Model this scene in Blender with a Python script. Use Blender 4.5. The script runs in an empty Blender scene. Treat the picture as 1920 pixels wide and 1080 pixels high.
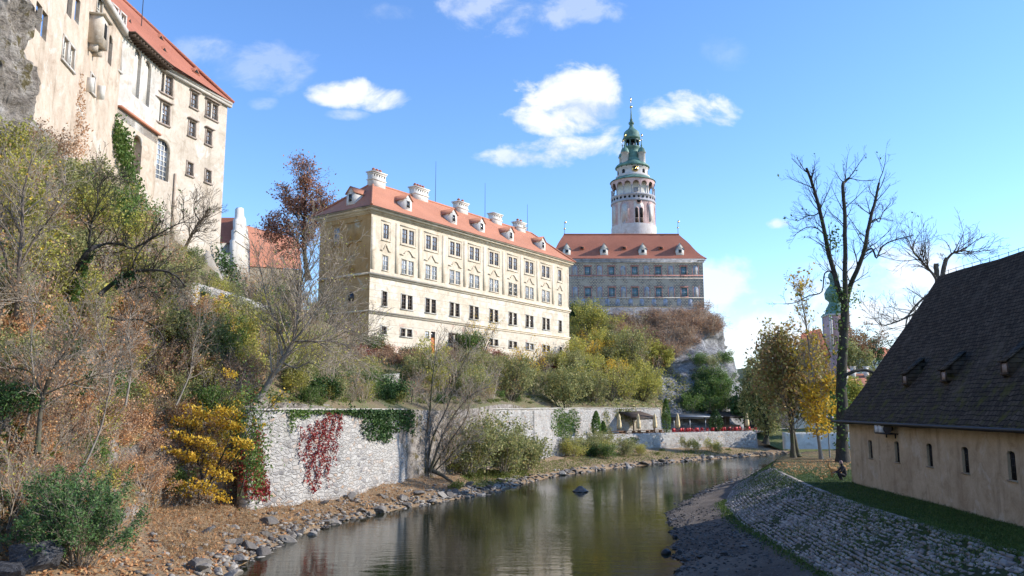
import bpy, math, random
import numpy as np
from mathutils import Vector, noise as mn
from mathutils.bvhtree import BVHTree

SC = bpy.context.scene
COL = SC.collection
R = math.radians

# ------------------------------------------------------------------ camera, sky, sun, exposure
F_PX = 1500.0
EYE = 7.0
PITCH = math.atan(225.0 / F_PX)
cd = bpy.data.cameras.new("camera")
cam = bpy.data.objects.new("camera", cd)
COL.objects.link(cam)
cam.location = (0, 0, EYE)
cam.rotation_euler = (math.pi / 2 + PITCH, 0, 0)
cd.sensor_width = 36.0
cd.lens = 36.0 * F_PX / 1920.0
cd.clip_start = 0.1
cd.clip_end = 6000
SC.camera = cam

SUN_EL, SUN_AZ = R(27), math.atan2(0.999, 0.04)
sun_dir = Vector((math.sin(SUN_AZ) * math.cos(SUN_EL), math.cos(SUN_AZ) * math.cos(SUN_EL), math.sin(SUN_EL)))
sd = bpy.data.lights.new("sun", 'SUN')
sd.energy = 2.45
sd.angle = R(0.53)
sd.color = (1.0, 0.945, 0.86)
so = bpy.data.objects.new("sun", sd)
COL.objects.link(so)
so.location = (60, 20, 80)
so.rotation_euler = (-sun_dir).to_track_quat('-Z', 'Y').to_euler()

SC.view_settings.view_transform = 'Standard'
SC.view_settings.look = 'None'
SC.view_settings.gamma = 1.0
SC.view_settings.use_curve_mapping = False
SC.view_settings.exposure = 1.38

CT, ST = math.cos(PITCH), math.sin(PITCH)


def ray(px, py):
    u = (px - 960) / F_PX
    v = (540 - py) / F_PX
    return Vector((u, CT - v * ST, ST + v * CT))


def P(px, py, depth):
    d = ray(px, py)
    return Vector((0, 0, EYE)) + d * (depth / d.y)


def Pz(px, py, z):
    d = ray(px, py)
    return Vector((0, 0, EYE)) + d * ((z - EYE) / d.z)


# ------------------------------------------------------------------ node helpers
class NT:
    def __init__(self, tree):
        self.t = tree
        tree.nodes.clear()

    def n(self, typ, **kw):
        nd = self.t.nodes.new(typ)
        for k, v in kw.items():
            if k.startswith('i_'):
                key = k[2:]
                nd.inputs[int(key) if key.isdigit() else key.replace('_', ' ')].default_value = v
            else:
                setattr(nd, k, v)
        return nd

    def l(self, a, b):
        self.t.links.new(a, b)

    def put(self, sock, v):
        if v is None:
            return
        if hasattr(v, 'is_linked') or hasattr(v, 'links'):
            self.l(v, sock)
        else:
            sock.default_value = v

    def math(self, op, a, b=0.0, c=None, clamp=False):
        nd = self.t.nodes.new('ShaderNodeMath')
        nd.operation = op
        nd.use_clamp = clamp
        self.put(nd.inputs[0], a)
        self.put(nd.inputs[1], b)
        if c is not None:
            self.put(nd.inputs[2], c)
        return nd.outputs[0]

    def vmath(self, op, a, b=None):
        nd = self.t.nodes.new('ShaderNodeVectorMath')
        nd.operation = op
        self.put(nd.inputs[0], a)
        if b is not None:
            self.put(nd.inputs[1], b)
        return nd

    def mix(self, fac, a, b, blend='MIX'):
        nd = self.t.nodes.new('ShaderNodeMix')
        nd.data_type = 'RGBA'
        nd.blend_type = blend
        self.put(nd.inputs[0], fac)
        self.put(nd.inputs[6], c4(a))
        self.put(nd.inputs[7], c4(b))
        return nd.outputs[2]

    def ramp(self, fac, stops, interp='LINEAR'):
        nd = self.t.nodes.new('ShaderNodeValToRGB')
        cr = nd.color_ramp
        cr.interpolation = interp
        while len(cr.elements) < len(stops):
            cr.elements.new(0.5)
        for e, (p, c) in zip(cr.elements, stops):
            e.position = p
            e.color = c4(c)
        self.put(nd.inputs[0], fac)
        return nd.outputs[0]

    def noise(self, vec, scale, detail=4, rough=0.55, dist=0.0):
        nd = self.t.nodes.new('ShaderNodeTexNoise')
        nd.inputs['Scale'].default_value = scale
        nd.inputs['Detail'].default_value = detail
        nd.inputs['Roughness'].default_value = rough
        nd.inputs['Distortion'].default_value = dist
        if vec is not None:
            self.l(vec, nd.inputs['Vector'])
        return nd.outputs[0]

    def smooth(self, x, a, b):
        nd = self.t.nodes.new('ShaderNodeMapRange')
        nd.interpolation_type = 'SMOOTHSTEP'
        self.put(nd.inputs[0], x)
        nd.inputs[1].default_value = a
        nd.inputs[2].default_value = b
        nd.inputs[3].default_value = 0.0
        nd.inputs[4].default_value = 1.0
        return nd.outputs[0]


def c4(c):
    if isinstance(c, (tuple, list)):
        return (c[0], c[1], c[2], 1.0)
    if isinstance(c, (int, float)):
        return (c, c, c, 1.0)
    return c


MATS = {}


def mat(name, fn):
    if name in MATS:
        return MATS[name]
    m = bpy.data.materials.new(name)
    m.use_nodes = True
    t = NT(m.node_tree)
    out = t.n('ShaderNodeOutputMaterial')
    bs = t.n('ShaderNodeBsdfPrincipled')
    t.l(bs.outputs[0], out.inputs[0])
    bs.inputs['Roughness'].default_value = 0.9
    bs.inputs['Specular IOR Level'].default_value = 0.25
    fn(t, bs)
    MATS[name] = m
    return m


def pos(t):
    return t.n('ShaderNodeNewGeometry').outputs['Position']


def objco(t):
    return t.n('ShaderNodeTexCoord').outputs['Object']


def island(t):
    return t.n('ShaderNodeNewGeometry').outputs['Random Per Island']


def objrand(t):
    return t.n('ShaderNodeObjectInfo').outputs['Random']


def bump(t, bs, h, strength=0.5, dist=0.05):
    b = t.n('ShaderNodeBump')
    b.inputs['Strength'].default_value = strength
    b.inputs['Distance'].default_value = dist
    t.l(h, b.inputs['Height'])
    t.l(b.outputs[0], bs.inputs['Normal'])


def plain(name, col, rough=0.7, metal=0.0, var=0.15, scale=3.0, spec=0.3):
    def fn(t, bs):
        n = t.noise(pos(t), scale, 5)
        a = tuple(c * (1 - var) for c in col)
        b = tuple(min(1, c * (1 + var)) for c in col)
        t.l(t.ramp(n, [(0.3, a), (0.7, b)]), bs.inputs['Base Color'])
        bs.inputs['Roughness'].default_value = rough
        bs.inputs['Metallic'].default_value = metal
        bs.inputs['Specular IOR Level'].default_value = spec
    return mat(name, fn)


def leafmat(name, stops, trans=0.35, objvar=0.35):
    def fn(t, bs):
        i = island(t)
        c = t.ramp(i, stops)
        o = t.n('ShaderNodeObjectInfo').outputs['Random']
        f = t.math('MULTIPLY_ADD', o, objvar, 1 - objvar * 0.5)
        n = t.noise(objco(t), 1.1, 2)
        f2 = t.math('MULTIPLY_ADD', n, 0.9, 0.55)
        g = t.math('MULTIPLY', f, f2)
        nd = t.vmath('SCALE', c)
        t.l(g, nd.inputs['Scale'])
        t.l(nd.outputs[0], bs.inputs['Base Color'])
        bs.inputs['Roughness'].default_value = 0.6
        tr = t.n('ShaderNodeBsdfTranslucent')
        t.l(nd.outputs[0], tr.inputs[0])
        ms = t.n('ShaderNodeMixShader')
        ms.inputs[0].default_value = trans
        t.l(bs.outputs[0], ms.inputs[1])
        t.l(tr.outputs[0], ms.inputs[2])
        out = [x for x in t.t.nodes if x.type == 'OUTPUT_MATERIAL'][0]
        t.l(ms.outputs[0], out.inputs[0])
    return mat(name, fn)


# ------------------------------------------------------------------ world: sky texture + clouds by direction
world = bpy.data.worlds.new("World")
SC.world = world
world.use_nodes = True
wt = NT(world.node_tree)
wout = wt.n('ShaderNodeOutputWorld')
sky = wt.n('ShaderNodeTexSky', sky_type='NISHITA', sun_disc=False, sun_elevation=SUN_EL, sun_rotation=SUN_AZ,
           altitude=500.0, air_density=1.0, dust_density=0.05, ozone_density=3.6)
SKY_STR = 0.15
bg = wt.n('ShaderNodeBackground')
bg.inputs[1].default_value = SKY_STR
hs = wt.n('ShaderNodeHueSaturation')
hs.inputs['Saturation'].default_value = 1.12
hs.inputs['Hue'].default_value = 0.506
hs.inputs['Value'].default_value = 0.80
wt.l(sky.outputs[0], hs.inputs['Color'])
wt.l(hs.outputs[0], bg.inputs[0])
gen = wt.n('ShaderNodeTexCoord').outputs['Generated']
sp = wt.n('ShaderNodeSeparateXYZ')
wt.l(gen, sp.inputs[0])
yy = wt.math('MAXIMUM', sp.outputs[1], 0.05)
cx_ = wt.math('DIVIDE', sp.outputs[0], yy)
cz_ = wt.math('DIVIDE', sp.outputs[2], yy)
cv = wt.n('ShaderNodeCombineXYZ')
wt.l(cx_, cv.inputs[0])
wt.l(cz_, cv.inputs[1])


def cnoise(off, scale, detail=9, rough=0.6):
    v = wt.vmath('ADD', cv.outputs[0], off)
    v = wt.vmath('MULTIPLY', v.outputs[0], (1.0, 1.45, 1.0))
    return wt.noise(v.outputs[0], scale, detail, rough, 0.3)


CLOUDS = [  # px, py, rx, ry, weight, noise amp
    (655, 176, 72, 30, 1.0, 1.2), (715, 186, 62, 24, .85, 1.3), (650, 215, 40, 12, .35, 1.4),
    (1075, 192, 105, 70, 1.15, 1.25), (1040, 215, 100, 50, 1.05, 1.3), (1135, 190, 40, 66, .9, 1.2), (1075, 276, 130, 26, .85, 1.5), (985, 295, 110, 20, .6, 1.6),
    (1245, 215, 58, 34, 1.0, 1.3), (1305, 204, 72, 40, 1.1, 1.25), (1350, 222, 34, 20, .6, 1.5),
    (940, 20, 130, 50, .35, 2.2), (1050, 8, 110, 30, .3, 2.2), (1460, 418, 26, 10, .6, 1.4),
    (395, 92, 60, 26, .22, 1.7), (480, 120, 90, 45, .22, 1.9), (730, 25, 50, 20, .2, 1.8), (1355, 95, 40, 26, .1, 1.9), (490, 195, 26, 12, .2, 1.6),
    (1450, 620, 200, 80, .85, 1.2), (1350, 565, 80, 70, .6, 1.5), (1690, 520, 190, 75, .85, 1.2), (1600, 575, 200, 75, .8, 1.2), (1750, 610, 190, 90, .85, 1.1),
    (1530, 500, 60, 14, .3, 1.4), (1760, 462, 50, 16, .4, 1.4),
]
n1 = cnoise((3.1, 1.7, 0), 13.0, 10, 0.62)
n2 = cnoise((0.35, 4.2, 0), 3.4, 5, 0.5)
nz = wt.math('SUBTRACT', wt.math('MULTIPLY_ADD', n2, 0.45, wt.math('MULTIPLY', n1, 0.75)), 0.6)
dens = None
for (px, py, rx, ry, w, amp) in CLOUDS:
    d0 = ray(px, py)
    X0, Z0 = d0.x / d0.y, d0.z / d0.y
    dx = ray(px + rx, py)
    dz = ray(px, py - ry)
    RX = dx.x / dx.y - X0
    RZ = dz.z / dz.y - Z0
    a = wt.math('DIVIDE', wt.math('SUBTRACT', cx_, X0), RX)
    b = wt.math('DIVIDE', wt.math('SUBTRACT', cz_, Z0), RZ)
    r2 = wt.math('ADD', wt.math('MULTIPLY', a, a), wt.math('MULTIPLY', b, b))
    e = wt.math('SUBTRACT', 1.0, r2)
    e = wt.math('MULTIPLY_ADD', nz, amp * 4.2, e)
    e = wt.math('MULTIPLY', e, w)
    e = wt.math('MINIMUM', e, w)
    dens = e if dens is None else wt.math('MAXIMUM', dens, e)
alpha = wt.smooth(dens, -0.1, 1.0)
alpha = wt.math('POWER', alpha, 0.85)
n3 = cnoise((3.1 - 0.035, 1.7 - 0.04, 0), 9.0, 6, 0.5)
shd = wt.math('MULTIPLY_ADD', wt.math('SUBTRACT', n3, n1), -2.6, 0.72, clamp=True)
ccol = wt.ramp(shd, [(0.2, (0.55, 0.64, 0.78)), (0.7, (0.86, 0.88, 0.92))])
cb = wt.n('ShaderNodeBackground')
wt.l(ccol, cb.inputs[0])
cb.inputs[1].default_value = 0.50
alpha = wt.math('MULTIPLY', alpha, 0.94)
mxw = wt.n('ShaderNodeMixShader')
wt.l(alpha, mxw.inputs[0])
wt.l(bg.outputs[0], mxw.inputs[1])
wt.l(cb.outputs[0], mxw.inputs[2])
wt.l(mxw.outputs[0], wout.inputs[0])

# ------------------------------------------------------------------ mesh builder
WO = {}   # world origin of every root, for building parts in world coordinates


class MB:
    def __init__(self):
        self.v = []
        self.f = []
        self.nv = 0

    def add(self, verts, faces, mi=0):
        verts = np.asarray(verts, dtype=np.float32).reshape(-1, 3)
        groups = {}
        if isinstance(faces, np.ndarray):
            groups[faces.shape[1]] = faces
        else:
            for fc in faces:
                groups.setdefault(len(fc), []).append(fc)
        for k, g in groups.items():
            self.f.append((np.asarray(g, dtype=np.int32).reshape(-1, k) + self.nv, mi))
        self.v.append(verts)
        self.nv += len(verts)

    def quad(self, a, b, c, d, mi=0):
        self.add([a, b, c, d], [(0, 1, 2, 3)], mi)

    def hexa(self, p, mi=0):   # 8 points: bottom 4 then top 4
        self.add(p, [(0, 3, 2, 1), (4, 5, 6, 7), (0, 1, 5, 4), (1, 2, 6, 5), (2, 3, 7, 6), (3, 0, 4, 7)], mi)

    def box(self, x0, x1, y0, y1, z0, z1, mi=0):
        self.hexa([(x0, y0, z0), (x1, y0, z0), (x1, y1, z0), (x0, y1, z0), (x0, y0, z1), (x1, y0, z1), (x1, y1, z1), (x0, y1, z1)], mi)

    def tube(self, pts, radii, n=6, cap=True, mi=0):
        pts = [Vector(p) for p in pts]
        m = len(pts)
        vs = []
        for i, p in enumerate(pts):
            d = (pts[min(i + 1, m - 1)] - pts[max(i - 1, 0)])
            if d.length < 1e-9:
                d = Vector((0, 0, 1))
            d.normalize()
            ref = Vector((1, 0, 0)) if abs(d.x) < 0.8 else Vector((0, 1, 0))
            a = d.cross(ref).normalized()
            b = d.cross(a)
            r = radii[i]
            for k in range(n):
                t = 2 * math.pi * k / n
                q = p + a * (r * math.cos(t)) + b * (r * math.sin(t))
                vs.append(q[:])
        fs = []
        for i in range(m - 1):
            for k in range(n):
                k2 = (k + 1) % n
                fs.append((i * n + k, i * n + k2, (i + 1) * n + k2, (i + 1) * n + k))
        self.add(vs, np.asarray(fs, dtype=np.int32), mi)
        if cap and n >= 3:
            self.add(vs[:n], [tuple(range(n))], mi)
            self.add(vs[-n:], [tuple(range(n - 1, -1, -1))], mi)

    def lathe(self, c, prof, n=32, mi=0, a0=0.0, a1=2 * math.pi):
        full = abs(a1 - a0 - 2 * math.pi) < 1e-6
        k = n if full else n + 1
        vs = []
        for r, z in prof:
            for i in range(k):
                t = a0 + (a1 - a0) * i / n
                vs.append((c[0] + r * math.cos(t), c[1] + r * math.sin(t), z))
        fs = []
        for j in range(len(prof) - 1):
            for i in range(n):
                i2 = (i + 1) % k if full else i + 1
                fs.append((j * k + i, j * k + i2, (j + 1) * k + i2, (j + 1) * k + i))
        self.add(vs, np.asarray(fs, dtype=np.int32), mi)

    def poly_prism(self, pts, off, mi=0):   # polygon (3d points) extruded by vector off
        pts = [Vector(p) for p in pts]
        off = Vector(off)
        n = len(pts)
        vs = [p[:] for p in pts] + [(p + off)[:] for p in pts]
        fs = [tuple(range(n)), tuple(range(2 * n - 1, n - 1, -1))]
        for i in range(n):
            j = (i + 1) % n
            fs.append((i, i + n, j + n, j))
        self.add(vs, fs, mi)

    def build(self, name, mats, parent=None, smooth=False, local=False):
        me = bpy.data.meshes.new(name)
        V = np.concatenate(self.v) if self.v else np.zeros((0, 3), np.float32)
        o = bpy.data.objects.new(name, me)
        COL.objects.link(o)
        if parent is not None:
            o.parent = parent
            if not local:
                V = V - np.asarray(WO[parent.as_pointer()], dtype=np.float32)
                WO[o.as_pointer()] = WO[parent.as_pointer()]
        else:
            WO[o.as_pointer()] = (0, 0, 0)
        loops = np.concatenate([f.reshape(-1) for f, _ in self.f])
        tot = np.concatenate([np.full(len(f), f.shape[1], np.int32) for f, _ in self.f])
        mi = np.concatenate([np.full(len(f), m, np.int32) for f, m in self.f])
        start = np.concatenate([[0], np.cumsum(tot)[:-1]]).astype(np.int32)
        me.vertices.add(len(V))
        me.vertices.foreach_set('co', V.astype(np.float32).reshape(-1))
        me.loops.add(len(loops))
        me.loops.foreach_set('vertex_index', loops)
        me.polygons.add(len(tot))
        me.polygons.foreach_set('loop_start', start)
        me.polygons.foreach_set('material_index', mi)
        if smooth:
            me.polygons.foreach_set('use_smooth', np.ones(len(tot), dtype=bool))
        me.update(calc_edges=True)
        if not isinstance(mats, (list, tuple)):
            mats = [mats]
        for m in mats:
            me.materials.append(m)
        return o


def empty(name, loc, label, cat, group=None):
    o = bpy.data.objects.new(name, None)
    COL.objects.link(o)
    o.location = loc
    o.empty_display_size = 0.5
    WO[o.as_pointer()] = tuple(loc)
    return tag(o, label, cat, group)


def tag(o, label, cat, group=None, kind=None):
    o['label'] = label
    o['category'] = cat
    if group:
        o['group'] = group
    if kind:
        o['kind'] = kind
    return o


def struct(o):
    o['kind'] = 'structure'
    return o


KIDS = {}


def dup(o, loc, rz=0.0, sc=1.0, label=None, group=None, cat=None):
    c = o.copy()
    COL.objects.link(c)
    c.location = loc
    c.rotation_euler = (0, 0, rz)
    c.scale = (sc, sc, sc) if not isinstance(sc, (tuple, list)) else sc
    if label:
        c['label'] = label
    if cat:
        c['category'] = cat
    if group:
        c['group'] = group
    for ch in KIDS.get(o.as_pointer(), list(o.children)):
        d = ch.copy()
        COL.objects.link(d)
        d.parent = c
        for g in list(ch.children):
            h = g.copy()
            COL.objects.link(h)
            h.parent = d
    return c


# ------------------------------------------------------------------ a vertical facade plane
class Fac:
    def __init__(self, a, b, flip=False):
        self.p = Vector((a[0], a[1]))
        d = Vector((b[0] - a[0], b[1] - a[1]))
        self.L = d.length
        self.e = d.normalized()
        self.n = Vector((self.e.y, -self.e.x))    # to the right of the direction of travel
        if flip:
            self.n = -self.n

    def pt(self, s, z, o=0.0):
        q = self.p + self.e * s + self.n * o
        return Vector((q.x, q.y, z))

    def hit(self, px, py):
        d = ray(px, py)
        # solve (t*dx - p) . n = 0
        t = (self.p.x * self.n.x + self.p.y * self.n.y) / (d.x * self.n.x + d.y * self.n.y)
        q = d * t
        s = (q.x - self.p.x) * self.e.x + (q.y - self.p.y) * self.e.y
        return s, EYE + q.z

    def box(self, mb, s0, s1, z0, z1, o0, o1, mi=0):
        p = self.pt
        mb.hexa([p(s0, z0, o1), p(s1, z0, o1), p(s1, z0, o0), p(s0, z0, o0), p(s0, z1, o1), p(s1, z1, o1), p(s1, z1, o0), p(s0, z1, o0)], mi)

    def panel(self, mb, sz, o0, o1, mi=0):     # polygon of (s,z) with thickness
        pts = [self.pt(s, z, o0) for s, z in sz]
        n = Vector((self.n.x, self.n.y, 0)) * (o1 - o0)
        mb.poly_prism(pts, n, mi)

    def wall(self, mb, s0, s1, z0, z1, ops, rec=0.25, mi=0, mi_rev=None, o=0.0):
        """wall sheet with rectangular openings (s0,s1,z0,z1); reveals go back by rec"""
        if mi_rev is None:
            mi_rev = mi
        ss = sorted(set([s0, s1] + [round(x, 4) for q in ops for x in q[:2]]))
        zs = sorted(set([z0, z1] + [round(x, 4) for q in ops for x in q[2:4]]))
        ss = [s for s in ss if s0 <= s <= s1]
        zs = [z for z in zs if z0 <= z <= z1]
        for i in range(len(ss) - 1):
            run = None
            for j in range(len(zs) - 1):
                sm, zm = (ss[i] + ss[i + 1]) / 2, (zs[j] + zs[j + 1]) / 2
                hole = any(q[0] < sm < q[1] and q[2] < zm < q[3] for q in ops)
                if hole:
                    if run is not None:
                        mb.quad(self.pt(ss[i], run, o), self.pt(ss[i + 1], run, o), self.pt(ss[i + 1], zs[j], o), self.pt(ss[i], zs[j], o), mi)
                        run = None
                elif run is None:
                    run = zs[j]
            if run is not None:
                mb.quad(self.pt(ss[i], run, o), self.pt(ss[i + 1], run, o), self.pt(ss[i + 1], zs[-1], o), self.pt(ss[i], zs[-1], o), mi)
        for q in ops:
            a, b, c, d = q[:4]
            rc = q[4] if len(q) > 4 else rec
            p = self.pt
            mb.quad(p(a, c, o), p(a, c, o - rc), p(a, d, o - rc), p(a, d, o), mi_rev)
            mb.quad(p(b, c, o - rc), p(b, c, o), p(b, d, o), p(b, d, o - rc), mi_rev)
            mb.quad(p(a, c, o), p(b, c, o), p(b, c, o - rc), p(a, c, o - rc), mi_rev)
            mb.quad(p(a, d, o - rc), p(b, d, o - rc), p(b, d, o), p(a, d, o), mi_rev)


def window(fac, root, s, z, w, h, mframe, mpane, lights=1, gap=0.0, cols=2, rows=3, rec=0.22, bar=0.06, name='window'):
    """window standing in openings of the wall; returns the openings"""
    ops = []
    fb, pb = MB(), MB()
    for k in range(lights):
        c = s + (k - (lights - 1) / 2) * (w + gap)
        a, b, lo, hi = c - w / 2, c + w / 2, z - h / 2, z + h / 2
        ops.append((a, b, lo, hi))
        o0, o1 = -rec + 0.02, -rec + 0.10
        t = bar * 1.3
        fac.box(fb, a, a + t, lo, hi, o0, o1)
        fac.box(fb, b - t, b, lo, hi, o0, o1)
        fac.box(fb, a + t, b - t, lo, lo + t, o0, o1)
        fac.box(fb, a + t, b - t, hi - t, hi, o0, o1)
        for i in range(1, cols):
            x = a + (b - a) * i / cols
            fac.box(fb, x - bar / 2, x + bar / 2, lo + t, hi - t, o0 + .01, o1 - .01)
        for j in range(1, rows):
            y = lo + (hi - lo) * j / rows
            fac.box(fb, a + t, b - t, y - bar / 2, y + bar / 2, o0 + .015, o1 - .015)
        fac.box(pb, a + .01, b - .01, lo + .01, hi - .01, -rec - 0.03, -rec)
    f = fb.build(name, mframe, root)
    pb.build('pane', mpane, f)
    return ops


# ------------------------------------------------------------------ growing plants
RNG = random.Random(7)


def rv(rng):
    while True:
        v = Vector((rng.uniform(-1, 1), rng.uniform(-1, 1), rng.uniform(-1, 1)))
        if 0.01 < v.length < 1:
            return v


def grow(out, tips, p, d, L, r, lvl, cfg, rng):
    kids = cfg['kids']
    n = cfg.get('seg', 5) if lvl < len(kids) else 3
    pts, rad = [p], [r]
    d = d.normalized()
    dirs = []
    tp = cfg.get('taper', 0.35)
    for i in range(n):
        d = (d + rv(rng) * cfg.get('wander', 0.18) + Vector((0, 0, cfg.get('up', 0.05)))).normalized()
        p = p + d * (L / n)
        pts.append(p)
        dirs.append(d)
        rad.append(max(cfg.get('rmin', 0.004), r * (1 - (i + 1) / n * (1 - tp))))
    out.append((pts, rad))
    if lvl >= len(kids):
        tips.extend(pts[1:])
        return
    if lvl == len(kids) - 1:
        tips.append(pts[-1])
    k = kids[lvl]
    lo = cfg.get('lo', [0.3])[min(lvl, len(cfg.get('lo', [0.3])) - 1)]
    for j in range(k):
        t = lo + (1 - lo) * ((j + rng.random()) / k)
        x = t * n
        i = min(n - 1, int(x))
        q = pts[i].lerp(pts[i + 1], x - i)
        dd = dirs[i]
        perp = dd.cross(rv(rng)).normalized()
        ang = cfg.get('ang', 0.8) * rng.uniform(0.65, 1.25)
        nd = dd * math.cos(ang) + perp * math.sin(ang)
        ll = L * cfg.get('ratio', 0.55) * rng.uniform(0.7, 1.2) * (1.15 - 0.5 * t)
        rr = (rad[i] * (1 - (x - i)) + rad[i + 1] * (x - i)) * cfg.get('rr', 0.55)
        grow(out, tips, q, nd, ll, max(rr, cfg.get('rmin', 0.004)), lvl + 1, cfg, rng)


def tubes(mb, branches):
    for pts, rad in branches:
        r = rad[0]
        mb.tube(pts, rad, 8 if r > 0.12 else (5 if r > 0.04 else 3), cap=r > 0.12)


NR = np.random.RandomState(11)


def leaves(mb, centers, size, spread=0.0, per=1, flat=0.0, mi=0, aspect=0.6):
    C = np.asarray([tuple(c) for c in centers], dtype=np.float32).reshape(-1, 3)
    if per != 1:
        if per > 1:
            C = np.repeat(C, int(per), axis=0)
        else:
            C = C[NR.rand(len(C)) < per]
    n = len(C)
    if n == 0:
        return
    C = C + NR.normal(0, 1, (n, 3)).astype(np.float32) * spread
    a = NR.normal(0, 1, (n, 3))
    a[:, 2] *= (1 - flat)
    a /= np.linalg.norm(a, axis=1, keepdims=True) + 1e-9
    b = NR.normal(0, 1, (n, 3))
    b -= a * (a * b).sum(1, keepdims=True)
    b /= np.linalg.norm(b, axis=1, keepdims=True) + 1e-9
    s = size * NR.uniform(0.6, 1.35, (n, 1))
    V = np.stack([C - a * s, C + b * s * aspect, C + a * s, C - b * s * aspect], 1).reshape(-1, 3)
    Fq = np.arange(n * 4, dtype=np.int32).reshape(n, 4)
    mb.add(V, Fq, mi)


def crown(centers, radii, n):
    """random points near the surface of ellipsoid lobes"""
    out = []
    for c, r in zip(centers, radii):
        d = NR.normal(0, 1, (n, 3))
        d /= np.linalg.norm(d, axis=1, keepdims=True)
        q = d * (NR.uniform(0.35, 1.0, (n, 1)) ** 0.5) * np.asarray(r)
        out.append(q + np.asarray(c))
    return np.concatenate(out)

# ------------------------------------------------------------------ materials
def zrows(t, scale, wob=0.0):
    """saw 0..1 by height, for courses and tile rows"""
    s = t.n('ShaderNodeSeparateXYZ')
    p = pos(t)
    t.l(p, s.inputs[0])
    z = s.outputs[2]
    if wob:
        z = t.math('MULTIPLY_ADD', t.noise(p, 1.5, 2), wob, z)
    return t.math('FRACT', t.math('MULTIPLY', z, scale))


def plaster(name, c_lo, c_hi, stain, patch, patch_amt=0.5, course=0.0, streak=0.35, sc=1.0, rough=0.92):
    def fn(t, bs):
        p = pos(t)
        base = t.ramp(t.noise(p, 0.35 * sc, 6, 0.65), [(0.3, c_lo), (0.7, c_hi)])
        m = t.vmath('MULTIPLY', p, (1.0, 1.0, 0.12))
        st = t.noise(m.outputs[0], 1.3 * sc, 6, 0.6)
        base = t.mix(t.math('MULTIPLY', t.smooth(st, 0.5, 0.75), streak), base, stain)
        pt = t.noise(p, 0.55 * sc, 8, 0.68, 0.6)
        base = t.mix(t.smooth(pt, 0.62 - 0.12 * patch_amt, 0.68 - 0.10 * patch_amt), base, patch)
        blot = t.noise(p, 0.9 * sc, 9, 0.72, 0.8)
        base = t.mix(0.75, base, t.ramp(blot, [(0.30, (0.52, 0.47, 0.41)), (0.44, (0.84, 0.81, 0.77)), (0.60, (1.0, 1.0, 1.0))]), 'MULTIPLY')
        fine = t.noise(p, 9 * sc, 4, 0.7)
        base = t.mix(0.35, base, t.ramp(fine, [(0.3, 0.55), (0.7, 1.0)]), 'MULTIPLY')
        h = t.math('MULTIPLY_ADD', pt, 0.5, fine)
        if course:
            zr = zrows(t, 1 / course)
            g = t.smooth(t.math('ABSOLUTE', t.math('SUBTRACT', zr, 0.5)), 0.44, 0.485)
            base = t.mix(t.math('MULTIPLY', g, 0.55), base, tuple(c * .62 for c in c_lo))
            h = t.math('SUBTRACT', h, g)
        t.l(base, bs.inputs['Base Color'])
        bs.inputs['Roughness'].default_value = rough
        bump(t, bs, h, 0.35, 0.05)
    return mat(name, fn)


M_MANS = plaster('mansion_plaster', (0.62, 0.52, 0.39), (0.74, 0.64, 0.505), (0.50, 0.40, 0.26), (0.70, 0.62, 0.48), 0.15)
M_MANS_LOW = plaster('mansion_rustic_plaster', (0.62, 0.525, 0.395), (0.74, 0.645, 0.515), (0.50, 0.41, 0.29), (0.75, 0.695, 0.60), 0.95, course=0.95)
M_MANS_BASE = plaster('mansion_base_plaster', (0.62, 0.53, 0.41), (0.74, 0.66, 0.54), (0.46, 0.40, 0.34), (0.60, 0.41, 0.32), 0.45, course=1.1)
M_SIDE = plaster('mansion_side_plaster', (0.46, 0.29, 0.125), (0.60, 0.41, 0.20), (0.38, 0.24, 0.12), (0.62, 0.53, 0.38), 0.25)
M_SIDE_LOW = plaster('mansion_side_low_plaster', (0.50, 0.34, 0.17), (0.62, 0.46, 0.26), (0.34, 0.25, 0.14), (0.62, 0.55, 0.42), 0.5, course=0.95)
M_TRIM = plaster('mansion_trim', (0.66, 0.55, 0.41), (0.77, 0.665, 0.52), (0.45, 0.38, 0.28), (0.66, 0.60, 0.48), 0.2)
M_TRIMD = plaster('weathered_cornice', (0.30, 0.26, 0.20), (0.46, 0.40, 0.31), (0.20, 0.18, 0.15), (0.40, 0.36, 0.30), 0.3)
M_CAST = plaster('castle_plaster', (0.51, 0.43, 0.345), (0.65, 0.57, 0.475), (0.31, 0.25, 0.19), (0.63, 0.575, 0.50), 0.5, streak=0.7)
M_CASTW = plaster('castle_white_plaster', (0.50, 0.46, 0.41), (0.63, 0.59, 0.535), (0.32, 0.285, 0.25), (0.55, 0.45, 0.36), 0.45, streak=0.4)
M_CASTO = plaster('castle_ochre_plaster', (0.50, 0.395, 0.305), (0.63, 0.525, 0.42), (0.30, 0.23, 0.16), (0.60, 0.54, 0.46), 0.45, streak=0.6)
M_WHITE = plaster('white_plaster', (0.70, 0.66, 0.60), (0.80, 0.77, 0.71), (0.50, 0.47, 0.43), (0.72, 0.68, 0.62), 0.2)
M_BARN = plaster('barn_plaster', (0.48, 0.37, 0.25), (0.63, 0.51, 0.36), (0.30, 0.225, 0.15), (0.60, 0.51, 0.39), 0.5, streak=0.65, sc=1.5)
M_PINK = plaster('tower_pink', (0.56, 0.37, 0.34), (0.68, 0.49, 0.45), (0.46, 0.27, 0.26), (0.66, 0.57, 0.53), 0.35, streak=0.5, sc=1.3)
M_TOWW = plaster('tower_white', (0.58, 0.53, 0.50), (0.72, 0.66, 0.62), (0.50, 0.44, 0.43), (0.66, 0.54, 0.51), 0.4)
M_REDT = plain('painted_red_surround', (0.48, 0.235, 0.20), 0.85, var=0.25)
M_GREYP = plain('painted_grey_niche', (0.34, 0.35, 0.40), 0.9, var=0.4, scale=1.6)


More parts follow.
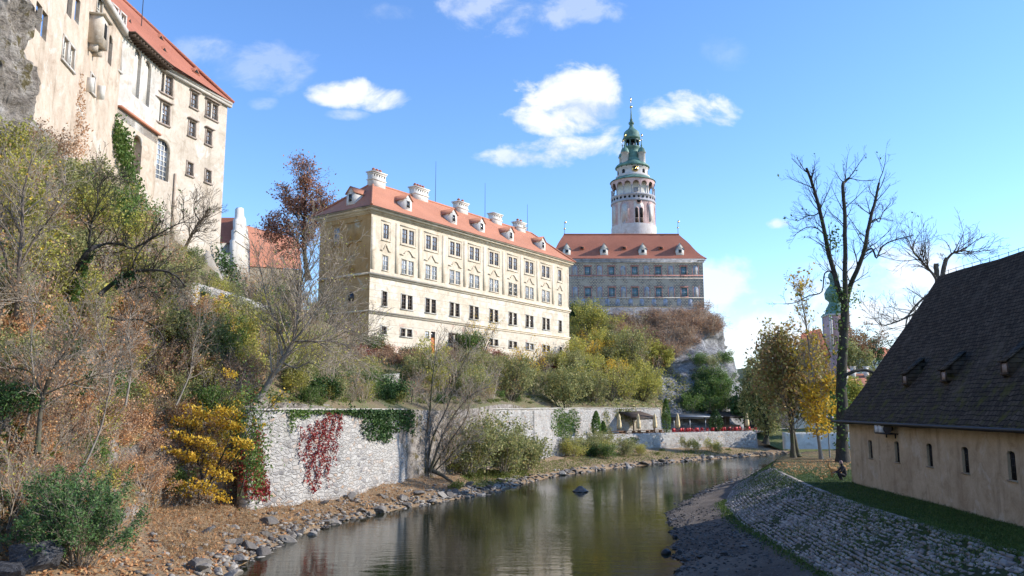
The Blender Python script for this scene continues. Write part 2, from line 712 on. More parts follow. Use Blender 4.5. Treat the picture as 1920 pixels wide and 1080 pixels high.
def fn(t, bs):
    p = pos(t)
    s = t.n('ShaderNodeSeparateXYZ')
    t.l(p, s.inputs[0])
    c = t.n('ShaderNodeCombineXYZ')
    t.l(s.outputs[0], c.inputs[0])
    t.l(s.outputs[2], c.inputs[1])
    b = t.n('ShaderNodeTexBrick')
    t.l(c.outputs[0], b.inputs['Vector'])
    b.inputs['Color1'].default_value = (0.68, 0.52, 0.32, 1)
    b.inputs['Color2'].default_value = (0.54, 0.42, 0.27, 1)
    b.inputs['Mortar'].default_value = (0.16, 0.15, 0.16, 1)
    b.inputs['Scale'].default_value = 1.0
    b.inputs['Mortar Size'].default_value = 0.09
    b.inputs['Brick Width'].default_value = 0.62
    b.inputs['Row Height'].default_value = 0.36
    n = t.noise(p, 0.5, 6, 0.6)
    col = t.mix(t.smooth(n, 0.42, 0.62), b.outputs[0], (0.46, 0.385, 0.30))
    t.l(col, bs.inputs['Base Color'])


M_SGRA = mat('painted_ashlar', fn)
M_GREYB = plain('painted_grey_band', (0.46, 0.41, 0.36), 0.9, var=0.3, scale=0.8)


def rooftile(name, c1, c2, c3, rows=0.28, lichen=None, colsc=2.2):
    def fn(t, bs):
        p = pos(t)
        zr = zrows(t, 1 / rows, 0.05)
        n = t.noise(p, colsc * 3, 3, 0.8)
        base = t.ramp(n, [(0.25, c1), (0.55, c2), (0.8, c3)])
        big = t.noise(p, 0.25, 5, 0.6)
        base = t.mix(0.55, base, t.ramp(big, [(0.3, 0.62), (0.7, 1.0)]), 'MULTIPLY')
        if lichen:
            l = t.smooth(t.noise(p, 0.7, 7, 0.7), 0.56, 0.7)
            base = t.mix(t.math('MULTIPLY', l, 0.7), base, lichen)
        line = t.smooth(zr, 0.0, 0.22)
        base = t.mix(0.5, base, t.ramp(line, [(0, 0.45), (1, 1.0)]), 'MULTIPLY')
        t.l(base, bs.inputs['Base Color'])
        bs.inputs['Roughness'].default_value = 0.85
        h = t.math('MULTIPLY_ADD', zr, -0.6, n)
        bump(t, bs, h, 0.6, 0.06)
    return mat(name, fn)


M_TILE = rooftile('orange_clay_tiles', (0.46, 0.178, 0.10), (0.56, 0.24, 0.145), (0.62, 0.30, 0.195))
M_TILER = rooftile('red_clay_tiles', (0.36, 0.122, 0.072), (0.45, 0.165, 0.10), (0.51, 0.215, 0.14))


def fn(t, bs):
    p = pos(t)
    s = t.n('ShaderNodeSeparateXYZ')
    t.l(p, s.inputs[0])
    c = t.n('ShaderNodeCombineXYZ')
    t.l(s.outputs[1], c.inputs[0])
    t.l(t.math('MULTIPLY_ADD', t.noise(p, 1.1, 5), 0.26, s.outputs[2]), c.inputs[1])
    b = t.n('ShaderNodeTexBrick')
    t.l(c.outputs[0], b.inputs['Vector'])
    b.inputs['Color1'].default_value = (0.060, 0.047, 0.036, 1)
    b.inputs['Color2'].default_value = (0.105, 0.083, 0.062, 1)
    b.inputs['Mortar'].default_value = (0.012, 0.010, 0.008, 1)
    b.inputs['Mortar Size'].default_value = 0.022
    b.inputs['Mortar Smooth'].default_value = 0.6
    b.inputs['Scale'].default_value = 1.0
    b.inputs['Brick Width'].default_value = 0.28
    b.inputs['Row Height'].default_value = 0.19
    base = b.outputs[0]
    m = t.vmath('MULTIPLY', p, (1, 1, 0.3))
    big = t.smooth(t.noise(m.outputs[0], 0.45, 6, 0.65), 0.55, 0.75)
    base = t.mix(t.math('MULTIPLY', big, 0.7), base, (0.13, 0.105, 0.08))
    sm = t.noise(p, 2.3, 6, 0.75)
    base = t.mix(0.7, base, t.ramp(sm, [(0.3, 0.45), (0.7, 1.25)]), 'MULTIPLY')
    zl = t.smooth(s.outputs[2], 11.0, 6.5)
    mo = t.math('MULTIPLY', t.smooth(t.noise(p, 1.6, 6, 0.7), 0.5, 0.66), zl)
    base = t.mix(t.math('MULTIPLY', mo, 0.8), base, (0.085, 0.080, 0.018))
    t.l(base, bs.inputs['Base Color'])
    bs.inputs['Roughness'].default_value = 0.95
    bs.inputs['Specular IOR Level'].default_value = 0.08
    bump(t, bs, b.outputs[1], -0.7, 0.03)


M_SHING = mat('dark_shingles', fn)


def fn(t, bs):    # rubble masonry
    p = pos(t)
    q = t.vmath('MULTIPLY', p, (0.85, 0.85, 1.9)).outputs[0]
    dn = t.n('ShaderNodeTexNoise')
    dn.inputs['Scale'].default_value = 1.4
    t.l(p, dn.inputs['Vector'])
    q = t.vmath('ADD', q, t.vmath('MULTIPLY', dn.outputs[1], (0.7, 0.7, 0.7)).outputs[0]).outputs[0]
    v = t.n('ShaderNodeTexVoronoi', feature='F1')
    v.inputs['Scale'].default_value = 2.5
    v.inputs['Randomness'].default_value = 1.0
    t.l(q, v.inputs['Vector'])
    e = t.n('ShaderNodeTexVoronoi', feature='DISTANCE_TO_EDGE')
    e.inputs['Scale'].default_value = 2.5
    t.l(q, e.inputs['Vector'])
    sc = t.n('ShaderNodeSeparateColor')
    t.l(v.outputs['Color'], sc.inputs[0])
    base = t.ramp(sc.outputs[0], [(0.0, (0.16, 0.15, 0.145)), (0.14, (0.30, 0.28, 0.265)), (0.35, (0.46, 0.43, 0.39)), (0.6, (0.38, 0.36, 0.335)), (0.75, (0.54, 0.515, 0.475)), (0.93, (0.42, 0.29, 0.20)), (1.0, (0.34, 0.31, 0.28))])
    n = t.noise(p, 6, 6, 0.7)
    base = t.mix(0.5, base, t.ramp(n, [(0.3, 0.6), (0.7, 1.05)]), 'MULTIPLY')
    big = t.noise(p, 0.22, 5, 0.6)
    mort = t.mix(t.smooth(big, 0.42, 0.58), (0.30, 0.275, 0.245), (0.43, 0.40, 0.36))
    edge = t.smooth(e.outputs[0], 0.0, 0.16)
    # lime render still covers part of the face
    lime = t.smooth(t.noise(p, 0.45, 7, 0.7), 0.44, 0.58)
    base = t.mix(edge, mort, base)
    base = t.mix(t.math('MULTIPLY', lime, 0.62), base, t.ramp(t.noise(p, 3.0, 6, 0.7), [(0.3, (0.27, 0.25, 0.22)), (0.6, (0.49, 0.46, 0.415))]))
    hole = t.smooth(t.noise(p, 1.7, 5, 0.75), 0.64, 0.69)
    base = t.mix(t.math('MULTIPLY', hole, 0.75), base, (0.16, 0.13, 0.10))
    dk = t.smooth(t.noise(t.vmath('MULTIPLY', p, (1, 1, .22)).outputs[0], 0.5, 5, 0.6), 0.55, 0.75)
    base = t.mix(t.math('MULTIPLY', dk, 0.7), base, (0.20, 0.185, 0.15))
    t.l(base, bs.inputs['Base Color'])
    h = t.math('MULTIPLY_ADD', edge, 1.0, t.math('MULTIPLY', n, 0.5))
    bump(t, bs, h, 0.8, 0.07)


M_RUBBLE = mat('rubble_stone', fn)


def rockmat(name, c1, c2, c3, moss, mossamt, sc=1.0):
    def fn(t, bs):
        p = pos(t)
        n = t.noise(p, 0.7 * sc, 9, 0.7, 0.5)
        m2 = t.vmath('MULTIPLY', p, (1, 1, 2.2)).outputs[0]
        cr = t.noise(m2, 1.8 * sc, 7, 0.75, 1.2)
        base = t.ramp(n, [(0.3, c1), (0.5, c2), (0.68, c3)])
        base = t.mix(0.75, base, t.ramp(cr, [(0.36, 0.22), (0.52, 1.0)]), 'MULTIPLY')
        mo = t.smooth(t.noise(p, 0.9 * sc, 6, 0.7), 0.62 - 0.2 * mossamt, 0.70 - 0.2 * mossamt)
        base = t.mix(mo, base, moss)
        t.l(base, bs.inputs['Base Color'])
        bump(t, bs, t.math('MULTIPLY_ADD', cr, 0.8, n), 0.9, 0.35)
    return mat(name, fn)


M_CLIFF = rockmat('cliff_limestone', (0.11, 0.105, 0.105), (0.26, 0.25, 0.245), (0.45, 0.435, 0.42), (0.13, 0.10, 0.05), 0.12)
M_CLIFF2 = rockmat('brown_cliff_rock', (0.15, 0.12, 0.095), (0.32, 0.275, 0.23), (0.52, 0.47, 0.41), (0.14, 0.11, 0.05), 0.4)
M_BOULDER = rockmat('dark_boulder', (0.05, 0.05, 0.055), (0.11, 0.11, 0.12), (0.22, 0.22, 0.23), (0.20, 0.12, 0.06), 0.1, 2.0)


def fn(t, bs):
    o = t.math('FRACT', t.math('ADD', t.n('ShaderNodeObjectInfo').outputs['Random'], island(t)))
    p = pos(t)
    base = t.ramp(o, [(0.0, (0.09, 0.08, 0.075)), (0.3, (0.18, 0.16, 0.14)), (0.65, (0.27, 0.24, 0.205)), (1.0, (0.40, 0.36, 0.31))])
    n = t.noise(p, 5, 7, 0.7)
    base = t.mix(0.7, base, t.ramp(n, [(0.3, 0.5), (0.7, 1.15)]), 'MULTIPLY')
    t.l(base, bs.inputs['Base Color'])
    bump(t, bs, n, 0.7, 0.08)


M_STONE = mat('bank_stone', fn)


def fn(t, bs):
    o = t.math('FRACT', t.math('ADD', t.n('ShaderNodeObjectInfo').outputs['Random'], island(t)))
    p = pos(t)
    base = t.ramp(o, [(0.0, (0.03, 0.03, 0.03)), (0.6, (0.07, 0.068, 0.066)), (1.0, (0.24, 0.22, 0.20))])
    n = t.noise(p, 5, 6, 0.7)
    base = t.mix(0.6, base, t.ramp(n, [(0.3, 0.5), (0.7, 1.1)]), 'MULTIPLY')
    t.l(base, bs.inputs['Base Color'])
    bs.inputs['Roughness'].default_value = 0.55
    bump(t, bs, n, 0.6, 0.05)


M_WETST = mat('wet_dark_stone', fn)


def ground(name, stops, sc=0.8, bsc=6.0, bstr=0.8, speck=None):
    def fn(t, bs):
        p = pos(t)
        n = t.noise(p, sc, 9, 0.7, 0.4)
        base = t.ramp(n, stops)
        f = t.noise(p, bsc * 2.5, 5, 0.8)
        base = t.mix(0.75, base, t.ramp(f, [(0.3, 0.45), (0.7, 1.2)]), 'MULTIPLY')
        if speck:
            v = t.n('ShaderNodeTexVoronoi')
            v.inputs['Scale'].default_value = speck[0]
            t.l(p, v.inputs['Vector'])
            sc_ = t.n('ShaderNodeSeparateColor')
            t.l(v.outputs['Color'], sc_.inputs[0])
            f_ = t.math('MULTIPLY', t.smooth(sc_.outputs[0], 1 - speck[1], 1 - speck[1] + .05), t.smooth(v.outputs[0], 0.5, 0.3))
            base = t.mix(f_, base, t.ramp(sc_.outputs[1], [(0, speck[2]), (1, speck[3])]))
        t.l(base, bs.inputs['Base Color'])
        bump(t, bs, t.math('MULTIPLY_ADD', n, 1.0, f), bstr, 0.12)
    return mat(name, fn)


M_HILL = ground('hillside_soil', [(0.25, (0.16, 0.125, 0.075)), (0.45, (0.25, 0.19, 0.11)), (0.6, (0.17, 0.18, 0.075)), (0.75, (0.33, 0.26, 0.16))], 0.5)
M_BANK = ground('leafy_bank_soil', [(0.3, (0.20, 0.14, 0.08)), (0.5, (0.34, 0.235, 0.14)), (0.7, (0.44, 0.33, 0.21))], 0.9, speck=(7.0, 0.4, (0.48, 0.22, 0.09), (0.42, 0.30, 0.16)))
M_BANKG = ground('grassy_bank_soil', [(0.3, (0.10, 0.10, 0.035)), (0.5, (0.15, 0.17, 0.05)), (0.7, (0.22, 0.19, 0.09))], 0.5)
M_GRAVEL = ground('dark_gravel', [(0.3, (0.10, 0.08, 0.064)), (0.5, (0.20, 0.163, 0.13)), (0.7, (0.31, 0.255, 0.20))], 0.35, 9.0, 1.0, speck=(9.0, 0.25, (0.05, 0.05, 0.05), (0.26, 0.24, 0.22)))
M_LAWN = ground('lawn_turf', [(0.3, (0.030, 0.055, 0.016)), (0.55, (0.045, 0.080, 0.020)), (0.75, (0.065, 0.085, 0.026))], 0.5, 10.0, 0.8, speck=(4.0, 0.05, (0.30, 0.16, 0.05), (0.25, 0.20, 0.06)))
M_LEAFLAWN = ground('leaf_strewn_turf', [(0.3, (0.09, 0.10, 0.03)), (0.5, (0.20, 0.13, 0.06)), (0.65, (0.10, 0.13, 0.035))], 0.6, 8.0, 0.8, speck=(3.5, 0.4, (0.40, 0.20, 0.07), (0.34, 0.24, 0.08)))
M_MOSS = ground('mossy_joint_soil', [(0.3, (0.035, 0.045, 0.018)), (0.55, (0.055, 0.075, 0.022)), (0.75, (0.08, 0.075, 0.04))], 0.7)
M_TERR = ground('terrace_gravel', [(0.3, (0.34, 0.30, 0.25)), (0.7, (0.5, 0.46, 0.4))], 0.5)
M_GROUND = ground('far_ground', [(0.3, (0.07, 0.08, 0.03)), (0.7, (0.12, 0.10, 0.05))], 0.02)
M_FARHILL = ground('far_hill', [(0.3, (0.05, 0.065, 0.025)), (0.5, (0.085, 0.10, 0.035)), (0.7, (0.14, 0.11, 0.05))], 0.05, 0.3)


def fn(t, bs):    # cobbles: colour of its own per stone
    i = island(t)
    p = pos(t)
    base = t.ramp(i, [(0.0, (0.18, 0.155, 0.135)), (0.4, (0.29, 0.25, 0.22)), (0.75, (0.36, 0.315, 0.27)), (1.0, (0.47, 0.41, 0.345))])
    n = t.noise(p, 7, 6, 0.7)
    base = t.mix(0.6, base, t.ramp(n, [(0.3, 0.5), (0.7, 1.1)]), 'MULTIPLY')
    mo = t.smooth(t.noise(p, 0.8, 6, 0.7), 0.56, 0.7)
    base = t.mix(t.math('MULTIPLY', mo, 0.55), base, (0.075, 0.085, 0.035))
    t.l(base, bs.inputs['Base Color'])
    bs.inputs['Roughness'].default_value = 0.75
    bump(t, bs, n, 0.5, 0.04)


M_COBBLE = mat('cobble_stone', fn)


def fn(t, bs):    # river
    p = pos(t)
    bs.inputs['Base Color'].default_value = (0.016, 0.018, 0.008, 1)
    bs.inputs['Roughness'].default_value = 0.03
    bs.inputs['IOR'].default_value = 1.33
    bs.inputs['Specular IOR Level'].default_value = 0.5
    s = t.n('ShaderNodeMapping')
    s.inputs['Rotation'].default_value = (0, 0, -0.3)
    s.inputs['Scale'].default_value = (0.45, 1.5, 1)
    t.l(p, s.inputs[0])
    a = t.noise(s.outputs[0], 1.1, 3, 0.55, 0.4)
    b = t.noise(s.outputs[0], 4.5, 3, 0.55, 0.3)
    calm = t.smooth(t.noise(p, 0.06, 3, 0.5), 0.38, 0.62)
    h = t.math('MULTIPLY_ADD', b, t.math('MULTIPLY_ADD', calm, 0.38, 0.05), t.math('MULTIPLY', a, 0.55))
    bump(t, bs, h, 0.5, 0.05)


M_WATER = mat('river_water', fn)
M_BED = ground('river_bed', [(0.3, (0.03, 0.026, 0.016)), (0.7, (0.07, 0.06, 0.035))], 0.4)


def bark(name, c1, c2, moss=None):
    def fn(t, bs):
        p = pos(t)
        m = t.vmath('MULTIPLY', p, (1, 1, 0.25)).outputs[0]
        n = t.noise(m, 9, 5, 0.7)
        base = t.ramp(n, [(0.3, c1), (0.7, c2)])
        if moss:
            mo = t.smooth(t.noise(p, 1.1, 5, 0.65), 0.5, 0.62)
            base = t.mix(t.math('MULTIPLY', mo, 0.6), base, moss)
        t.l(base, bs.inputs['Base Color'])
        bump(t, bs, n, 0.8, 0.04)
    return mat(name, fn)


M_BARK = bark('grey_brown_bark', (0.075, 0.055, 0.04), (0.19, 0.15, 0.115))
M_BARKD = bark('dark_bark', (0.030, 0.026, 0.022), (0.085, 0.072, 0.058), (0.05, 0.055, 0.02))
M_BARKG = bark('mossy_bark', (0.06, 0.05, 0.035), (0.15, 0.125, 0.09), (0.07, 0.085, 0.025))
M_BARKP = bark('pale_bark', (0.17, 0.145, 0.115), (0.32, 0.28, 0.23))
M_TWIG = bark('twig_brown', (0.27, 0.215, 0.16), (0.47, 0.39, 0.305))
M_TWIGR = bark('twig_red_brown', (0.17, 0.115, 0.09), (0.31, 0.23, 0.185))

L_ORANGE = leafmat('rust_orange_leaves', [(0, (0.403, 0.190, 0.090)), (0.35, (0.560, 0.280, 0.123)), (0.7, (0.650, 0.381, 0.179)), (1, (0.515, 0.381, 0.202))])
L_BROWN = leafmat('brown_leaves', [(0, (0.300, 0.175, 0.100)), (0.5, (0.450, 0.263, 0.150)), (1, (0.575, 0.375, 0.225))])
L_YELLOW = leafmat('golden_leaves', [(0, (0.58, 0.35, 0.03)), (0.4, (0.72, 0.48, 0.05)), (0.8, (0.80, 0.58, 0.09)), (1, (0.60, 0.30, 0.04))], objvar=0.15)
L_LIME = leafmat('yellow_green_leaves', [(0, (0.264, 0.276, 0.060)), (0.5, (0.420, 0.396, 0.084)), (1, (0.576, 0.480, 0.108))])
L_GREEN = leafmat('green_leaves', [(0, (0.068, 0.128, 0.030)), (0.5, (0.120, 0.203, 0.045)), (1, (0.210, 0.270, 0.068))])
L_OLIVE = leafmat('olive_willow_leaves', [(0, (0.169, 0.182, 0.065)), (0.5, (0.273, 0.286, 0.104)), (0.85, (0.377, 0.358, 0.143)), (1, (0.494, 0.377, 0.143))], objvar=0.2)
L_DARK = leafmat('dark_ivy_leaves', [(0, (0.025, 0.059, 0.017)), (0.5, (0.049, 0.101, 0.028)), (1, (0.105, 0.168, 0.042))], trans=0.15)
L_CONIF = leafmat('bright_needle_leaves', [(0, (0.045, 0.105, 0.035)), (0.5, (0.085, 0.17, 0.05)), (1, (0.16, 0.25, 0.075))], trans=0.2)
L_RED = leafmat('crimson_creeper_leaves', [(0, (0.17, 0.018, 0.022)), (0.5, (0.31, 0.035, 0.04)), (0.85, (0.36, 0.07, 0.05)), (1, (0.27, 0.11, 0.06))])
L_RUSSET = leafmat('russet_tree_leaves', [(0, (0.27, 0.14, 0.075)), (0.4, (0.38, 0.20, 0.10)), (0.7, (0.33, 0.24, 0.10)), (1, (0.46, 0.28, 0.15))])
L_TAN = leafmat('tan_autumn_leaves', [(0, (0.40, 0.22, 0.10)), (0.3, (0.50, 0.32, 0.14)), (0.5, (0.33, 0.32, 0.10)), (0.75, (0.44, 0.40, 0.13)), (1, (0.58, 0.42, 0.18))], objvar=.1)
L_REDBR = leafmat('red_brown_leaves', [(0, (0.30, 0.13, 0.08)), (0.5, (0.42, 0.20, 0.12)), (1, (0.52, 0.29, 0.18))], objvar=.1)
M_CHURCH = plaster('church_pink', (0.56, 0.33, 0.31), (0.66, 0.43, 0.41), (0.45, 0.27, 0.27), (0.60, 0.44, 0.42), 0.3)
L_GRASS = leafmat('grass_blades', [(0, (0.09, 0.12, 0.025)), (0.5, (0.15, 0.19, 0.035)), (1, (0.27, 0.25, 0.08))])
L_DRY = leafmat('dry_grass_blades', [(0, (0.30, 0.18, 0.09)), (0.5, (0.42, 0.27, 0.14)), (1, (0.52, 0.37, 0.21))])
L_LAWN = leafmat('lawn_blades', [(0, (0.045, 0.085, 0.018)), (0.6, (0.075, 0.13, 0.028)), (1, (0.14, 0.17, 0.045))], trans=0.2)

M_COPPER = plain('green_copper', (0.115, 0.205, 0.165), 0.6, var=0.45, scale=0.9)
M_COPDK = plain('dark_copper', (0.045, 0.085, 0.075), 0.6, var=0.4)
M_GOLD = plain('gilded_metal', (0.75, 0.52, 0.18), 0.3, 1.0, var=0.1)
M_IRON = plain('dark_iron', (0.035, 0.035, 0.038), 0.55, 0.4)
M_ZINC = plain('grey_sheet_metal', (0.20, 0.21, 0.22), 0.5, 0.5)
M_FRW = plain('white_window_frame', (0.66, 0.62, 0.55), 0.7)
M_FRB = plain('brown_window_frame', (0.24, 0.18, 0.14), 0.7)
M_FRG = plain('grey_stone_surround', (0.46, 0.42, 0.36), 0.9)
M_DARK = plain('dark_interior', (0.018, 0.017, 0.016), 0.9)
M_WOODD = plain('dark_timber', (0.075, 0.05, 0.035), 0.85, var=0.35)
M_WOOD = plain('brown_timber', (0.22, 0.12, 0.065), 0.8, var=0.3)
M_DOOR = plain('orange_painted_door', (0.52, 0.17, 0.055), 0.6, var=0.2)
M_CREAM = plain('cream_canvas', (0.66, 0.52, 0.30), 0.9, var=0.12)
M_CHRED = plain('red_chair_plastic', (0.45, 0.035, 0.04), 0.5)
M_TEAL = plain('teal_window_frame', (0.10, 0.33, 0.34), 0.6)


def fn(t, bs):
    p = pos(t)
    n = t.noise(p, 0.5, 3)
    t.l(t.ramp(n, [(0.35, (0.20, 0.225, 0.28)), (0.65, (0.38, 0.42, 0.48))]), bs.inputs['Base Color'])
    bs.inputs['Roughness'].default_value = 0.06
    bs.inputs['Specular IOR Level'].default_value = 0.8
    bump(t, bs, t.noise(p, 1.5, 2), 0.05, 0.05)


M_GLASS = mat('window_glass', fn)


def fn(t, bs):
    p = pos(t)
    n = t.noise(p, 0.9, 3)
    t.l(t.ramp(n, [(0.35, (0.30, 0.33, 0.38)), (0.65, (0.58, 0.60, 0.62))]), bs.inputs['Base Color'])
    bs.inputs['Roughness'].default_value = 0.1
    bs.inputs['Specular IOR Level'].default_value = 0.8


M_GLASSL = mat('curtained_window_glass', fn)
M_GLASSD = plain('dark_window_glass', (0.022, 0.022, 0.024), 0.12, spec=0.6)
M_LAMPG = plain('floodlight_glass', (0.75, 0.76, 0.76), 0.25)

# ------------------------------------------------------------------ terrain
TV, TF = [], []


def terr_add(V, F):
    n0 = sum(len(v) for v in TV)
    TV.append(np.asarray(V))
    TF.extend([tuple(int(i) + n0 for i in f) for f in F])


def resample(pl, n):
    pl = np.asarray([tuple(p) for p in pl], dtype=float)
    d = np.concatenate([[0], np.cumsum(np.linalg.norm(np.diff(pl[:, :2], axis=0), axis=1))])
    t = np.linspace(0, d[-1], n)
    return np.stack([np.interp(t, d, pl[:, k]) for k in range(3)], 1)


def loft(name, rows, m, fn=None, smooth=True, bvh=True):
    """rows: list of (N,3) arrays; builds quads between them"""
    A = np.stack(rows)
    r, c = A.shape[:2]
    V = A.reshape(-1, 3)
    if fn is not None:
        V = fn(V, r, c)
    F = []
    for i in range(r - 1):
        for j in range(c - 1):
            F.append((i * c + j, i * c + j + 1, (i + 1) * c + j + 1, (i + 1) * c + j))
    F = np.asarray(F, dtype=np.int32)
    mb = MB()
    mb.add(V, F)
    o = mb.build(name, m, smooth=smooth)
    if bvh:
        terr_add(V, F)
    return o


def lerp_rows(a, b, n, fz=None):
    out = []
    for i in range(n):
        t = i / (n - 1)
        q = a * (1 - t) + b * t
        if fz:
            q = q.copy()
            q[:, 2] = a[:, 2] + (b[:, 2] - a[:, 2]) * fz(t)
        out.append(q)
    return out


def fbm(x, y, z, o=4):
    return mn.fractal(Vector((x, y, z)), 1.0, 2.0, o)


# far ground and river surface
mb = MB()
mb.quad((-3000, -400, -1.4), (3000, -400, -1.4), (3000, 5000, -1.4), (-3000, 5000, -1.4))
struct(mb.build('ground', M_GROUND))
mb = MB()
mb.quad((-60, -60, -0.9), (260, -60, -0.9), (260, 135, -0.9), (-60, 135, -0.9))
struct(mb.build('river_bed', M_BED))
mb = MB()
mb.quad((-55, -55, 0), (255, -55, 0), (255, 132, 0), (-55, 132, 0))
struct(mb.build('water', M_WATER))

# left bank: waterline and toe of wall or hill
water_px = [(447, 1061), (557, 1007), (640, 977), (750, 954), (851, 938), (915, 924), (998, 903), (1048, 892), (1153, 878), (1291, 864), (1400, 856), (1500, 848)]
WL = [Vector((-13, -20, 0)), Vector((-12.8, 10, 0)), Vector((-12.4, 25, 0)), Vector((-11.9, 33, 0))] + [Pz(x, y, 0) for x, y in water_px] + [Vector((52, 138, 0))]
W1 = [Pz(462, 948, 1.4), Pz(490, 943, 1.4), Pz(640, 924, 1.3), Pz(800, 889, 1.3), Pz(1000, 862, 1.3)]       # base line of the big wall
W1END = Pz(1240, 813, 2.9)
LWB = [Pz(1004, 861, 1.25), Pz(1134, 842, 1.5), Pz(1238, 840, 1.2), Pz(1356, 838, .85), Pz(1420, 838, .7)]   # base line of the low terrace wall
TOE = [Vector((-20, -20, 2.5)), Vector((-19, 10, 2.5)), Vector((-18.4, 25, 2.3)), Vector((-17.6, 36, 2.1)), Vector((-18.4, 43, 1.8))] + W1 + LWB[1:] + [Vector((46, 140, 1.0))]
NB = 240
wl, toe = resample(WL, NB), resample(TOE, NB)
# make the sections pair up by y
ys = np.linspace(-20, 136, NB)


def by_y(pl):
    pl = np.asarray([tuple(p) for p in pl])
    return np.stack([np.interp(ys, pl[:, 1], pl[:, 0]), ys, np.interp(ys, pl[:, 1], pl[:, 2])], 1)


wl, toe2 = by_y(WL), by_y(TOE)
inner = wl.copy()
inner[:, 0] += 3
inner[:, 2] = -0.9
toe2[:, 0] -= 0.8


def bank_noise(V, r, c):
    V = V.copy()
    for i in range(len(V)):
        row = i // c
        a = 0.35 if 2 < row < r - 2 else (0.12 if row == 2 else 0.0)
        x, y, z = V[i]
        V[i, 2] += a * fbm(x * .45, y * .45, 3.3) * 0.8 + a * 0.3 * fbm(x * 1.7, y * 1.7, 9)
        if row in (1, 2):
            V[i, 0] += 0.5 * fbm(x * .3, y * .5, 5)
    return V


under = toe2.copy()
under[:, 0] -= 6
under[:, 1] += 2
under[:, 2] = np.minimum(under[:, 2] + .3, 2.4)
BANK = loft('left_bank_ground', [inner] + lerp_rows(wl, toe2, 12, lambda t: t ** 0.75) + [under], M_BANK, bank_noise)
struct(BANK)

# hillside above the bank: thin plate spline through control points
CP = [(-15.6, 49, 6.4), (-12, 56, 6.6), (-7.8, 67, 6.7), (-3, 77, 6.7), (2, 91, 6.7), (5, 109.5, 6.8), (13, 124, 6.8), (25, 136, 6.9), (-9.5, 72, 7.8), (-1, 95, 7.8), (9, 127, 8.4), (0, 108, 8.6),
      (-20, -20, 2.5), (-19, 10, 2.6), (-18.4, 25, 2.4), (-17.6, 36, 2.2), (-18.9, 44, 3.0),
      (-17.7, 99, 15), (-4, 118, 15.3), (9, 136.5, 15.8), (-12, 90, 12.4), (2, 124, 12.0), (-25, 108, 16.5), (0, 155, 18), (-18, 82, 11.5), (-14, 70, 9.0), (-16, 92, 13.6),
      (-30.0, 85, 19.5), (-31.5, 76, 21.6), (-31.6, 67, 23.6), (-30.6, 58, 22.5), (-28.6, 50, 22.5), (-45, 60, 30), (-45, 85, 26), (-40, 72, 27),
      (-24, 95, 17.8), (-30, 108, 20), (-45, 120, 24), (-25, 80, 16.5), (-23, 66, 16), (-27.5, 66, 19), (-22, 57, 14),
      (-19.5, 47, 6.5), (-24, 49, 15), (-21, 36, 8.5), (-25, 38, 17.5), (-28, 42, 21), (-33, 40, 30), (-22, 24, 8), (-26, 24, 16), (-31, 25, 24), (-23, 8, 8), (-28, 8, 16), (-34, 8, 24), (-24, -20, 8), (-34, -20, 24),
      (12, 150, 17.5), (11, 172, 28), (28, 172, 27), (40, 174, 27), (22, 150, 16), (19, 142, 11), (31, 148, 9), (38, 160, 16), (10, 190, 29), (40, 200, 29),
      (-70, 60, 36), (-70, 120, 32), (-40, 180, 28), (0, 230, 28), (40, 240, 28), (-80, 0, 40)]
CP = np.asarray(CP, dtype=float)


def tps_fit(C):
    n = len(C)
    d = np.linalg.norm(C[:, None, :2] - C[None, :, :2], axis=2)
    K = np.where(d > 0, d * d * np.log(d + 1e-12), 0) + np.eye(n) * 2.0
    Pm = np.concatenate([np.ones((n, 1)), C[:, :2]], 1)
    A = np.zeros((n + 3, n + 3))
    A[:n, :n] = K
    A[:n, n:] = Pm
    A[n:, :n] = Pm.T
    b = np.concatenate([C[:, 2], np.zeros(3)])
    return np.linalg.solve(A, b)


TW = tps_fit(CP)


def hz(xy):
    xy = np.asarray(xy, dtype=float).reshape(-1, 2)
    d = np.linalg.norm(xy[:, None, :] - CP[None, :, :2], axis=2)
    U = np.where(d > 0, d * d * np.log(d + 1e-12), 0)
    return U @ TW[:-3] + TW[-3] + xy @ TW[-2:]


FRONT = [(-20, -20), (-19, 10), (-18.4, 25), (-17.6, 36), (-18.9, 44.6), (-16.0, 49.4), (-12.2, 56.6), (-8.2, 67.4), (-3.4, 77.8), (1.3, 91.8), (5.2, 109.0), (13.2, 123.2), (24.6, 135.5), (31, 150), (36, 166), (39, 182), (39, 205), (39, 240)]
BACK = [(-80, -20), (-80, 10), (-80, 25), (-80, 40), (-78, 60), (-78, 75), (-78, 90), (-76, 110), (-70, 130), (-60, 150), (-52, 165), (-45, 180), (-25, 215), (-5, 240), (10, 250), (25, 255), (38, 258), (50, 260)]
NH = 260
Fr = resample([(x, y, 0) for x, y in FRONT], NH)
dF = np.concatenate([[0], np.cumsum(np.linalg.norm(np.diff(np.asarray(FRONT), axis=0), axis=1))])
tt = np.linspace(0, dF[-1], NH)
Ba = np.stack([np.interp(tt, dF, np.asarray(BACK)[:, 0]), np.interp(tt, dF, np.asarray(BACK)[:, 1]), np.zeros(NH)], 1)
rows = [Fr + np.array([0, 0, -1.0])]
for i in range(90):
    t = (i / 89) ** 1.7
    rows.append(Fr * (1 - t) + Ba * t)


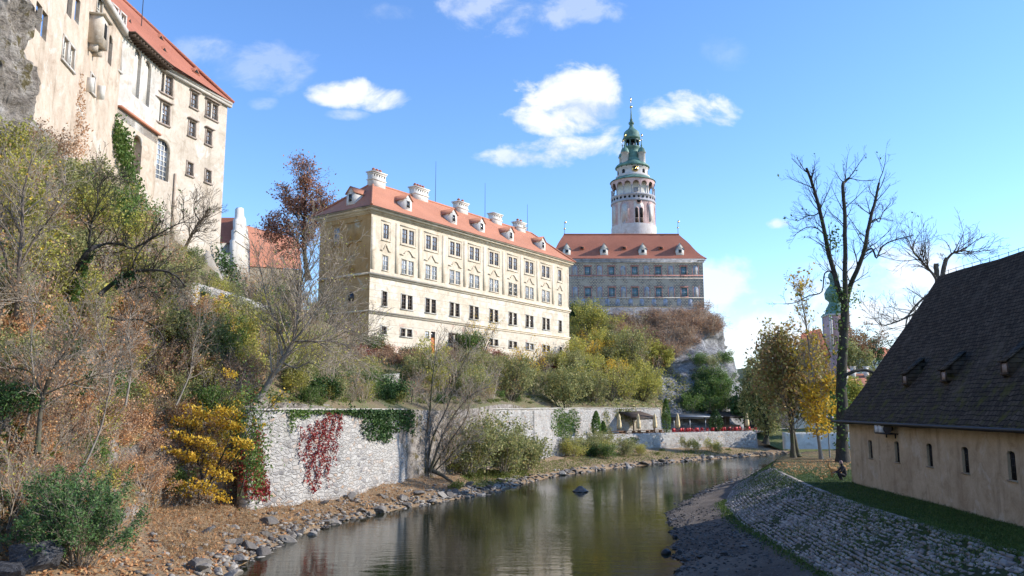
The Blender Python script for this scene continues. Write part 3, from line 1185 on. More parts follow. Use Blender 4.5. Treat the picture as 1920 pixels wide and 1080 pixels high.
def hill_fn(V, r, c):
    V = V.copy()
    V[:, 2] = hz(V[:, :2])
    g = np.hypot((hz(V[:, :2] + [0.5, 0]) - V[:, 2]), (hz(V[:, :2] + [0, 0.5]) - V[:, 2])) * 2
    for i in range(len(V)):
        row = i // c
        if row == 0:
            V[i, 2] = -1.2
        if row < 2:
            continue
        x, y, z = V[i]
        k = min(1.0, (row - 1) / 5) * min(1.0, max(0.15, g[i] - 0.35))
        n = fbm(x * .16, y * .16, z * .22, 5)
        m = mn.ridged_multi_fractal(Vector((x * .22, y * .22, z * .3)), 1.0, 2.0, 4, 1.0, 2.0)
        V[i, 2] += k * (1.0 * n)
        V[i, 0] += k * (m - 1.0) * 0.9
        V[i, 1] -= k * (m - 1.0) * 0.4
    return V


HILL = loft('hillside', rows, M_HILL, hill_fn)
HILL.data.materials.append(M_CLIFF2)
_vn = np.zeros(len(HILL.data.polygons) * 3, dtype=np.float32)
HILL.data.polygons.foreach_get('normal', _vn)
_ctr = np.zeros(len(HILL.data.polygons) * 3, dtype=np.float32)
HILL.data.polygons.foreach_get('center', _ctr)
_nz = np.abs(_vn.reshape(-1, 3)[:, 2])
_c = _ctr.reshape(-1, 3)
_mi = ((_nz < 0.60) & (_c[:, 1] < 92)).astype(np.int32)
HILL.data.polygons.foreach_set('material_index', _mi)
struct(HILL)

# rock promontory under the painted house
CB = resample([(6, 146, 8), (15, 140, 6), (24, 134, 2.8), (33, 138, 2.8), (40, 146, 2.8), (45.2, 158, 2.5), (47.5, 175, 2), (46, 205, 2)], 120)
CTP = resample([(9, 173, 28.6), (16, 172.5, 28.6), (24, 172, 28.6), (33, 172.5, 28.6), (40, 173.5, 28.6), (44.2, 178, 28.4), (44.6, 190, 28.4), (43, 207, 28.4)], 120)
rows = []
ex = np.interp(np.linspace(0, 1, 120), [0, 0.3, 0.55, 1], [1.0, 1.1, 1.9, 2.6])
for i in range(60):
    t = i / 59
    q = CB * (1 - t) + CTP * t
    f = (t ** ex)[:, None]
    q[:, :2] = CB[:, :2] * (1 - f) + CTP[:, :2] * f
    rows.append(q)
top = CTP.copy()
top[:, :2] = top[:, :2] * 0.2 + np.array([26, 190]) * 0.8
rows.append(top)


def cliff_fn(V, r, c):
    V = V.copy()
    for i in range(len(V)):
        row = i // c
        x, y, z = V[i]
        k = 1.0 if row < r - 6 else 0.25
        d = Vector((x - 24, y - 186, 0)).normalized()
        n = mn.ridged_multi_fractal(Vector((x * .11, y * .11, z * .16)), 0.9, 2.1, 6, 1.0, 2.0)
        n2 = fbm(x * .07, y * .07, z * .09, 3)
        a = k * ((n - 1.0) * 2.2 + n2 * 1.5)
        V[i, 0] += d.x * a
        V[i, 1] += d.y * a
        V[i, 2] += k * 0.6 * fbm(x * .3, y * .3, z * .3)
    return V


CLIFF = loft('cliff', rows, M_CLIFF, cliff_fn, smooth=False)
struct(CLIFF)

# terrace floor behind the low wall
tl = LWB
tl = resample([(p.x - .3, p.y + .4, 3.0) for p in tl], 40)
tb = resample([(W1[4].x - .5, W1[4].y + .5, 3.0), (5.4, 109, 3.0), (13.4, 123, 3.0), (W1END.x, W1END.y, 3.0), (34, 146, 3.0), (48, 160, 3.0), (60, 165, 3.0)], 40)
tb[:, 0] -= 0.5
struct(loft('terrace_ground', lerp_rows(tl, tb, 6), M_TERR))

# right bank: beach, cobbled slope, lawn
RW = [Vector((4.5, -30, 0)), Vector((5.5, 12, 0)), Vector((6.6, 28, 0))] + [Pz(x, y, 0) for x, y in [(1268, 1080), (1266, 1042), (1260, 990), (1248, 967), (1285, 940), (1340, 912), (1400, 893), (1440, 880), (1485, 865)]] + [Vector((46, 103, 0)), Vector((70, 104, 0)), Vector((160, 104, 0))]
RC = [Vector((11.0, -30, .7)), Vector((11.2, 12, .7)), Vector((11.5, 24, .7))] + [Pz(x, y, z) for x, y, z in [(1537, 1072, .7), (1440, 1012, .7), (1387, 982, .7), (1357, 949, .75), (1376, 911, .7), (1414, 892, .6)]] + [Vector((27, 85, .7)), Vector((34, 92, .7)), Vector((47, 98, .7)), Vector((70, 99, .7)), Vector((160, 99, .7))]
RT = [Vector((15.6, -30, 2.6)), Vector((15.5, 12, 2.6))] + [Pz(x, y, 2.6) for x, y in [(1920, 1042), (1762, 997), (1612, 949), (1519, 915), (1462, 888)]] + [Vector((20.2, 64, 2.45)), Vector((24.0, 74, 2.3)), Vector((29, 82, 2.2)), Vector((37, 88, 2.1)), Vector((50, 92, 2.1)), Vector((72, 94, 2.2)), Vector((160, 94, 2.4))]


def smooth_pl(pl, n):
    q = resample(pl, n)
    for _ in range(3):
        q[1:-1] = q[:-2] * .25 + q[1:-1] * .5 + q[2:] * .25
    return q


def stations(pl):
    """resample by matching key distances so the strips pair up"""
    q = np.asarray([tuple(p) for p in pl])
    return q


NR_ = 300


def match(pl):
    # parametrise by a blend of y (near part) and x (far part)
    q = smooth_pl(pl, 600)
    s = q[:, 1] + np.maximum(0, q[:, 0] - 20) * 0.9
    s = np.maximum.accumulate(s + np.arange(len(s)) * 1e-6)
    t = np.linspace(-28, 200, NR_)
    return np.stack([np.interp(t, s, q[:, k]) for k in range(3)], 1)


rw, rc, rt = match(RW), match(RC), match(RT)
rin = rw.copy()
rin[:, 0] -= 2.5
rin[:, 1] += 1.0
rin[:, 2] = -0.9


def beach_fn(V, r, c):
    V = V.copy()
    for i in range(len(V)):
        row = i // c
        x, y, z = V[i]
        if row < r - 1:
            V[i, 2] += (0.16 if row > 1 else 0.06) * fbm(x * .5, y * .5, 1.0) + 0.04 * fbm(x * 2, y * 2, 1)
        if 0 < row < 4:
            V[i, 0] += 0.7 * fbm(x * .25, y * .35, 2)
    return V


struct(loft('gravel_beach', [rin] + lerp_rows(rw, rc, 10, lambda t: t ** 0.8), M_GRAVEL, beach_fn))
COB = lerp_rows(rc, rt, 12)


def cob_fn(V, r, c):
    V = V.copy()
    for i in range(len(V)):
        x, y, z = V[i]
        if 0 < i // c < r - 1:
            V[i, 2] += 0.10 * fbm(x * .4, y * .4, 7)
    return V


struct(loft('cobble_slope_ground', COB, M_MOSS, cob_fn))
lawn_in = rt.copy()
lw = [rt]
for d in (0.25, 1.2, 2.5, 5, 9, 16, 30, 60, 130):
    q = rt.copy()
    q[:, 0] = np.minimum(q[:, 0] + d, np.maximum(160, q[:, 0]))
    q[:, 1] = q[:, 1] * 1.0 - np.where(q[:, 1] > 70, np.minimum(d * 0.35, 30), 0)
    q[:, 2] = 2.62
    lw.append(q)


def lawn_fn(V, r, c):
    V = V.copy()
    for i in range(c, len(V)):
        x, y, z = V[i]
        V[i, 2] += 0.08 * fbm(x * .25, y * .25, 4)
    return V


LAWN = loft('lawn', lw, M_LAWN, lawn_fn)
LAWN.data.materials.append(M_LEAFLAWN)
_ctr = np.zeros(len(LAWN.data.polygons) * 3, dtype=np.float32)
LAWN.data.polygons.foreach_get('center', _ctr)
LAWN.data.polygons.foreach_set('material_index', ((_ctr.reshape(-1, 3)[:, 1] + np.random.RandomState(3).normal(0, 4.0, len(_ctr) // 3)) > 64).astype(np.int32))
struct(LAWN)

# bank between the terrace end and the far bank
ga = resample([(45, 128.5, -.5), (50, 130.0, -.5), (56, 128.5, -.5)], 40)
gb1 = resample([(42, 131.5, .9), (49, 132.2, 1.2), (58, 131, 1.5)], 40)
gc = resample([(41.5, 136, 1.6), (50, 137, 2.0), (62, 136, 2.4)], 40)
gd = resample([(42, 150, 3.2), (55, 152, 3.2), (75, 152, 3.2)], 40)
struct(loft('bend_ground', [ga, gb1, gc, gd], M_BANKG))

# far bank beyond the bend and hill behind the town
fb0 = resample([(52, 129, -0.4), (60, 124, -0.4), (74, 119.5, -0.4), (110, 116, -0.4), (260, 112, -0.4)], 60)
fb1 = resample([(53, 132, 1.8), (61, 127, 1.8), (75, 122.5, 1.8), (111, 119, 1.8), (260, 115, 1.8)], 60)
fb2 = resample([(54, 140, 2.6), (63, 135, 2.6), (77, 130, 2.6), (113, 128, 2.6), (260, 125, 2.6)], 60)
fb3 = resample([(60, 330, 4), (90, 330, 4), (120, 330, 4), (200, 330, 4), (500, 330, 4)], 60)
struct(loft('far_bank_ground', [fb0, fb1, fb2, fb3], M_BANKG))
hx = np.linspace(-100, 900, 120)
rows = []
for j in range(24):
    y = 330 + j * 22
    rr = np.stack([hx + j * 6, np.full(120, y), np.zeros(120)], 1)
    for k in range(120):
        rr[k, 2] = 3 + 46 * math.sin(min(1, j / 18) * math.pi / 2) * (0.55 + 0.5 * math.exp(-((rr[k, 0] - 330) / 170) ** 2)) * (0.3 + 0.7 * min(1, max(0, (rr[k, 0] - 60) / 120))) + 5 * fbm(rr[k, 0] * .01, y * .01, 2)
    rows.append(rr)
struct(loft('far_hill', rows, M_FARHILL))

BVH = BVHTree.FromPolygons([tuple(v) for v in np.concatenate(TV)], TF)


def hit(px, py):
    d = ray(px, py).normalized()
    loc, nor, idx, dist = BVH.ray_cast(Vector((0, 0, EYE)), d)
    return loc


def drop(x, y, z0=60):
    loc, nor, idx, dist = BVH.ray_cast(Vector((x, y, z0)), Vector((0, 0, -1)))
    return loc.z if loc else 0.0


def strip_at(f, v):
    """point on the cobbled slope: f = index position 0..1 along, v = across 0..1"""
    j = f * (NR_ - 1)
    i = min(NR_ - 2, int(j))
    a = (rc[i] * (1 - j + i) + rc[i + 1] * (j - i))
    b = (rt[i] * (1 - j + i) + rt[i + 1] * (j - i))
    return a * (1 - v) + b * v


# cobble stones laid in the slope, one irregular block each
def cobbles():
    rng = random.Random(5)
    mb = MB()
    j = 0
    # walk along by arclength of the mid line
    mid = (rc + rt) / 2
    sl = np.concatenate([[0], np.cumsum(np.linalg.norm(np.diff(mid, axis=0), axis=1))])
    y_ok = np.where((mid[:, 1] > 22) & (mid[:, 1] < 80))[0]
    s0, s1 = sl[y_ok[0]], sl[y_ok[-1]]
    nrow = 24
    VV, FF = [], []
    for row in range(nrow):
        s = s0 + rng.random() * 0.3
        while s < s1:
            w = rng.uniform(0.15, 0.40)
            v0 = row / nrow
            v1 = (row + 1) / nrow

            def pt(ss, vv):
                f = np.interp(ss, sl, np.linspace(0, 1, NR_))
                return Vector(strip_at(float(f), min(1, max(0, vv))))
            sk = 0.30 * 1.5
            jj = lambda a: rng.uniform(-a, a)
            g = 0.018
            wav = 0.35 * math.sin(s * 0.35 + row * 0.5) / nrow
            c = [pt(s + g + sk * v0 + jj(.05), v0 + wav + jj(.012)), pt(s + w - g + sk * v0 + jj(.05), v0 + wav + jj(.012)), pt(s + w - g + sk * v1 + jj(.035), v1 + wav - .010 + jj(.010)), pt(s + g + sk * v1 + jj(.035), v1 + wav - .010 + jj(.010))]
            if rng.random() < (0.03 if row < 12 else 0.14):
                s += w
                continue
            n = (c[1] - c[0]).cross(c[3] - c[0]).normalized()
            if n.z < 0:
                n = -n
            cc = (c[0] + c[1] + c[2] + c[3]) / 4
            hgt = rng.uniform(0.025, 0.065)
            base = [p - n * 0.06 for p in c]
            mid_ = [p + (cc - p) * 0.05 + n * hgt * .6 for p in c]
            topq = [p + (cc - p) * rng.uniform(0.14, 0.24) + n * (hgt + jj(.012)) for p in c]
            k = len(VV)
            VV.extend([p[:] for p in base + mid_ + topq])
            for a in (0, 4):
                for q in range(4):
                    q2 = (q + 1) % 4
                    FF.append((k + a + q, k + a + q2, k + a + 4 + q2, k + a + 4 + q))
            FF.append((k + 8, k + 9, k + 10, k + 11))
            s += w
    mb.add(VV, np.asarray(FF, dtype=np.int32))
    o = mb.build('cobble_slope', M_COBBLE)
    struct(o)
    # kerb stones along the top of the slope
    mb = MB()
    sl2 = np.concatenate([[0], np.cumsum(np.linalg.norm(np.diff(rt, axis=0), axis=1))])
    ok = np.where((rt[:, 1] > 22) & (rt[:, 1] < 62))[0]
    s = sl2[ok[0]]
    while s < sl2[ok[-1]]:
        w = rng.uniform(0.35, 0.75)
        f0 = np.interp(s + .015, sl2, np.arange(NR_))
        f1 = np.interp(s + w - .015, sl2, np.arange(NR_))

        def rp(f, off, z):
            i = min(NR_ - 2, int(f))
            q = rt[i] * (1 - f + i) + rt[i + 1] * (f - i)
            return (q[0] + off + rng.uniform(-.02, .02), q[1], q[2] + z)
        h = rng.uniform(.03, .06)
        mb.hexa([rp(f0, -.05, -.2), rp(f0, .30, -.2), rp(f1, .30, -.2), rp(f1, -.05, -.2), rp(f0, -.02, h), rp(f0, .27, h + .01), rp(f1, .27, h + .01), rp(f1, -.02, h)])
        s += w
    struct(mb.build('kerb', M_COBBLE))


cobbles()

# ------------------------------------------------------------------ buildings
def arch_fill(fac, mb, s0, s1, ztop, o0, o1, seg=8, rise=None, mi=0):
    """two spandrels that turn the head of a rectangular opening into an arch"""
    r = (s1 - s0) / 2
    rise = rise or r
    m = (s0 + s1) / 2
    for sg in (-1, 1):
        pts = [(m + sg * r, ztop), (m + sg * r, ztop - rise)]
        for i in range(1, seg + 1):
            a = math.pi / 2 * i / seg
            pts.append((m + sg * r * math.cos(a), ztop - rise + rise * math.sin(a)))
        fac.panel(mb, pts, o0, o1, mi)


def surround(fac, f, s, z, w, h, m, t=0.16, hood=True, sill=True, o=0.06, parent_name='surround', hoodd=0.22):
    mb = MB()
    a, b, lo, hi = s - w / 2, s + w / 2, z - h / 2, z + h / 2
    fac.box(mb, a - t, a, lo, hi, .002, o)
    fac.box(mb, b, b + t, lo, hi, .002, o)
    fac.box(mb, a - t, b + t, hi, hi + t, .002, o)
    if sill:
        fac.box(mb, a - t - .06, b + t + .06, lo - t, lo, .002, o + .10)
    if hood:
        fac.box(mb, a - t - .12, b + t + .12, hi + t, hi + t + .12, .002, hoodd)
    return mb.build(parent_name, m, f)


def gable_dormer(fac, root, s, of, zb, w, h, gh, depth, mw, mr, mpane, name='dormer', hip=False):
    b = MB()
    a, c = s - w / 2, s + w / 2
    fac.box(b, a, c, zb - 0.5, zb + h, of - depth, of)
    fac.panel(b, [(a, zb + h), (c, zb + h), (s, zb + h + gh)], of - .12, of)
    d = b.build(name, mw, root)
    r = MB()
    e = .16
    p = fac.pt
    for sg in (-1, 1):
        x = s + sg * (w / 2 + e)
        zz = zb + h - e * gh / (w / 2)
        q = [p(x, zz, of + e), p(s, zb + h + gh, of + e), p(s, zb + h + gh, of - depth - 1.0), p(x, zz, of - depth)]
        r.poly_prism(q, (0, 0, .09))
    r.build('dormer_roof', mr, d)
    g = MB()
    fac.box(g, s - w * .2, s + w * .2, zb + h * .28, zb + h * .85, of + .002, of + .03)
    g.build('pane', mpane, d)
    g = MB()
    for x in (s - w * .2 - .07, s + w * .2):
        fac.box(g, x, x + .07, zb + h * .25, zb + h * .88, of + .002, of + .06)
    fac.box(g, s - w * .2 - .07, s + w * .2 + .07, zb + h * .88, zb + h * .93, of + .002, of + .07)
    fac.box(g, s - w * .2 - .1, s + w * .2 + .1, zb + h * .2, zb + h * .25, of + .002, of + .08)
    g.build('window_frame', mw, d)
    return d


def chimney(fac, root, s, o, zb, L, D, H, pots, mw=None):
    mw = mw or M_WHITE
    b = MB()
    fac.box(b, s - L / 2, s + L / 2, zb, zb + H, o - D / 2, o + D / 2)
    for z, e, t in ((H * .55, .12, .12), (H * .9, .10, .10), (H, .20, .14)):
        fac.box(b, s - L / 2 - e, s + L / 2 + e, zb + z, zb + z + t, o - D / 2 - e, o + D / 2 + e)
    c = b.build('chimney', mw, root)
    n = max(3, int(L / .45))
    for i in range(n):
        x = s - L / 2 + L * (i + .5) / n
        v = MB()
        fac.box(v, x - .08, x + .08, zb + H * .76, zb + H * .88, o + D / 2 + .002, o + D / 2 + .02)
        v.build('vent_opening', M_DARK, c)
    for i in range(pots):
        x = s + (i - (pots - 1) / 2) * (L * .8 / max(1, pots))
        k = MB()
        q = fac.pt(x, zb + H + .16, o)
        z0 = zb + H + .16
        k.lathe(q, [(.20, z0), (.18, z0 + .28), (.26, z0 + .32), (.23, z0 + .44), (.10, z0 + .58), (0.01, z0 + .6)], 8)
        k.build('chimney_pot', M_TILER, c)
    return c


def rod(loc, h, r, root=None, name='lightning_rod', ball=None, m=None):
    b = MB()
    b.tube([loc, loc + Vector((0, 0, h))], [r, r * .5], 5)
    o = b.build(name, m or M_IRON, root)
    if ball:
        k = MB()
        z = loc.z + h * ball[0]
        R0 = ball[1]
        k.lathe(loc, [(0.01, z - R0), (R0 * .7, z - R0 * .7), (R0, z), (R0 * .7, z + R0 * .7), (0.01, z + R0)], 10)
        k.build('gilt_ball', M_GOLD, o, smooth=True)
        v = MB()
        v.box(loc.x, loc.x + R0 * 1.8, loc.y - .04, loc.y + .04, loc.z + h * .86, loc.z + h)
        v.build('vane', M_GOLD, o)
    return o


# ---- yellow mansion
A = P(697, 388, 100)
ZE = A.z
B = Pz(1066, 492, ZE)
MF = Fac(A, B)
LW = MF.L
WD = 9.6
Cc = MF.p - MF.n * WD
MS = Fac(Cc, MF.p)
zs_ = lambda x, y: MF.hit(x, y)[1]
Z_STR = (zs_(691, 514) + zs_(1066, 581)) / 2
Z_STR2 = (zs_(690, 585) + zs_(1066, 631)) / 2
Z_BASE = zs_(688, 640) - 2.2
mans = empty('mansion', MF.pt(LW / 2, Z_BASE, -WD / 2), 'long cream and ochre four storey mansion with an orange hipped roof above the garden terraces', 'building')
ZT = ZE - 0.55
cols = [(372, 345, 1), (496, 375, 2), (628, 408, 2), (761, 440, 2), (869, 468, 2), (979, 494, 2), (1085, 521, 2), (1178, 545, 2), (1270, 568, 2), (1349, 586, 1)]
S = [MF.hit(600 + x / 3, 320 + y / 3)[0] for x, y, _ in cols]
zr = [zs_(600 + 496 / 3, 320 + y / 3) * .5 + zs_(600 + x2 / 3, 320 + y2 / 3) * .5 for y, x2, y2 in ((375, 1178, 545), (547, 1178, 687), (742, 1178, 848), (912, 1283, 1002))]
ops = []
hoods = MB()
for i, (s, (_, _, k)) in enumerate(zip(S, cols)):
    gl = M_GLASS
    for r, (z, h, w, fr, pn) in enumerate(((zr[0], 1.95, .98, M_FRB, M_GLASS), (zr[1], 1.95, .98, M_FRW, M_GLASSL), (zr[2], 1.9, .88, M_FRB, M_GLASSD), (zr[3], 1.0, .9, M_FRB, M_GLASSD))):
        if r == 1 and i == 6:
            pn = M_GLASSD
        if r == 3 and i == 2:
            continue
        if r == 3 and i in (7,):
            pn = M_GLASS
        f = window(MF, mans, s, z, w, h, fr, pn, lights=k, gap=.34, cols=2, rows=(3 if r < 2 else (4 if r == 2 else 2)), rec=.16 if r < 2 else .2, bar=.055 if r < 2 else .035)
        ops += f
        wn = mans.children[-1]
        tw = (w * k + .34 * (k - 1))
        if r == 0:
            surround(MF, wn, s, z, tw + .5, h + .5, M_TRIM, t=.08, o=.03, hoodd=.09)
        elif r == 1:
            surround(MF, wn, s, z, tw, h, M_TRIM, t=.10, hood=False, o=.03)
        elif r == 2:
            surround(MF, wn, s, z, tw, h, M_FRG, t=.14, hood=False, o=.03)
        else:
            surround(MF, wn, s, z, tw, h, M_FRG if i not in (3, 4) else M_WOODD, t=.2 if i in (3, 4) else .14, hood=False, o=.1 if i in (3, 4) else .05)
    # moulding over the second row: gabled and curved in turn
    zb = zr[1] + 1.95 / 2 + 0.55
    hb = MB()
    hw = (1.5 if k == 2 else .95)
    curved = i in (1, 3, 6, 8)
    pr = [(-hw, 0), (-hw * .55, 0)]
    if curved:
        pr += [(-hw * .55 + hw * 1.1 * j / 8, .12 + .62 * math.sin(math.pi * j / 8)) for j in range(9)]
    else:
        pr += [(0, .85)]
    pr += [(hw * .55, 0), (hw, 0)]
    for (a, za), (b, zb2) in zip(pr[:-1], pr[1:]):
        p = MF.pt
        hb.hexa([p(s + a, zb + za, .12), p(s + b, zb + zb2, .12), p(s + b, zb + zb2, .004), p(s + a, zb + za, .004), p(s + a, zb + za + .14, .16), p(s + b, zb + zb2 + .14, .16), p(s + b, zb + zb2 + .14, .004), p(s + a, zb + za + .14, .004)])
    hb.build('hood_moulding', M_TRIM, mans)
    # lesenes between bays on the upper floors
ds = MF.hit(812, 640)[0]
ops.append((ds - .45, ds + .45, zs_(812, 655) - .6, zs_(812, 640) + .55, .25))
ops.append((ds - .45, ds + .45, zs_(812, 628) - .35, zs_(812, 628) + .45, .25))
ws = MF.hit(801, 628)[0]
ops.append((ws - .4, ws + .4, zs_(801, 628) - .5, zs_(801, 628) + .5, .25))
db = MB()
MF.box(db, ds - .44, ds + .44, zs_(812, 655) - .6, zs_(812, 640) + .55, -.2, -.12)
MF.box(db, ds - .3, ds + .3, zs_(812, 655) - .1, zs_(812, 655) + .55, -.12, -.09)
d = db.build('door', M_DOOR, mans)
gb = MB()
MF.box(gb, ds - .44, ds + .44, zs_(812, 628) - .35, zs_(812, 628) + .45, -.2, -.15)
gb.build('fanlight', M_GLASSD, d)
gb = MB()
MF.box(gb, ws - .4, ws + .4, zs_(801, 628) - .5, zs_(801, 628) + .5, -.2, -.16)
wq = gb.build('window', M_FRW, mans)
gb = MB()
MF.box(gb, ws - .3, ws - .03, zs_(801, 628) - .42, zs_(801, 628) + .42, -.155, -.14)
MF.box(gb, ws + .03, ws + .3, zs_(801, 628) - .42, zs_(801, 628) + .42, -.155, -.14)
gb.build('pane', M_GLASSL, wq)

# side windows
SS = lambda x, y: MS.hit(400 + x / 3.6, 300 + y / 3.6)
sops = []
s1, z1 = SS(832, 512)
sops += window(MS, mans, s1, z1, 1.05, 2.2, M_FRW, M_GLASS, rows=3, rec=.16)
surround(MS, mans.children[-1], s1, z1, 1.5, 2.7, M_SIDE, t=.12, o=.06, hoodd=.14)
s2, z2 = SS(948, 485)
blind = MB()
for q in (-.62, .62):
    MS.box(blind, s2 + q - .55, s2 + q + .55, z2 - 1.1, z2 + 1.1, .002, .04)
MS.box(blind, s2 - 1.5, s2 + 1.5, z2 + 1.25, z2 + 1.4, .002, .14)
MS.box(blind, s2 - 1.5, s2 + 1.5, z2 - 1.45, z2 - 1.25, .002, .14)
blind.build('blind_window_moulding', M_SIDE, mans)
blind = MB()
s3, z3 = SS(936, 700)
MS.box(blind, s3 - .5, s3 + .5, z3 - 1.1, z3 + 1.1, .002, .05)
blind.build('blind_window_moulding', M_SIDE, mans)
for sx in (s3, SS(825, 720)[0]):
    blind = MB()
    for sg in (-1, 1):
        p = MS.pt
        zz = z3 + 2.3
        blind.hexa([p(sx + sg * .9, zz, .18), p(sx, zz + .6, .18), p(sx, zz + .6, .004), p(sx + sg * .9, zz, .004), p(sx + sg * .9, zz + .18, .22), p(sx, zz + .78, .22), p(sx, zz + .78, .004), p(sx + sg * .9, zz + .18, .004)])
    blind.build('hood_moulding', M_SIDE, mans)
sx, zx = SS(930, 930)
ov = MB()
pp = [(sx + .55 * math.cos(t), zx + .8 * math.sin(t)) for t in np.linspace(0, 2 * math.pi, 17)[:-1]]
MS.panel(ov, pp, .004, .05)
ov.build('oval_window', M_GLASSD, mans)

wb = MB()
bands = [(Z_BASE, Z_STR2, 2), (Z_STR2, Z_STR, 1), (Z_STR, ZT, 0)]
for z0, z1, mi in bands:
    MF.wall(wb, 0, LW, z0, z1, [o for o in ops if z0 < (o[2] + o[3]) / 2 < z1], .22, mi)
    MS.wall(wb, 0, WD, z0, z1, [o for o in sops if z0 < (o[2] + o[3]) / 2 < z1], .22, 3 if mi == 0 else 4)
# closed back and right end
K = [MF.pt(LW, 0), MF.pt(LW, 0, -WD), MF.pt(0, 0, -WD)]
for a, b in ((K[0], K[1]), (K[1], K[2])):
    wb.quad((a.x, a.y, Z_BASE), (b.x, b.y, Z_BASE), (b.x, b.y, ZT), (a.x, a.y, ZT), 0)
mwall = wb.build('wall', [M_MANS, M_MANS_LOW, M_MANS_BASE, M_SIDE, M_SIDE_LOW], mans)
tr = MB()
for z, h, o in ((Z_STR, .28, .28), (Z_STR2, .2, .16)):
    MF.box(tr, -o, LW + o, z - h / 2, z + h / 2, .003, o)
    MS.box(tr, 0, WD - .003, z - h / 2, z + h / 2, .003, o)
    MF.box(tr, -o * .6, LW + o * .6, z - h / 2 - .25, z - h / 2, .003, o * .45)
tr.build('string_course', M_TRIM, mans)
edges = [0] + [(S[i] + S[i + 1]) / 2 for i in range(9)] + [LW]
for i, e in enumerate(edges):
    a = max(0.05, e - .35)
    tr = MB()
    MF.box(tr, a, min(LW - .05, a + .7), Z_STR + .6, ZT - .7, .002, .025)
    tr.build('lesene', M_MANS, mans)
cn = MB()
for z0, z1, o in ((ZE - .85, ZE - .7, .12), (ZE - .7, ZE - .45, .30), (ZE - .45, ZE - .16, .62)):
    MF.box(cn, -o, LW + o, z0, z1 - .002, -.3, o)
    MS.box(cn, -o, WD - .31, z0, z1 - .002, -.3, o)
cn.build('cornice', M_TRIM, mans)
cn = MB()
MF.box(cn, -.86, LW + .86, ZE - .16, ZE - .03, -.2, .86)
MS.box(cn, -.86, WD - .25, ZE - .16, ZE - .03, -.2, .86)
cn.build('gutter', M_TRIMD, mans)
ZR = P(701, 345, 107).z
ov_ = .95
p = MF.pt
E = [p(-ov_, ZE, ov_), p(LW + ov_, ZE, ov_), p(LW + ov_, ZE, -WD - ov_), p(-ov_, ZE, -WD - ov_)]
hw = WD / 2
R1, R2 = p(hw, ZR, -hw), p(LW - hw, ZR, -hw)
rb = MB()


def slope(mb, quad, n, m, thick=0.0, sag=0.0, mi=0):
    """bilinear patch with a slight concave flare at the eave"""
    a, b, c, d = [Vector(q) for q in quad]
    vs, fs = [], []
    for i in range(m + 1):
        v = i / m
        for j in range(n + 1):
            u = j / n
            q = (a.lerp(b, u)).lerp(d.lerp(c, u), v)
            q.z -= sag * math.sin(math.pi * min(1, v * 1.6)) if v < .63 else 0
            q.z += 0.03 * fbm(q.x * .5, q.y * .5, q.z * .5, 2)
            vs.append(q[:])
    for i in range(m):
        for j in range(n):
            k = i * (n + 1) + j
            fs.append((k, k + 1, k + n + 2, k + n + 1))
    mb.add(vs, np.asarray(fs, dtype=np.int32), mi)


slope(rb, (E[0], E[1], R2, R1), 40, 8, sag=.12)
slope(rb, (E[1], E[2], R2, R2), 8, 8, sag=.12)
slope(rb, (E[2], E[3], R1, R2), 20, 4, sag=.12)
slope(rb, (E[3], E[0], R1, R1), 12, 8, sag=.12)
mroof = rb.build('roof', M_TILE, mans)
rt_ = MB()
for a, b in ((R1, R2), (E[0], R1), (E[1], R2), (E[3], R1)):
    rt_.tube([a + Vector((0, 0, .05)), b + Vector((0, 0, .05))], [.16, .16], 6)
rt_.build('ridge_tiles', M_TILE, mroof)
pitch = (ZR - ZE) / (hw + ov_)
for x, y in ((505, 215), (762, 285), (920, 332), (1084, 378), (1264, 428)):
    s = MF.hit(600 + x / 3, 320 + y / 3 + 6)[0]
    of = -.35
    gable_dormer(MF, mans, s, of, ZE + (ov_ - of) * pitch - .15, 1.55, 1.55, .75, 2.6, M_WHITE, M_TILE, M_GLASSD)
s = MS.hit(600 + 155 / 3, 320 + 195 / 3)[0]
gable_dormer(MS, mans, s + .2, -.3, ZE + (ov_ + .3) * pitch - .15, 1.5, 1.7, .8, 2.4, M_WHITE, M_TILE, M_GLASSD)
for x, y, L, H, pots in ((318, 55, 2.4, 2.4, 3), (556, 125, 2.9, 2.2, 4), (790, 200, 2.4, 2.1, 2), (985, 262, 2.3, 2.1, 0), (1120, 302, 2.3, 2.0, 2)):
    BF = Fac(R1, R2)
    s = BF.hit(600 + x / 3, 320 + y / 3)[0]
    s = min(s, BF.L + 1.5)
    chimney(BF, mans, s, .0, ZR - .9, L, 1.1, H, pots)
BF = Fac(R1, R2)
for x, y, h in ((649, 170, 6.5), (928, 255, 6.0), (1167, 330, 5.0)):
    s = BF.hit(600 + x / 3, 320 + y / 3)[0]
    rod(BF.pt(min(s, BF.L), ZR, 0), h, .045, mans)
dk = MF.hit(1023, 462)[0]
chimney(MF, mans, dk, -hw, ZR - 2.2, .9, .9, 2.6, 0, M_TRIMD)

# ---- castle on the left, three wall runs that turn
C1 = P(427, 192, 85)
ZC = C1.z
e3 = Vector((.31, .95)).normalized()


def back_to(px, py_unused, frm, e):
    """point on the line frm - t e seen at column px (rough, at horizon height)"""
    u = (px - 960) / F_PX
    d = ray(px, 300)
    k = d.x / d.y
    # (fx - t ex) = k (fy - t ey)
    t = (frm.x - k * frm.y) / (e.x - k * e.y)
    return Vector((frm.x - t * e.x, frm.y - t * e.y))


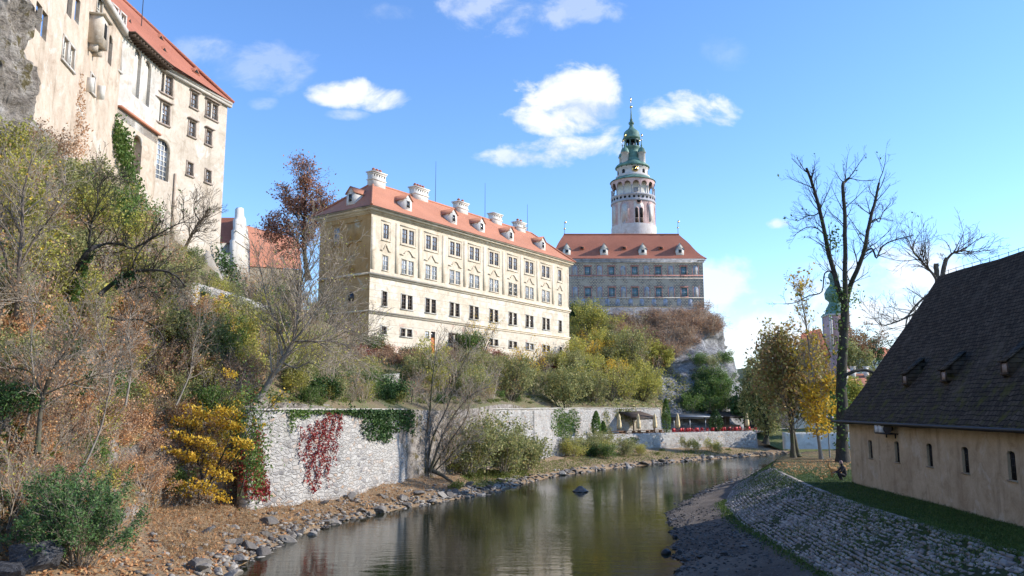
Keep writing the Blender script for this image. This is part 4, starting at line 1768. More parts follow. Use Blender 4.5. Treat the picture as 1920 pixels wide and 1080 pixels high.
c1 = Vector((C1.x, C1.y))
c2 = back_to(293, 0, c1, e3)
c3 = back_to(213, 0, c2, Vector((.03, 1)).normalized())
c4_ = back_to(52, 0, c3, Vector((-.19, .98)).normalized())
F3, F2, F1 = Fac(c2, c1), Fac(c3, c2), Fac(c4_, c3)
ZCB = 17.0
cas = empty('castle', (c2.x, c2.y, ZCB), 'tall pale plastered castle wing with red tiled roof high on the cliff', 'building')
cops = {1: [], 2: [], 3: []}
FF_ = {1: F1, 2: F2, 3: F3}


def cwin(k, px, py, w, h, lights=1, gap=.18, fr=M_FRB, pn=M_GLASS, cols=2, rows=3, sur=True, hood=True, rec=.25, mt=M_FRG):
    f = FF_[k]
    s, z = f.hit(px, py)
    cops[k].extend(window(f, cas, s, z, w, h, fr, pn, lights=lights, gap=gap, cols=cols, rows=rows, rec=rec, bar=.06))
    if sur:
        surround(f, cas.children[-1], s, z, w * lights + gap * (lights - 1), h, mt, t=.16, hood=hood, o=.06, hoodd=.3)


M_SURR = plain('brown_stone_surround', (0.33, 0.26, 0.21), 0.9, var=0.25)
cwin(3, 309, 157, .95, 2.0, 2, rows=4, mt=M_SURR)
cwin(3, 303, 211, .95, 2.1, 2, rows=4, mt=M_SURR)
cwin(3, 364, 189, .95, 1.6, 1, mt=M_SURR)
cwin(3, 397, 208, .80, 1.75, 2, rows=4, mt=M_SURR)
cwin(3, 360, 242, .95, 1.6, 1, mt=M_SURR)
cwin(3, 391, 258, .85, 1.6, 1, mt=M_SURR)
cwin(3, 356, 317, .85, 1.35, 1, hood=False, mt=M_SURR)
cwin(3, 390, 331, .85, 1.35, 1, hood=False, mt=M_SURR)
cwin(2, 215, 30, .85, 1.7, 1, fr=M_FRW, hood=False, mt=M_CASTW)
cwin(2, 230, 44, .85, 1.7, 1, fr=M_FRW, hood=False, mt=M_CASTW)
cwin(1, 187, 6, 1.2, 1.9, 1, fr=M_FRW, hood=False)
cwin(1, 122, 94, .95, 1.75, 1, fr=M_FRW, hood=False, mt=M_CASTW)
cwin(1, 134, 109, .95, 1.7, 1, fr=M_FRW, hood=False, mt=M_CASTW)
cwin(1, 173, 158, 1.0, 1.4, 1, fr=M_FRW, hood=False, mt=M_CASTW)
for px, py in ((72, 32), (83, 48), (131, 8), (145, 20)):
    cwin(1, px, py, 1.0, 1.9, 1, fr=M_SURR, pn=M_DARK, cols=1, rows=1, sur=False, rec=.55)
# open casement leaves
cl = MB()
s, z = F1.hit(168, 165)
F1.box(cl, s - .75, s - .70, z - .6, z + .6, .02, .55)
cl.build('casement', M_FRW, cas)
cl = MB()
s, z = F1.hit(181, 172)
F1.box(cl, s + .1, s + .15, z - .6, z + .6, .02, .6)
cl.build('casement', M_FRW, cas)
# big arched window, dark loggia arch, blind arches
archm = MB()
parts = []


def archopen(k, px, py, w, h, rec, back, name):
    f = FF_[k]
    s, z = f.hit(px, py)
    cops[k].append((s - w / 2, s + w / 2, z - h / 2, z + h / 2, rec))
    arch_fill(f, archm, s - w / 2, s + w / 2, z + h / 2, -.2, -.001, mi=k - 1)
    b = MB()
    f.box(b, s - w / 2 - .05, s + w / 2 + .05, z - h / 2 - .05, z + h / 2 + .05, -rec - .06, -rec - .002)
    o = b.build(name, back, cas)
    return f, s, z, o


f, s, z, o = archopen(3, 302, 298, 2.3, 4.1, .4, M_GLASS, 'arched_window')
g = MB()
for i in range(6):
    x = s - 1.15 + 2.3 * i / 5
    f.box(g, x - .04, x + .04, z - 2.05, z + 2.05, -.39, -.33)
for j in range(9):
    y = z - 2.05 + 4.1 * j / 8
    f.box(g, s - 1.15, s + 1.15, y - .03, y + .03, -.385, -.325)
g.build('window_frame', M_FRW, o)
f, s, z, o = archopen(2, 257, 289, 1.6, 3.6, 1.1, M_CASTO, 'arched_niche')
archopen(2, 257, 137, 1.25, 4.6, .3, M_WHITE, 'blind_arch')
archopen(2, 276, 156, 1.25, 4.4, .3, M_WHITE, 'blind_arch')
f, s, z, o = archopen(1, 207, 94, 1.0, 2.6, .4, M_GLASSD, 'arched_window')
f, s, z, o = archopen(2, 221, 102, 1.0, 2.7, .4, M_WHITE, 'arched_window')
surround(F2, o, s, z, 1.05, 2.7, M_CASTW, t=.2, hood=False)
archm.build('arch_head', [M_CASTO, M_CASTW, M_CAST], cas)
# oriel on brackets
s, z = F1.hit(172, 62)
ob = MB()
F1.box(ob, s - .8, s + .8, z - 1.1, z + 1.2, .0, 1.0)
for q in (-.6, .45):
    F1.panel(ob, [(s + q, z - 1.1), (s + q + .2, z - 1.1), (s + q + .2, z - 1.7), (s + q, z - 1.7)], .0, .7)
ori = ob.build('oriel', M_CAST, cas)
ob = MB()
F1.box(ob, s - .95, s + .95, z + 1.2, z + 1.35, .0, 1.2)
ob.build('oriel_roof', M_TRIMD, ori)
ob = MB()
F1.box(ob, s - .3, s + .3, z - .4, z + .8, 1.002, 1.03)
ob.build('pane', M_DARK, ori)
# thickened lower wall under the middle run with tiled ledge
ZL = (F2.hit(222, 197)[1] + F2.hit(290, 250)[1]) / 2
LO = [o for o in cops[2] if o[3] < ZL]
UP = [o for o in cops[2] if o[3] >= ZL]
wb = MB()
F1.wall(wb, -8, F1.L, ZCB, ZC + .0, cops[1], .3, 0)
F2.wall(wb, 0, F2.L, ZL - 1, ZC, UP, .3, 1)
F2.wall(wb, 0, F2.L, ZCB, ZL, LO, 1.1, 0)
F3.wall(wb, 0, F3.L, ZCB, ZC, cops[3], .3, 2)
bk = F3.pt(F3.L, 0, -16)
wb.quad((c1.x, c1.y, ZCB), (bk.x, bk.y, ZCB), (bk.x, bk.y, ZC), (c1.x, c1.y, ZC), 2)
wb.build('wall', [M_CASTO, M_CASTW, M_CAST], cas)
lb = MB()
F2.box(lb, 0, F2.L, ZL - .12, ZL + .05, .002, .35)
lb.build('tiled_ledge', M_TILE, cas)
sb = MB()
s, z = F3.hit(329, 330)
F3.panel(sb, [(s - .22, z + .2), (s + .22, z - .0), (s + .22, z - 7), (s - .22, z - 7)], .002, .22)
sb.build('chute', M_CASTO, cas)
cn = MB()
F3.box(cn, -.3, F3.L + .35, ZC - .55, ZC - .25, .002, .35)
F3.box(cn, -.3, F3.L + .3, ZC - .25, ZC + .02, -.3, .45)
F1.box(cn, -8, F1.L + 8.5, ZC - .5, ZC + .02, .002, .45)
cn.build('cornice', M_CASTW, cas)
rf = MB()
n_ = 14
for i in range(n_):
    s = F2.L * (i + .5) / n_
    F2.box(rf, s - .09, s + .09, ZC - .5, ZC - .2, -.2, 1.0)
F2.box(rf, 0, F2.L, ZC - .2, ZC - .1, -.2, 1.1)
rf.build('rafter_ends', M_WOODD, cas)
rb = MB()
ov3 = .45
hipx = F3.pt(F3.L - 8.0, ZC + 9.6, -8.0)
Ee = [F1.pt(-8, ZC, ov3), F1.pt(F1.L, ZC, ov3), F2.pt(F2.L, ZC, 1.15), F3.pt(F3.L + ov3, ZC, ov3)]
Rr = [F1.pt(-8, ZC + 9.6, -8), F1.pt(F1.L, ZC + 9.6, -8), F2.pt(F2.L, ZC + 9.6, -8), hipx]
for i in range(3):
    slope(rb, (Ee[i], Ee[i + 1], Rr[i + 1], Rr[i]), 14, 8, sag=.2)
slope(rb, (Ee[3], F3.pt(F3.L + ov3, ZC, -16), hipx, hipx), 10, 8, sag=.2)
croof = rb.build('roof', M_TILER, cas)
rt_ = MB()
rt_.tube([Ee[3] + Vector((0, 0, .06)), hipx + Vector((0, 0, .06))], [.2, .2], 6)
rt_.build('ridge_tiles', M_TILER, croof)
for k, s, o, in ((3, 2.0, -2.0), (3, 6.2, -1.4), (3, 4.0, -4.4), (2, 2.0, -2.4), (2, 6.0, -3.0)):
    f = FF_[k]
    z = ZC + (ov3 - o) * 9.6 / 8.8
    g = MB()
    f.panel(g, [(s - .6, z - .1), (s + .6, z - .1), (s, z + .65)], o - 1.2, o + .25)
    g.build('roof_vent', M_TILER, cas)
    g = MB()
    f.panel(g, [(s - .35, z - .02), (s + .35, z - .02), (s, z + .42)], o + .252, o + .28)
    g.build('vent_opening', M_DARK, cas.children[-1])
q = F3.pt(1.0, ZC + 5, -4.0)
rod(q, 7, .05, cas)

# ---- painted house under the tower
CHZ = P(1322, 485, 180).z
CB_Z = P(1318, 580, 180).z
xl, xr = P(1034, 500, 180).x, P(1318, 500, 180).x
HF = Fac((xl, 180), (xr, 180))
HL = HF.L
HD = 12.0
cha = empty('painted_house', HF.pt(HL / 2, CB_Z, -HD / 2), 'broad house with grey painted facade and red hipped roof standing below the round tower', 'building')
hops = []
deco = MB()     # mi 0 red, 1 grey niche, 2 grey band
hit_h = lambda zx, zy: HF.hit(1020 + zx / 3.6, 400 + zy / 3.6)
wx = [hit_h(x, 390)[0] for x in (295, 455, 612, 770, 942)]
for zy, hh in ((390, 2.05), (532, 2.05)):
    z = hit_h(600, zy)[1]
    for s in wx:
        hops += window(HF, cha, s, z, 1.32, hh, M_TEAL, M_GLASS, cols=2, rows=3, rec=.25, bar=.07)
        surround(HF, cha.children[-1], s, z, 1.34, hh, M_REDT, t=.2, hood=True, o=.07, hoodd=.2)
    mids = [wx[0] - 2.9] + [(a + b) / 2 for a, b in zip(wx[:-1], wx[1:])] + [wx[-1] + 2.7]
    for s in mids:
        pts = [(s - .55, z - 1.3), (s + .55, z - 1.3), (s + .55, z + .7)] + [(s + .55 * math.cos(t), z + .7 + .55 * math.sin(t)) for t in np.linspace(0.3, math.pi - .3, 6)] + [(s - .55, z + .7)]
        HF.panel(deco, pts, .004, .02, 1)
        fig = [(s - .28, z - 1.2), (s + .22, z - 1.2), (s + .30, z - .2), (s + .38, z + .1), (s + .16, z + .55), (s + .14, z + .9), (s - .12, z + .92), (s - .16, z + .55), (s - .36, z + .2)]
        HF.panel(deco, fig, .021, .03, 2)
        for q in (-.75, .62):
            HF.box(deco, s + q, s + q + .13, z - 1.4, z + 1.5, .004, .03, 0)
zb2 = hit_h(600, 605)[1]
for zx in (265, 340, 428, 498, 585, 660, 742, 820, 912, 988):
    s = hit_h(zx, 600)[0]
    pts = [(s - .5, zb2 - .8), (s + .5, zb2 - .8), (s + .5, zb2 + .5)] + [(s + .5 * math.cos(t), zb2 + .5 + .5 * math.sin(t)) for t in np.linspace(0.3, math.pi - .3, 6)] + [(s - .5, zb2 + .5)]
    HF.panel(deco, pts, .004, .02, 1)
for zy0, zy1, m_ in ((312, 320, 0), (330, 336, 2), (416, 423, 0), (436, 442, 2), (566, 572, 2), (640, 646, 0)):
    z1, z0 = hit_h(600, zy0)[1], hit_h(600, zy1)[1]
    HF.box(deco, 0, HL, z0, z1, .0345, .05, m_)
deco.build('painted_decoration', [M_REDT, M_GREYP, M_GREYB], cha)
wb = MB()
HF.wall(wb, 0, HL, CB_Z - .5, CHZ - .3, hops, .25, 0)
for (a, b) in ((HF.pt(HL, 0), HF.pt(HL, 0, -HD)), (HF.pt(HL, 0, -HD), HF.pt(0, 0, -HD)), (HF.pt(0, 0, -HD), HF.pt(0, 0))):
    wb.quad((a.x, a.y, CB_Z - 3), (b.x, b.y, CB_Z - 3), (b.x, b.y, CHZ - .3), (a.x, a.y, CHZ - .3))
wb.build('wall', M_SGRA, cha)
M_ASH = plaster('ashlar_plinth', (0.30, 0.25, 0.19), (0.42, 0.36, 0.28), (0.22, 0.19, 0.15), (0.36, 0.31, 0.26), 0.4, course=.85)
pb = MB()
HF.box(pb, 0, HL, CB_Z - 6, CB_Z - .3, -.5, .35)
pb.build('plinth', M_ASH, cha)
cn = MB()
HF.box(cn, -.3, HL + .3, CHZ - .9, CHZ - .45, -.3, .3)
HF.box(cn, -.6, HL + .6, CHZ - .45, CHZ - .12, -.3, .65)
cn.build('cornice', M_GREYP, cha)
RZ = P(1160, 440, 186).z
rl, rr_ = P(1057, 440, 186).x - xl, P(1273, 440, 186).x - xl
E = [HF.pt(-.8, CHZ - .1, .85), HF.pt(HL + .8, CHZ - .1, .85), HF.pt(HL + .8, CHZ - .1, -HD - .85), HF.pt(-.8, CHZ - .1, -HD - .85)]
R1, R2 = HF.pt(rl, RZ, -6), HF.pt(rr_, RZ, -6)
rb = MB()
slope(rb, (E[0], E[1], R2, R1), 40, 10, sag=.45)
slope(rb, (E[1], E[2], R2, R2), 10, 10, sag=.45)
slope(rb, (E[2], E[3], R1, R2), 20, 6, sag=.45)
slope(rb, (E[3], E[0], R1, R1), 10, 10, sag=.45)
hroof = rb.build('roof', M_TILER, cha)
rt_ = MB()
for a, b in ((R1, R2),):
    rt_.tube([a + Vector((0, 0, .05)), b + Vector((0, 0, .05))], [.2, .2], 6)
rt_.build('ridge_tiles', M_TILER, hroof)
ph = (RZ - CHZ) / 6.85
for zx in (155, 408, 670, 922):
    s = hit_h(zx, 262)[0]
    gable_dormer(HF, cha, s, -.55, CHZ + 1.4 * ph * .8, 1.75, 1.3, 1.3, 2.8, M_WHITE, M_ZINC, M_GLASSD)
for zx in (263, 550, 802):
    s = hit_h(zx, 250)[0]
    g = MB()
    o = -1.9
    z = CHZ + 2.75 * ph
    p = HF.pt
    g.hexa([p(s - .5, z - .3, o), p(s + .5, z - .3, o), p(s + .5, z - .3, o - 1.6), p(s - .5, z - .3, o - 1.6), p(s - .5, z + .45, o + .1), p(s + .5, z + .45, o + .1), p(s + .5, z + .9, o - 2), p(s - .5, z + .9, o - 2)])
    v = g.build('roof_vent', M_TILER, cha)
    g = MB()
    HF.box(g, s - .38, s + .38, z - .1, z + .32, o + .07, o + .12)
    g.build('vent_opening', M_DARK, v)
rod(R2 + Vector((-.2, 0, 0)), 3.4, .06, cha, 'roof_finial', (.5, .24))
rod(R1 + Vector((.2, 0, 0)), 3.2, .06, cha, 'roof_finial', (.45, .24))

# ---- round castle tower
TC = P(1188.5, 437, 200)
tx, ty = TC.x, TC.y
tw = empty('castle_tower', (tx, ty, 40), 'round pink and white Renaissance tower with arcaded gallery and green copper lantern', 'tower')
TZ = lambda zy: P(1187, 170 + zy / 3.856, 200 - (2 if zy > 500 else 0)).z
U = 200 / 1500 / 3.856 * 1.0
c = (tx, ty)
n = 48
mb = MB()
prof = [(165, 1045), (165, 985), (160, 978), (159, 815)]
vs, fs = [], []
za, zb_ = TZ(1060), TZ(985)
mb.lathe(c, [(165 * U, TZ(1120)), (165 * U, zb_), (163 * U, zb_ + .25)], n, 1)
# main drum with painted pilasters
zA, zB = zb_ + .25, TZ(818)
for i in range(n):
    a0, a1 = 2 * math.pi * i / n, 2 * math.pi * (i + 1) / n
    m_ = {0: 1, 1: 1, 2: 2, 3: 0, 4: 0, 5: 0}[(i + 1) % 6]
    r0, r1 = 161 * U, 158 * U
    mb.quad((tx + r0 * math.cos(a0), ty + r0 * math.sin(a0), zA), (tx + r0 * math.cos(a1), ty + r0 * math.sin(a1), zA), (tx + r1 * math.cos(a1), ty + r1 * math.sin(a1), zB), (tx + r1 * math.cos(a0), ty + r1 * math.sin(a0), zB), m_)
M_BLG = plaster('tower_blue_grey', (0.38, 0.37, 0.40), (0.52, 0.50, 0.52), (0.40, 0.33, 0.34), (0.55, 0.50, 0.50), 0.3)
drum = mb.build('drum', [M_PINK, M_TOWW, M_BLG], tw)
# painted arch panels and windows on the drum


def on_drum(mb, ang, pts, r, t, mi=0):
    """polygon of (tangent offset, z) curved round the drum at angle ang"""
    inn, out = [], []
    for q, z in pts:
        a = ang + q / r
        inn.append((tx + r * math.cos(a), ty + r * math.sin(a), z))
        out.append((tx + (r + t) * math.cos(a), ty + (r + t) * math.sin(a), z))
    k = len(pts)
    mb.add(inn + out, [tuple(range(k - 1, -1, -1)), tuple(range(k, 2 * k))] + [(i, (i + 1) % k, k + (i + 1) % k, k + i) for i in range(k)], mi)


def archpts(w, z0, z1, seg=6):
    r = w / 2
    return [(-r, z0), (r, z0)] + [(r * math.cos(t), z1 - r + r * math.sin(t)) for t in np.linspace(0, math.pi, seg + 1)]


AW = R(-84)
dw = MB()
rd = 160.5 * U
for q in (-.60, .60):
    on_drum(dw, AW + q / rd, archpts(.78, TZ(940), TZ(868)), rd, .06, 0)
    on_drum(dw, AW + q / rd, [(-.4, TZ(974)), (.4, TZ(974)), (.4, TZ(944)), (-.4, TZ(944))], rd, .12, 2)
    on_drum(dw, AW + q / rd, archpts(1.05, TZ(978), TZ(862)), rd - .05, .06, 1)
on_drum(dw, AW, [(.55 * math.cos(t), TZ(818) - .0 + .55 * math.sin(t)) for t in np.linspace(0, 2 * math.pi, 15)[:-1]], rd, .06, 0)
on_drum(dw, AW, [(.85 * math.cos(t), TZ(818) - .0 + .85 * math.sin(t)) for t in np.linspace(0, 2 * math.pi, 17)[:-1]], rd - .05, .06, 1)
on_drum(dw, AW, [(-1.3, TZ(985)), (1.3, TZ(985)), (1.3, TZ(850)), (.3, TZ(800)), (-.3, TZ(800)), (-1.3, TZ(850))], rd - .12, .08, 3)
dw.build('window', [M_DARK, M_PINK, M_WOODD, M_TOWW], tw)
for ang in (-122, -47, -160, -10):
    pa = MB()
    on_drum(pa, R(ang), archpts(2.6, TZ(970), TZ(815)), rd - .05, .06, 0)
    on_drum(pa, R(ang), archpts(1.6, TZ(965), TZ(835)), rd, .05, 1)
    pa.build('painted_panel', [M_PINK, M_TOWW], tw)
g = MB()
g.lathe(c, [(158 * U, zB), (166 * U, zB + .15), (166 * U, zB + .4), (161 * U, zB + .45), (161 * U, TZ(775)), (164 * U, TZ(775) + .05), (164 * U, TZ(762)), (120 * U, TZ(762))], n)
g.build('gallery_parapet', M_BLG, tw)
g = MB()
for i in range(30):
    a = 2 * math.pi * i / 30
    on_drum(g, a, [(.32 * math.cos(t), TZ(788) + .32 * math.sin(t)) for t in np.linspace(0, 2 * math.pi, 9)[:-1]], 161 * U, .05)
g.build('parapet_opening', M_DARK, tw)
g = MB()
g.lathe(c, [(120 * U, TZ(765)), (118 * U, TZ(640))], n)
g.build('gallery_inner_wall', M_WHITE, tw)
g = MB()
on_drum(g, R(-88), [(-.6, TZ(762)), (.6, TZ(762)), (.6, TZ(715)), (-.6, TZ(715))], 119 * U, .1)
g.build('gallery_door', M_BLG, tw)
nb = 16
ag = MB()
rg = 157 * U
zt, zsp, zf = TZ(655), TZ(705), TZ(765)
for i in range(nb):
    a = 2 * math.pi * (i + .5) / nb
    q = (tx + rg * math.cos(a), ty + rg * math.sin(a))
    cg = MB()
    cg.lathe(q, [(.24, zf), (.17, zf + .3), (.15, zsp - .3), (.26, zsp - .15), (.26, zsp)], 8)
    cg.build('gallery_column', M_BLG, tw)
    aa, ab = a, 2 * math.pi * (i + 1.5) / nb
    N = 12
    half = (ab - aa) / 2 * rg - .2
    for rr0, flip in ((rg + .18, 0), (rg - .18, 1)):
        vs = []
        for j in range(N + 1):
            th = aa + (ab - aa) * j / N
            d = (j / N - .5) * 2 * ((ab - aa) / 2 * rg)
            zz = zsp if abs(d) >= half else zsp + 1.15 * math.sqrt(max(0, 1 - (d / half) ** 2))
            vs.append((tx + rr0 * math.cos(th), ty + rr0 * math.sin(th), zz))
            vs.append((tx + rr0 * math.cos(th), ty + rr0 * math.sin(th), zt))
        ag.add(vs, [(2 * j, 2 * j + 2, 2 * j + 3, 2 * j + 1) for j in range(N)])
ag.build('gallery_arches', M_PINK, tw)
g = MB()
g.lathe(c, [(150 * U, zt), (168 * U, zt), (170 * U, zt + .12), (166 * U, TZ(685) if TZ(685) > zt + .12 else zt + .3), (148 * U, TZ(642)), (126 * U, TZ(622)), (118 * U, TZ(618))], n)
g.build('gallery_roof', M_COPPER, tw, smooth=False)
g = MB()
g.lathe(c, [(114 * U, TZ(655)), (122 * U, TZ(640)), (126 * U, TZ(622)), (126 * U, TZ(612)), (116 * U, TZ(604)), (113 * U, TZ(602)), (112 * U, TZ(560)), (118 * U, TZ(556)), (118 * U, TZ(552))], n)
ud = g.build('upper_drum', M_TOWW, tw)
g = MB()
rud = 113 * U
for ang in (-134, -52, -15, -170):
    g = MB()
    on_drum(g, R(ang), archpts(.8, TZ(610), TZ(572)), rud, .05)
    g.build('window', M_DARK, ud)
g = MB()
for i in range(18):
    on_drum(g, 2 * math.pi * i / 18, [(.14 * math.cos(t), TZ(553) + .14 * math.sin(t)) for t in np.linspace(0, 2 * math.pi, 7)[:-1]], 117.5 * U, .06)
g.build('eave_openings', M_DARK, ud)
ck = MB()
on_drum(ck, R(-88), [(.85 * math.cos(t), TZ(578) + .85 * math.sin(t)) for t in np.linspace(0, 2 * math.pi, 25)[:-1]], 113 * U, .08, 0)
on_drum(ck, R(-88), [(.55 * math.cos(t), TZ(578) + .55 * math.sin(t)) for t in np.linspace(0, 2 * math.pi, 21)[:-1]], 113 * U, .12, 1)
for i in range(12):
    t = 2 * math.pi * i / 12
    on_drum(ck, R(-88), [(.7 * math.cos(t) + .07 * math.cos(q), TZ(578) + .7 * math.sin(t) + .07 * math.sin(q)) for q in np.linspace(0, 2 * math.pi, 5)[:-1]], 113 * U + .08, .03, 1)
on_drum(ck, R(-88), [(-.05, TZ(578)), (.05, TZ(578)), (.30, TZ(578) + .42), (.22, TZ(578) + .45)], 113 * U + .12, .03, 0)
on_drum(ck, R(-88), [(-.04, TZ(578) + .05), (.0, TZ(578) - .05), (-.4, TZ(578) - .2), (-.42, TZ(578) - .12)], 113 * U + .12, .03, 0)
ck.build('clock_face', [M_GOLD, M_IRON], ud)
g = MB()
g.lathe(c, [(112 * U, TZ(552)), (128 * U, TZ(548)), (129 * U, TZ(542)), (120 * U, TZ(530)), (95 * U, TZ(512)), (70 * U, TZ(500)), (56 * U, TZ(470)), (50 * U, TZ(440)), (52 * U, TZ(425)), (62 * U, TZ(416)), (60 * U, TZ(410))], n)
g.build('bell_roof', M_COPPER, tw)
for a in (-135, -45, 45, 135):
    q = (tx + 88 * U * math.cos(R(a)), ty + 88 * U * math.sin(R(a)))
    g = MB()
    g.lathe(q, [(27 * U, TZ(540)), (26 * U, TZ(475)), (30 * U, TZ(473)), (34 * U, TZ(468))], 8)
    t_ = g.build('turret', M_TOWW, tw)
    g = MB()
    g.lathe(q, [(34 * U, TZ(468)), (32 * U, TZ(462)), (27 * U, TZ(448)), (22 * U, TZ(438)), (10 * U, TZ(430)), (6 * U, TZ(420)), (9 * U, TZ(414)), (4 * U, TZ(408)), (2.5 * U, TZ(380))], 10)
    g.build('turret_cap', M_COPPER, t_)
    g = MB()
    z = TZ(376)
    g.lathe(q, [(.02, z - .22), (.2, z - .1), (.22, z), (.2, z + .1), (.03, z + .22), (.03, z + .9)], 8)
    g.box(q[0] - .03, q[0] + .35, q[1] - .03, q[1] + .03, z + .9, z + 1.6)
    g.build('gilt_ball', M_GOLD, t_)
g = MB()
for i in range(8):
    a = 2 * math.pi * (i + .5) / 8
    q = (tx + 50 * U * math.cos(a), ty + 50 * U * math.sin(a))
    g.lathe(q, [(.24, TZ(412)), (.2, TZ(362)), (.3, TZ(358))], 8)
g.lathe(c, [(54 * U, TZ(366)), (56 * U, TZ(354)), (46 * U, TZ(354)), (46 * U, TZ(366))], 24)
g.build('lantern_columns', M_COPDK, tw)
g = MB()
g.lathe(c, [(16 * U, TZ(412)), (20 * U, TZ(380)), (8 * U, TZ(365))], 10)
g.build('lantern_bell', M_IRON, tw)
g = MB()
g.lathe(c, [(52 * U, TZ(358)), (66 * U, TZ(350)), (67 * U, TZ(344)), (62 * U, TZ(338)), (60 * U, TZ(318)), (58 * U, TZ(305)), (46 * U, TZ(292)), (28 * U, TZ(280)), (18 * U, TZ(266)), (14 * U, TZ(250)), (15 * U, TZ(246)), (21 * U, TZ(242)), (22 * U, TZ(232)), (14 * U, TZ(226)), (9 * U, TZ(218)), (13 * U, TZ(212)), (7 * U, TZ(204)), (4 * U, TZ(150)), (2.5 * U, TZ(128)), (.02, TZ(127))], 24)
g.build('onion_cap', M_COPPER, tw, smooth=True)
g = MB()
z = TZ(118)
rb_ = 11 * U
g.lathe(c, [(.03, z - rb_), (rb_ * .7, z - rb_ * .7), (rb_, z), (rb_ * .7, z + rb_ * .7), (.05, z + rb_), (.04, TZ(75))], 12)
g.poly_prism([(tx - .18, ty, TZ(75)), (tx + .22, ty, TZ(78)), (tx + .10, ty, TZ(60)), (tx - .12, ty, TZ(42))], (0, .06, 0))
g.build('gilt_ball', M_GOLD, tw, smooth=True)

# ---- barn with the dark shingle roof
Q0, Q1 = Pz(1598, 905, 2.6), Pz(1920, 990, 2.6)
dq = (Q1 - Q0).normalized()
Q2 = Q0 + dq * 38
BNF = Fac(Q0, Q2)
BL = BNF.L
ZBE = (BNF.hit(1592, 789)[1] + BNF.hit(1918, 799)[1]) / 2
barn = empty('barn', BNF.pt(BL / 2, 2.6, -6), 'long barn with tan plaster wall and huge steep dark shingle roof', 'building')
bops = []
barch = MB()
for px, py, h in ((1632, 842, 1.0), (1682, 847, 1.05), (1743, 853, 1.05), (1810, 862, 1.08), (1897, 873, 1.08)):
    s, z = BNF.hit(px, py)
    w = .58
    bops.append((s - w / 2, s + w / 2, z - h / 2, z + h / 2))
    arch_fill(BNF, barch, s - w / 2, s + w / 2, z + h / 2, -.12, -.001, rise=.13)
    g = MB()
    BNF.box(g, s - w / 2 - .02, s + w / 2 + .02, z - h / 2, z + h / 2 + .02, -.19, -.125)
    wn = g.build('slit_window', M_DARK, barn)
    g = MB()
    for x in (-.14, 0, .14):
        BNF.box(g, s + x - .012, s + x + .012, z - h / 2, z + h / 2, -.122, -.10)
    for y in (-.25, 0, .25):
        BNF.box(g, s - w / 2, s + w / 2, z + y - .012, z + y + .012, -.122, -.102)
    g.build('window_bars', M_IRON, wn)
    g = MB()
    BNF.box(g, s - w / 2 - .05, s + w / 2 + .05, z - h / 2 - .06, z - h / 2, -.1, .06)
    g.build('sill', M_TRIMD, wn)
barch.build('arch_head', M_BARN, barn)
wb = MB()
BNF.wall(wb, 0, BL, 1.6, ZBE + .3, bops, .13)
RG = P(1757, 519, Q0.y + .1)
BW = 2 * abs((RG.x - Q0.x))
zr_ = RG.z
p = BNF.pt
for s_ in (0, BL):
    wb.add([p(s_, 1.6, 0), p(s_, 1.6, -BW), p(s_, ZBE + .2, -BW), p(s_, zr_ - .6, -BW / 2), p(s_, ZBE + .2, 0)], [(0, 1, 2, 3, 4)])
wb.quad(p(0, 1.6, -BW), p(BL, 1.6, -BW), p(BL, ZBE, -BW), p(0, ZBE, -BW))
wb.build('wall', M_BARN, barn)
rb = MB()


def barn_slope(side):
    vs, fs = [], []
    N, M = 60, 14
    for i in range(M + 1):
        v = i / M
        for j in range(N + 1):
            u = j / N
            s_ = -.35 + (BL + .7) * u
            o = (.55 + (-BW / 2 - .55) * v) if side == 0 else (-BW - .55 + (BW / 2 + .55) * v)
            z = ZBE - .06 + (zr_ - ZBE + .06) * (v ** 1.06)
            z -= .22 * math.sin(math.pi * u * 2.2) ** 2 * v
            z += .05 * fbm(s_ * .25, v * 3, 2, 3)
            vs.append(p(s_, z, o)[:])
    for i in range(M):
        for j in range(N):
            k = i * (N + 1) + j
            fs.append((k, k + 1, k + N + 2, k + N + 1))
    n0 = len(vs)
    rb.add(vs, np.asarray(fs, dtype=np.int32))
    # verge edge thickness at the far gable
    for i in range(M):
        a, b = Vector(vs[i * (N + 1)]), Vector(vs[(i + 1) * (N + 1)])
        d = Vector((0, 0, -.22))
        rb.quad(a, b, b + d, a + d)
    for j in range(N):
        a, b = Vector(vs[j]), Vector(vs[j + 1])
        d = Vector((0, 0, -.14))
        rb.quad(a, b, b + d, a + d)


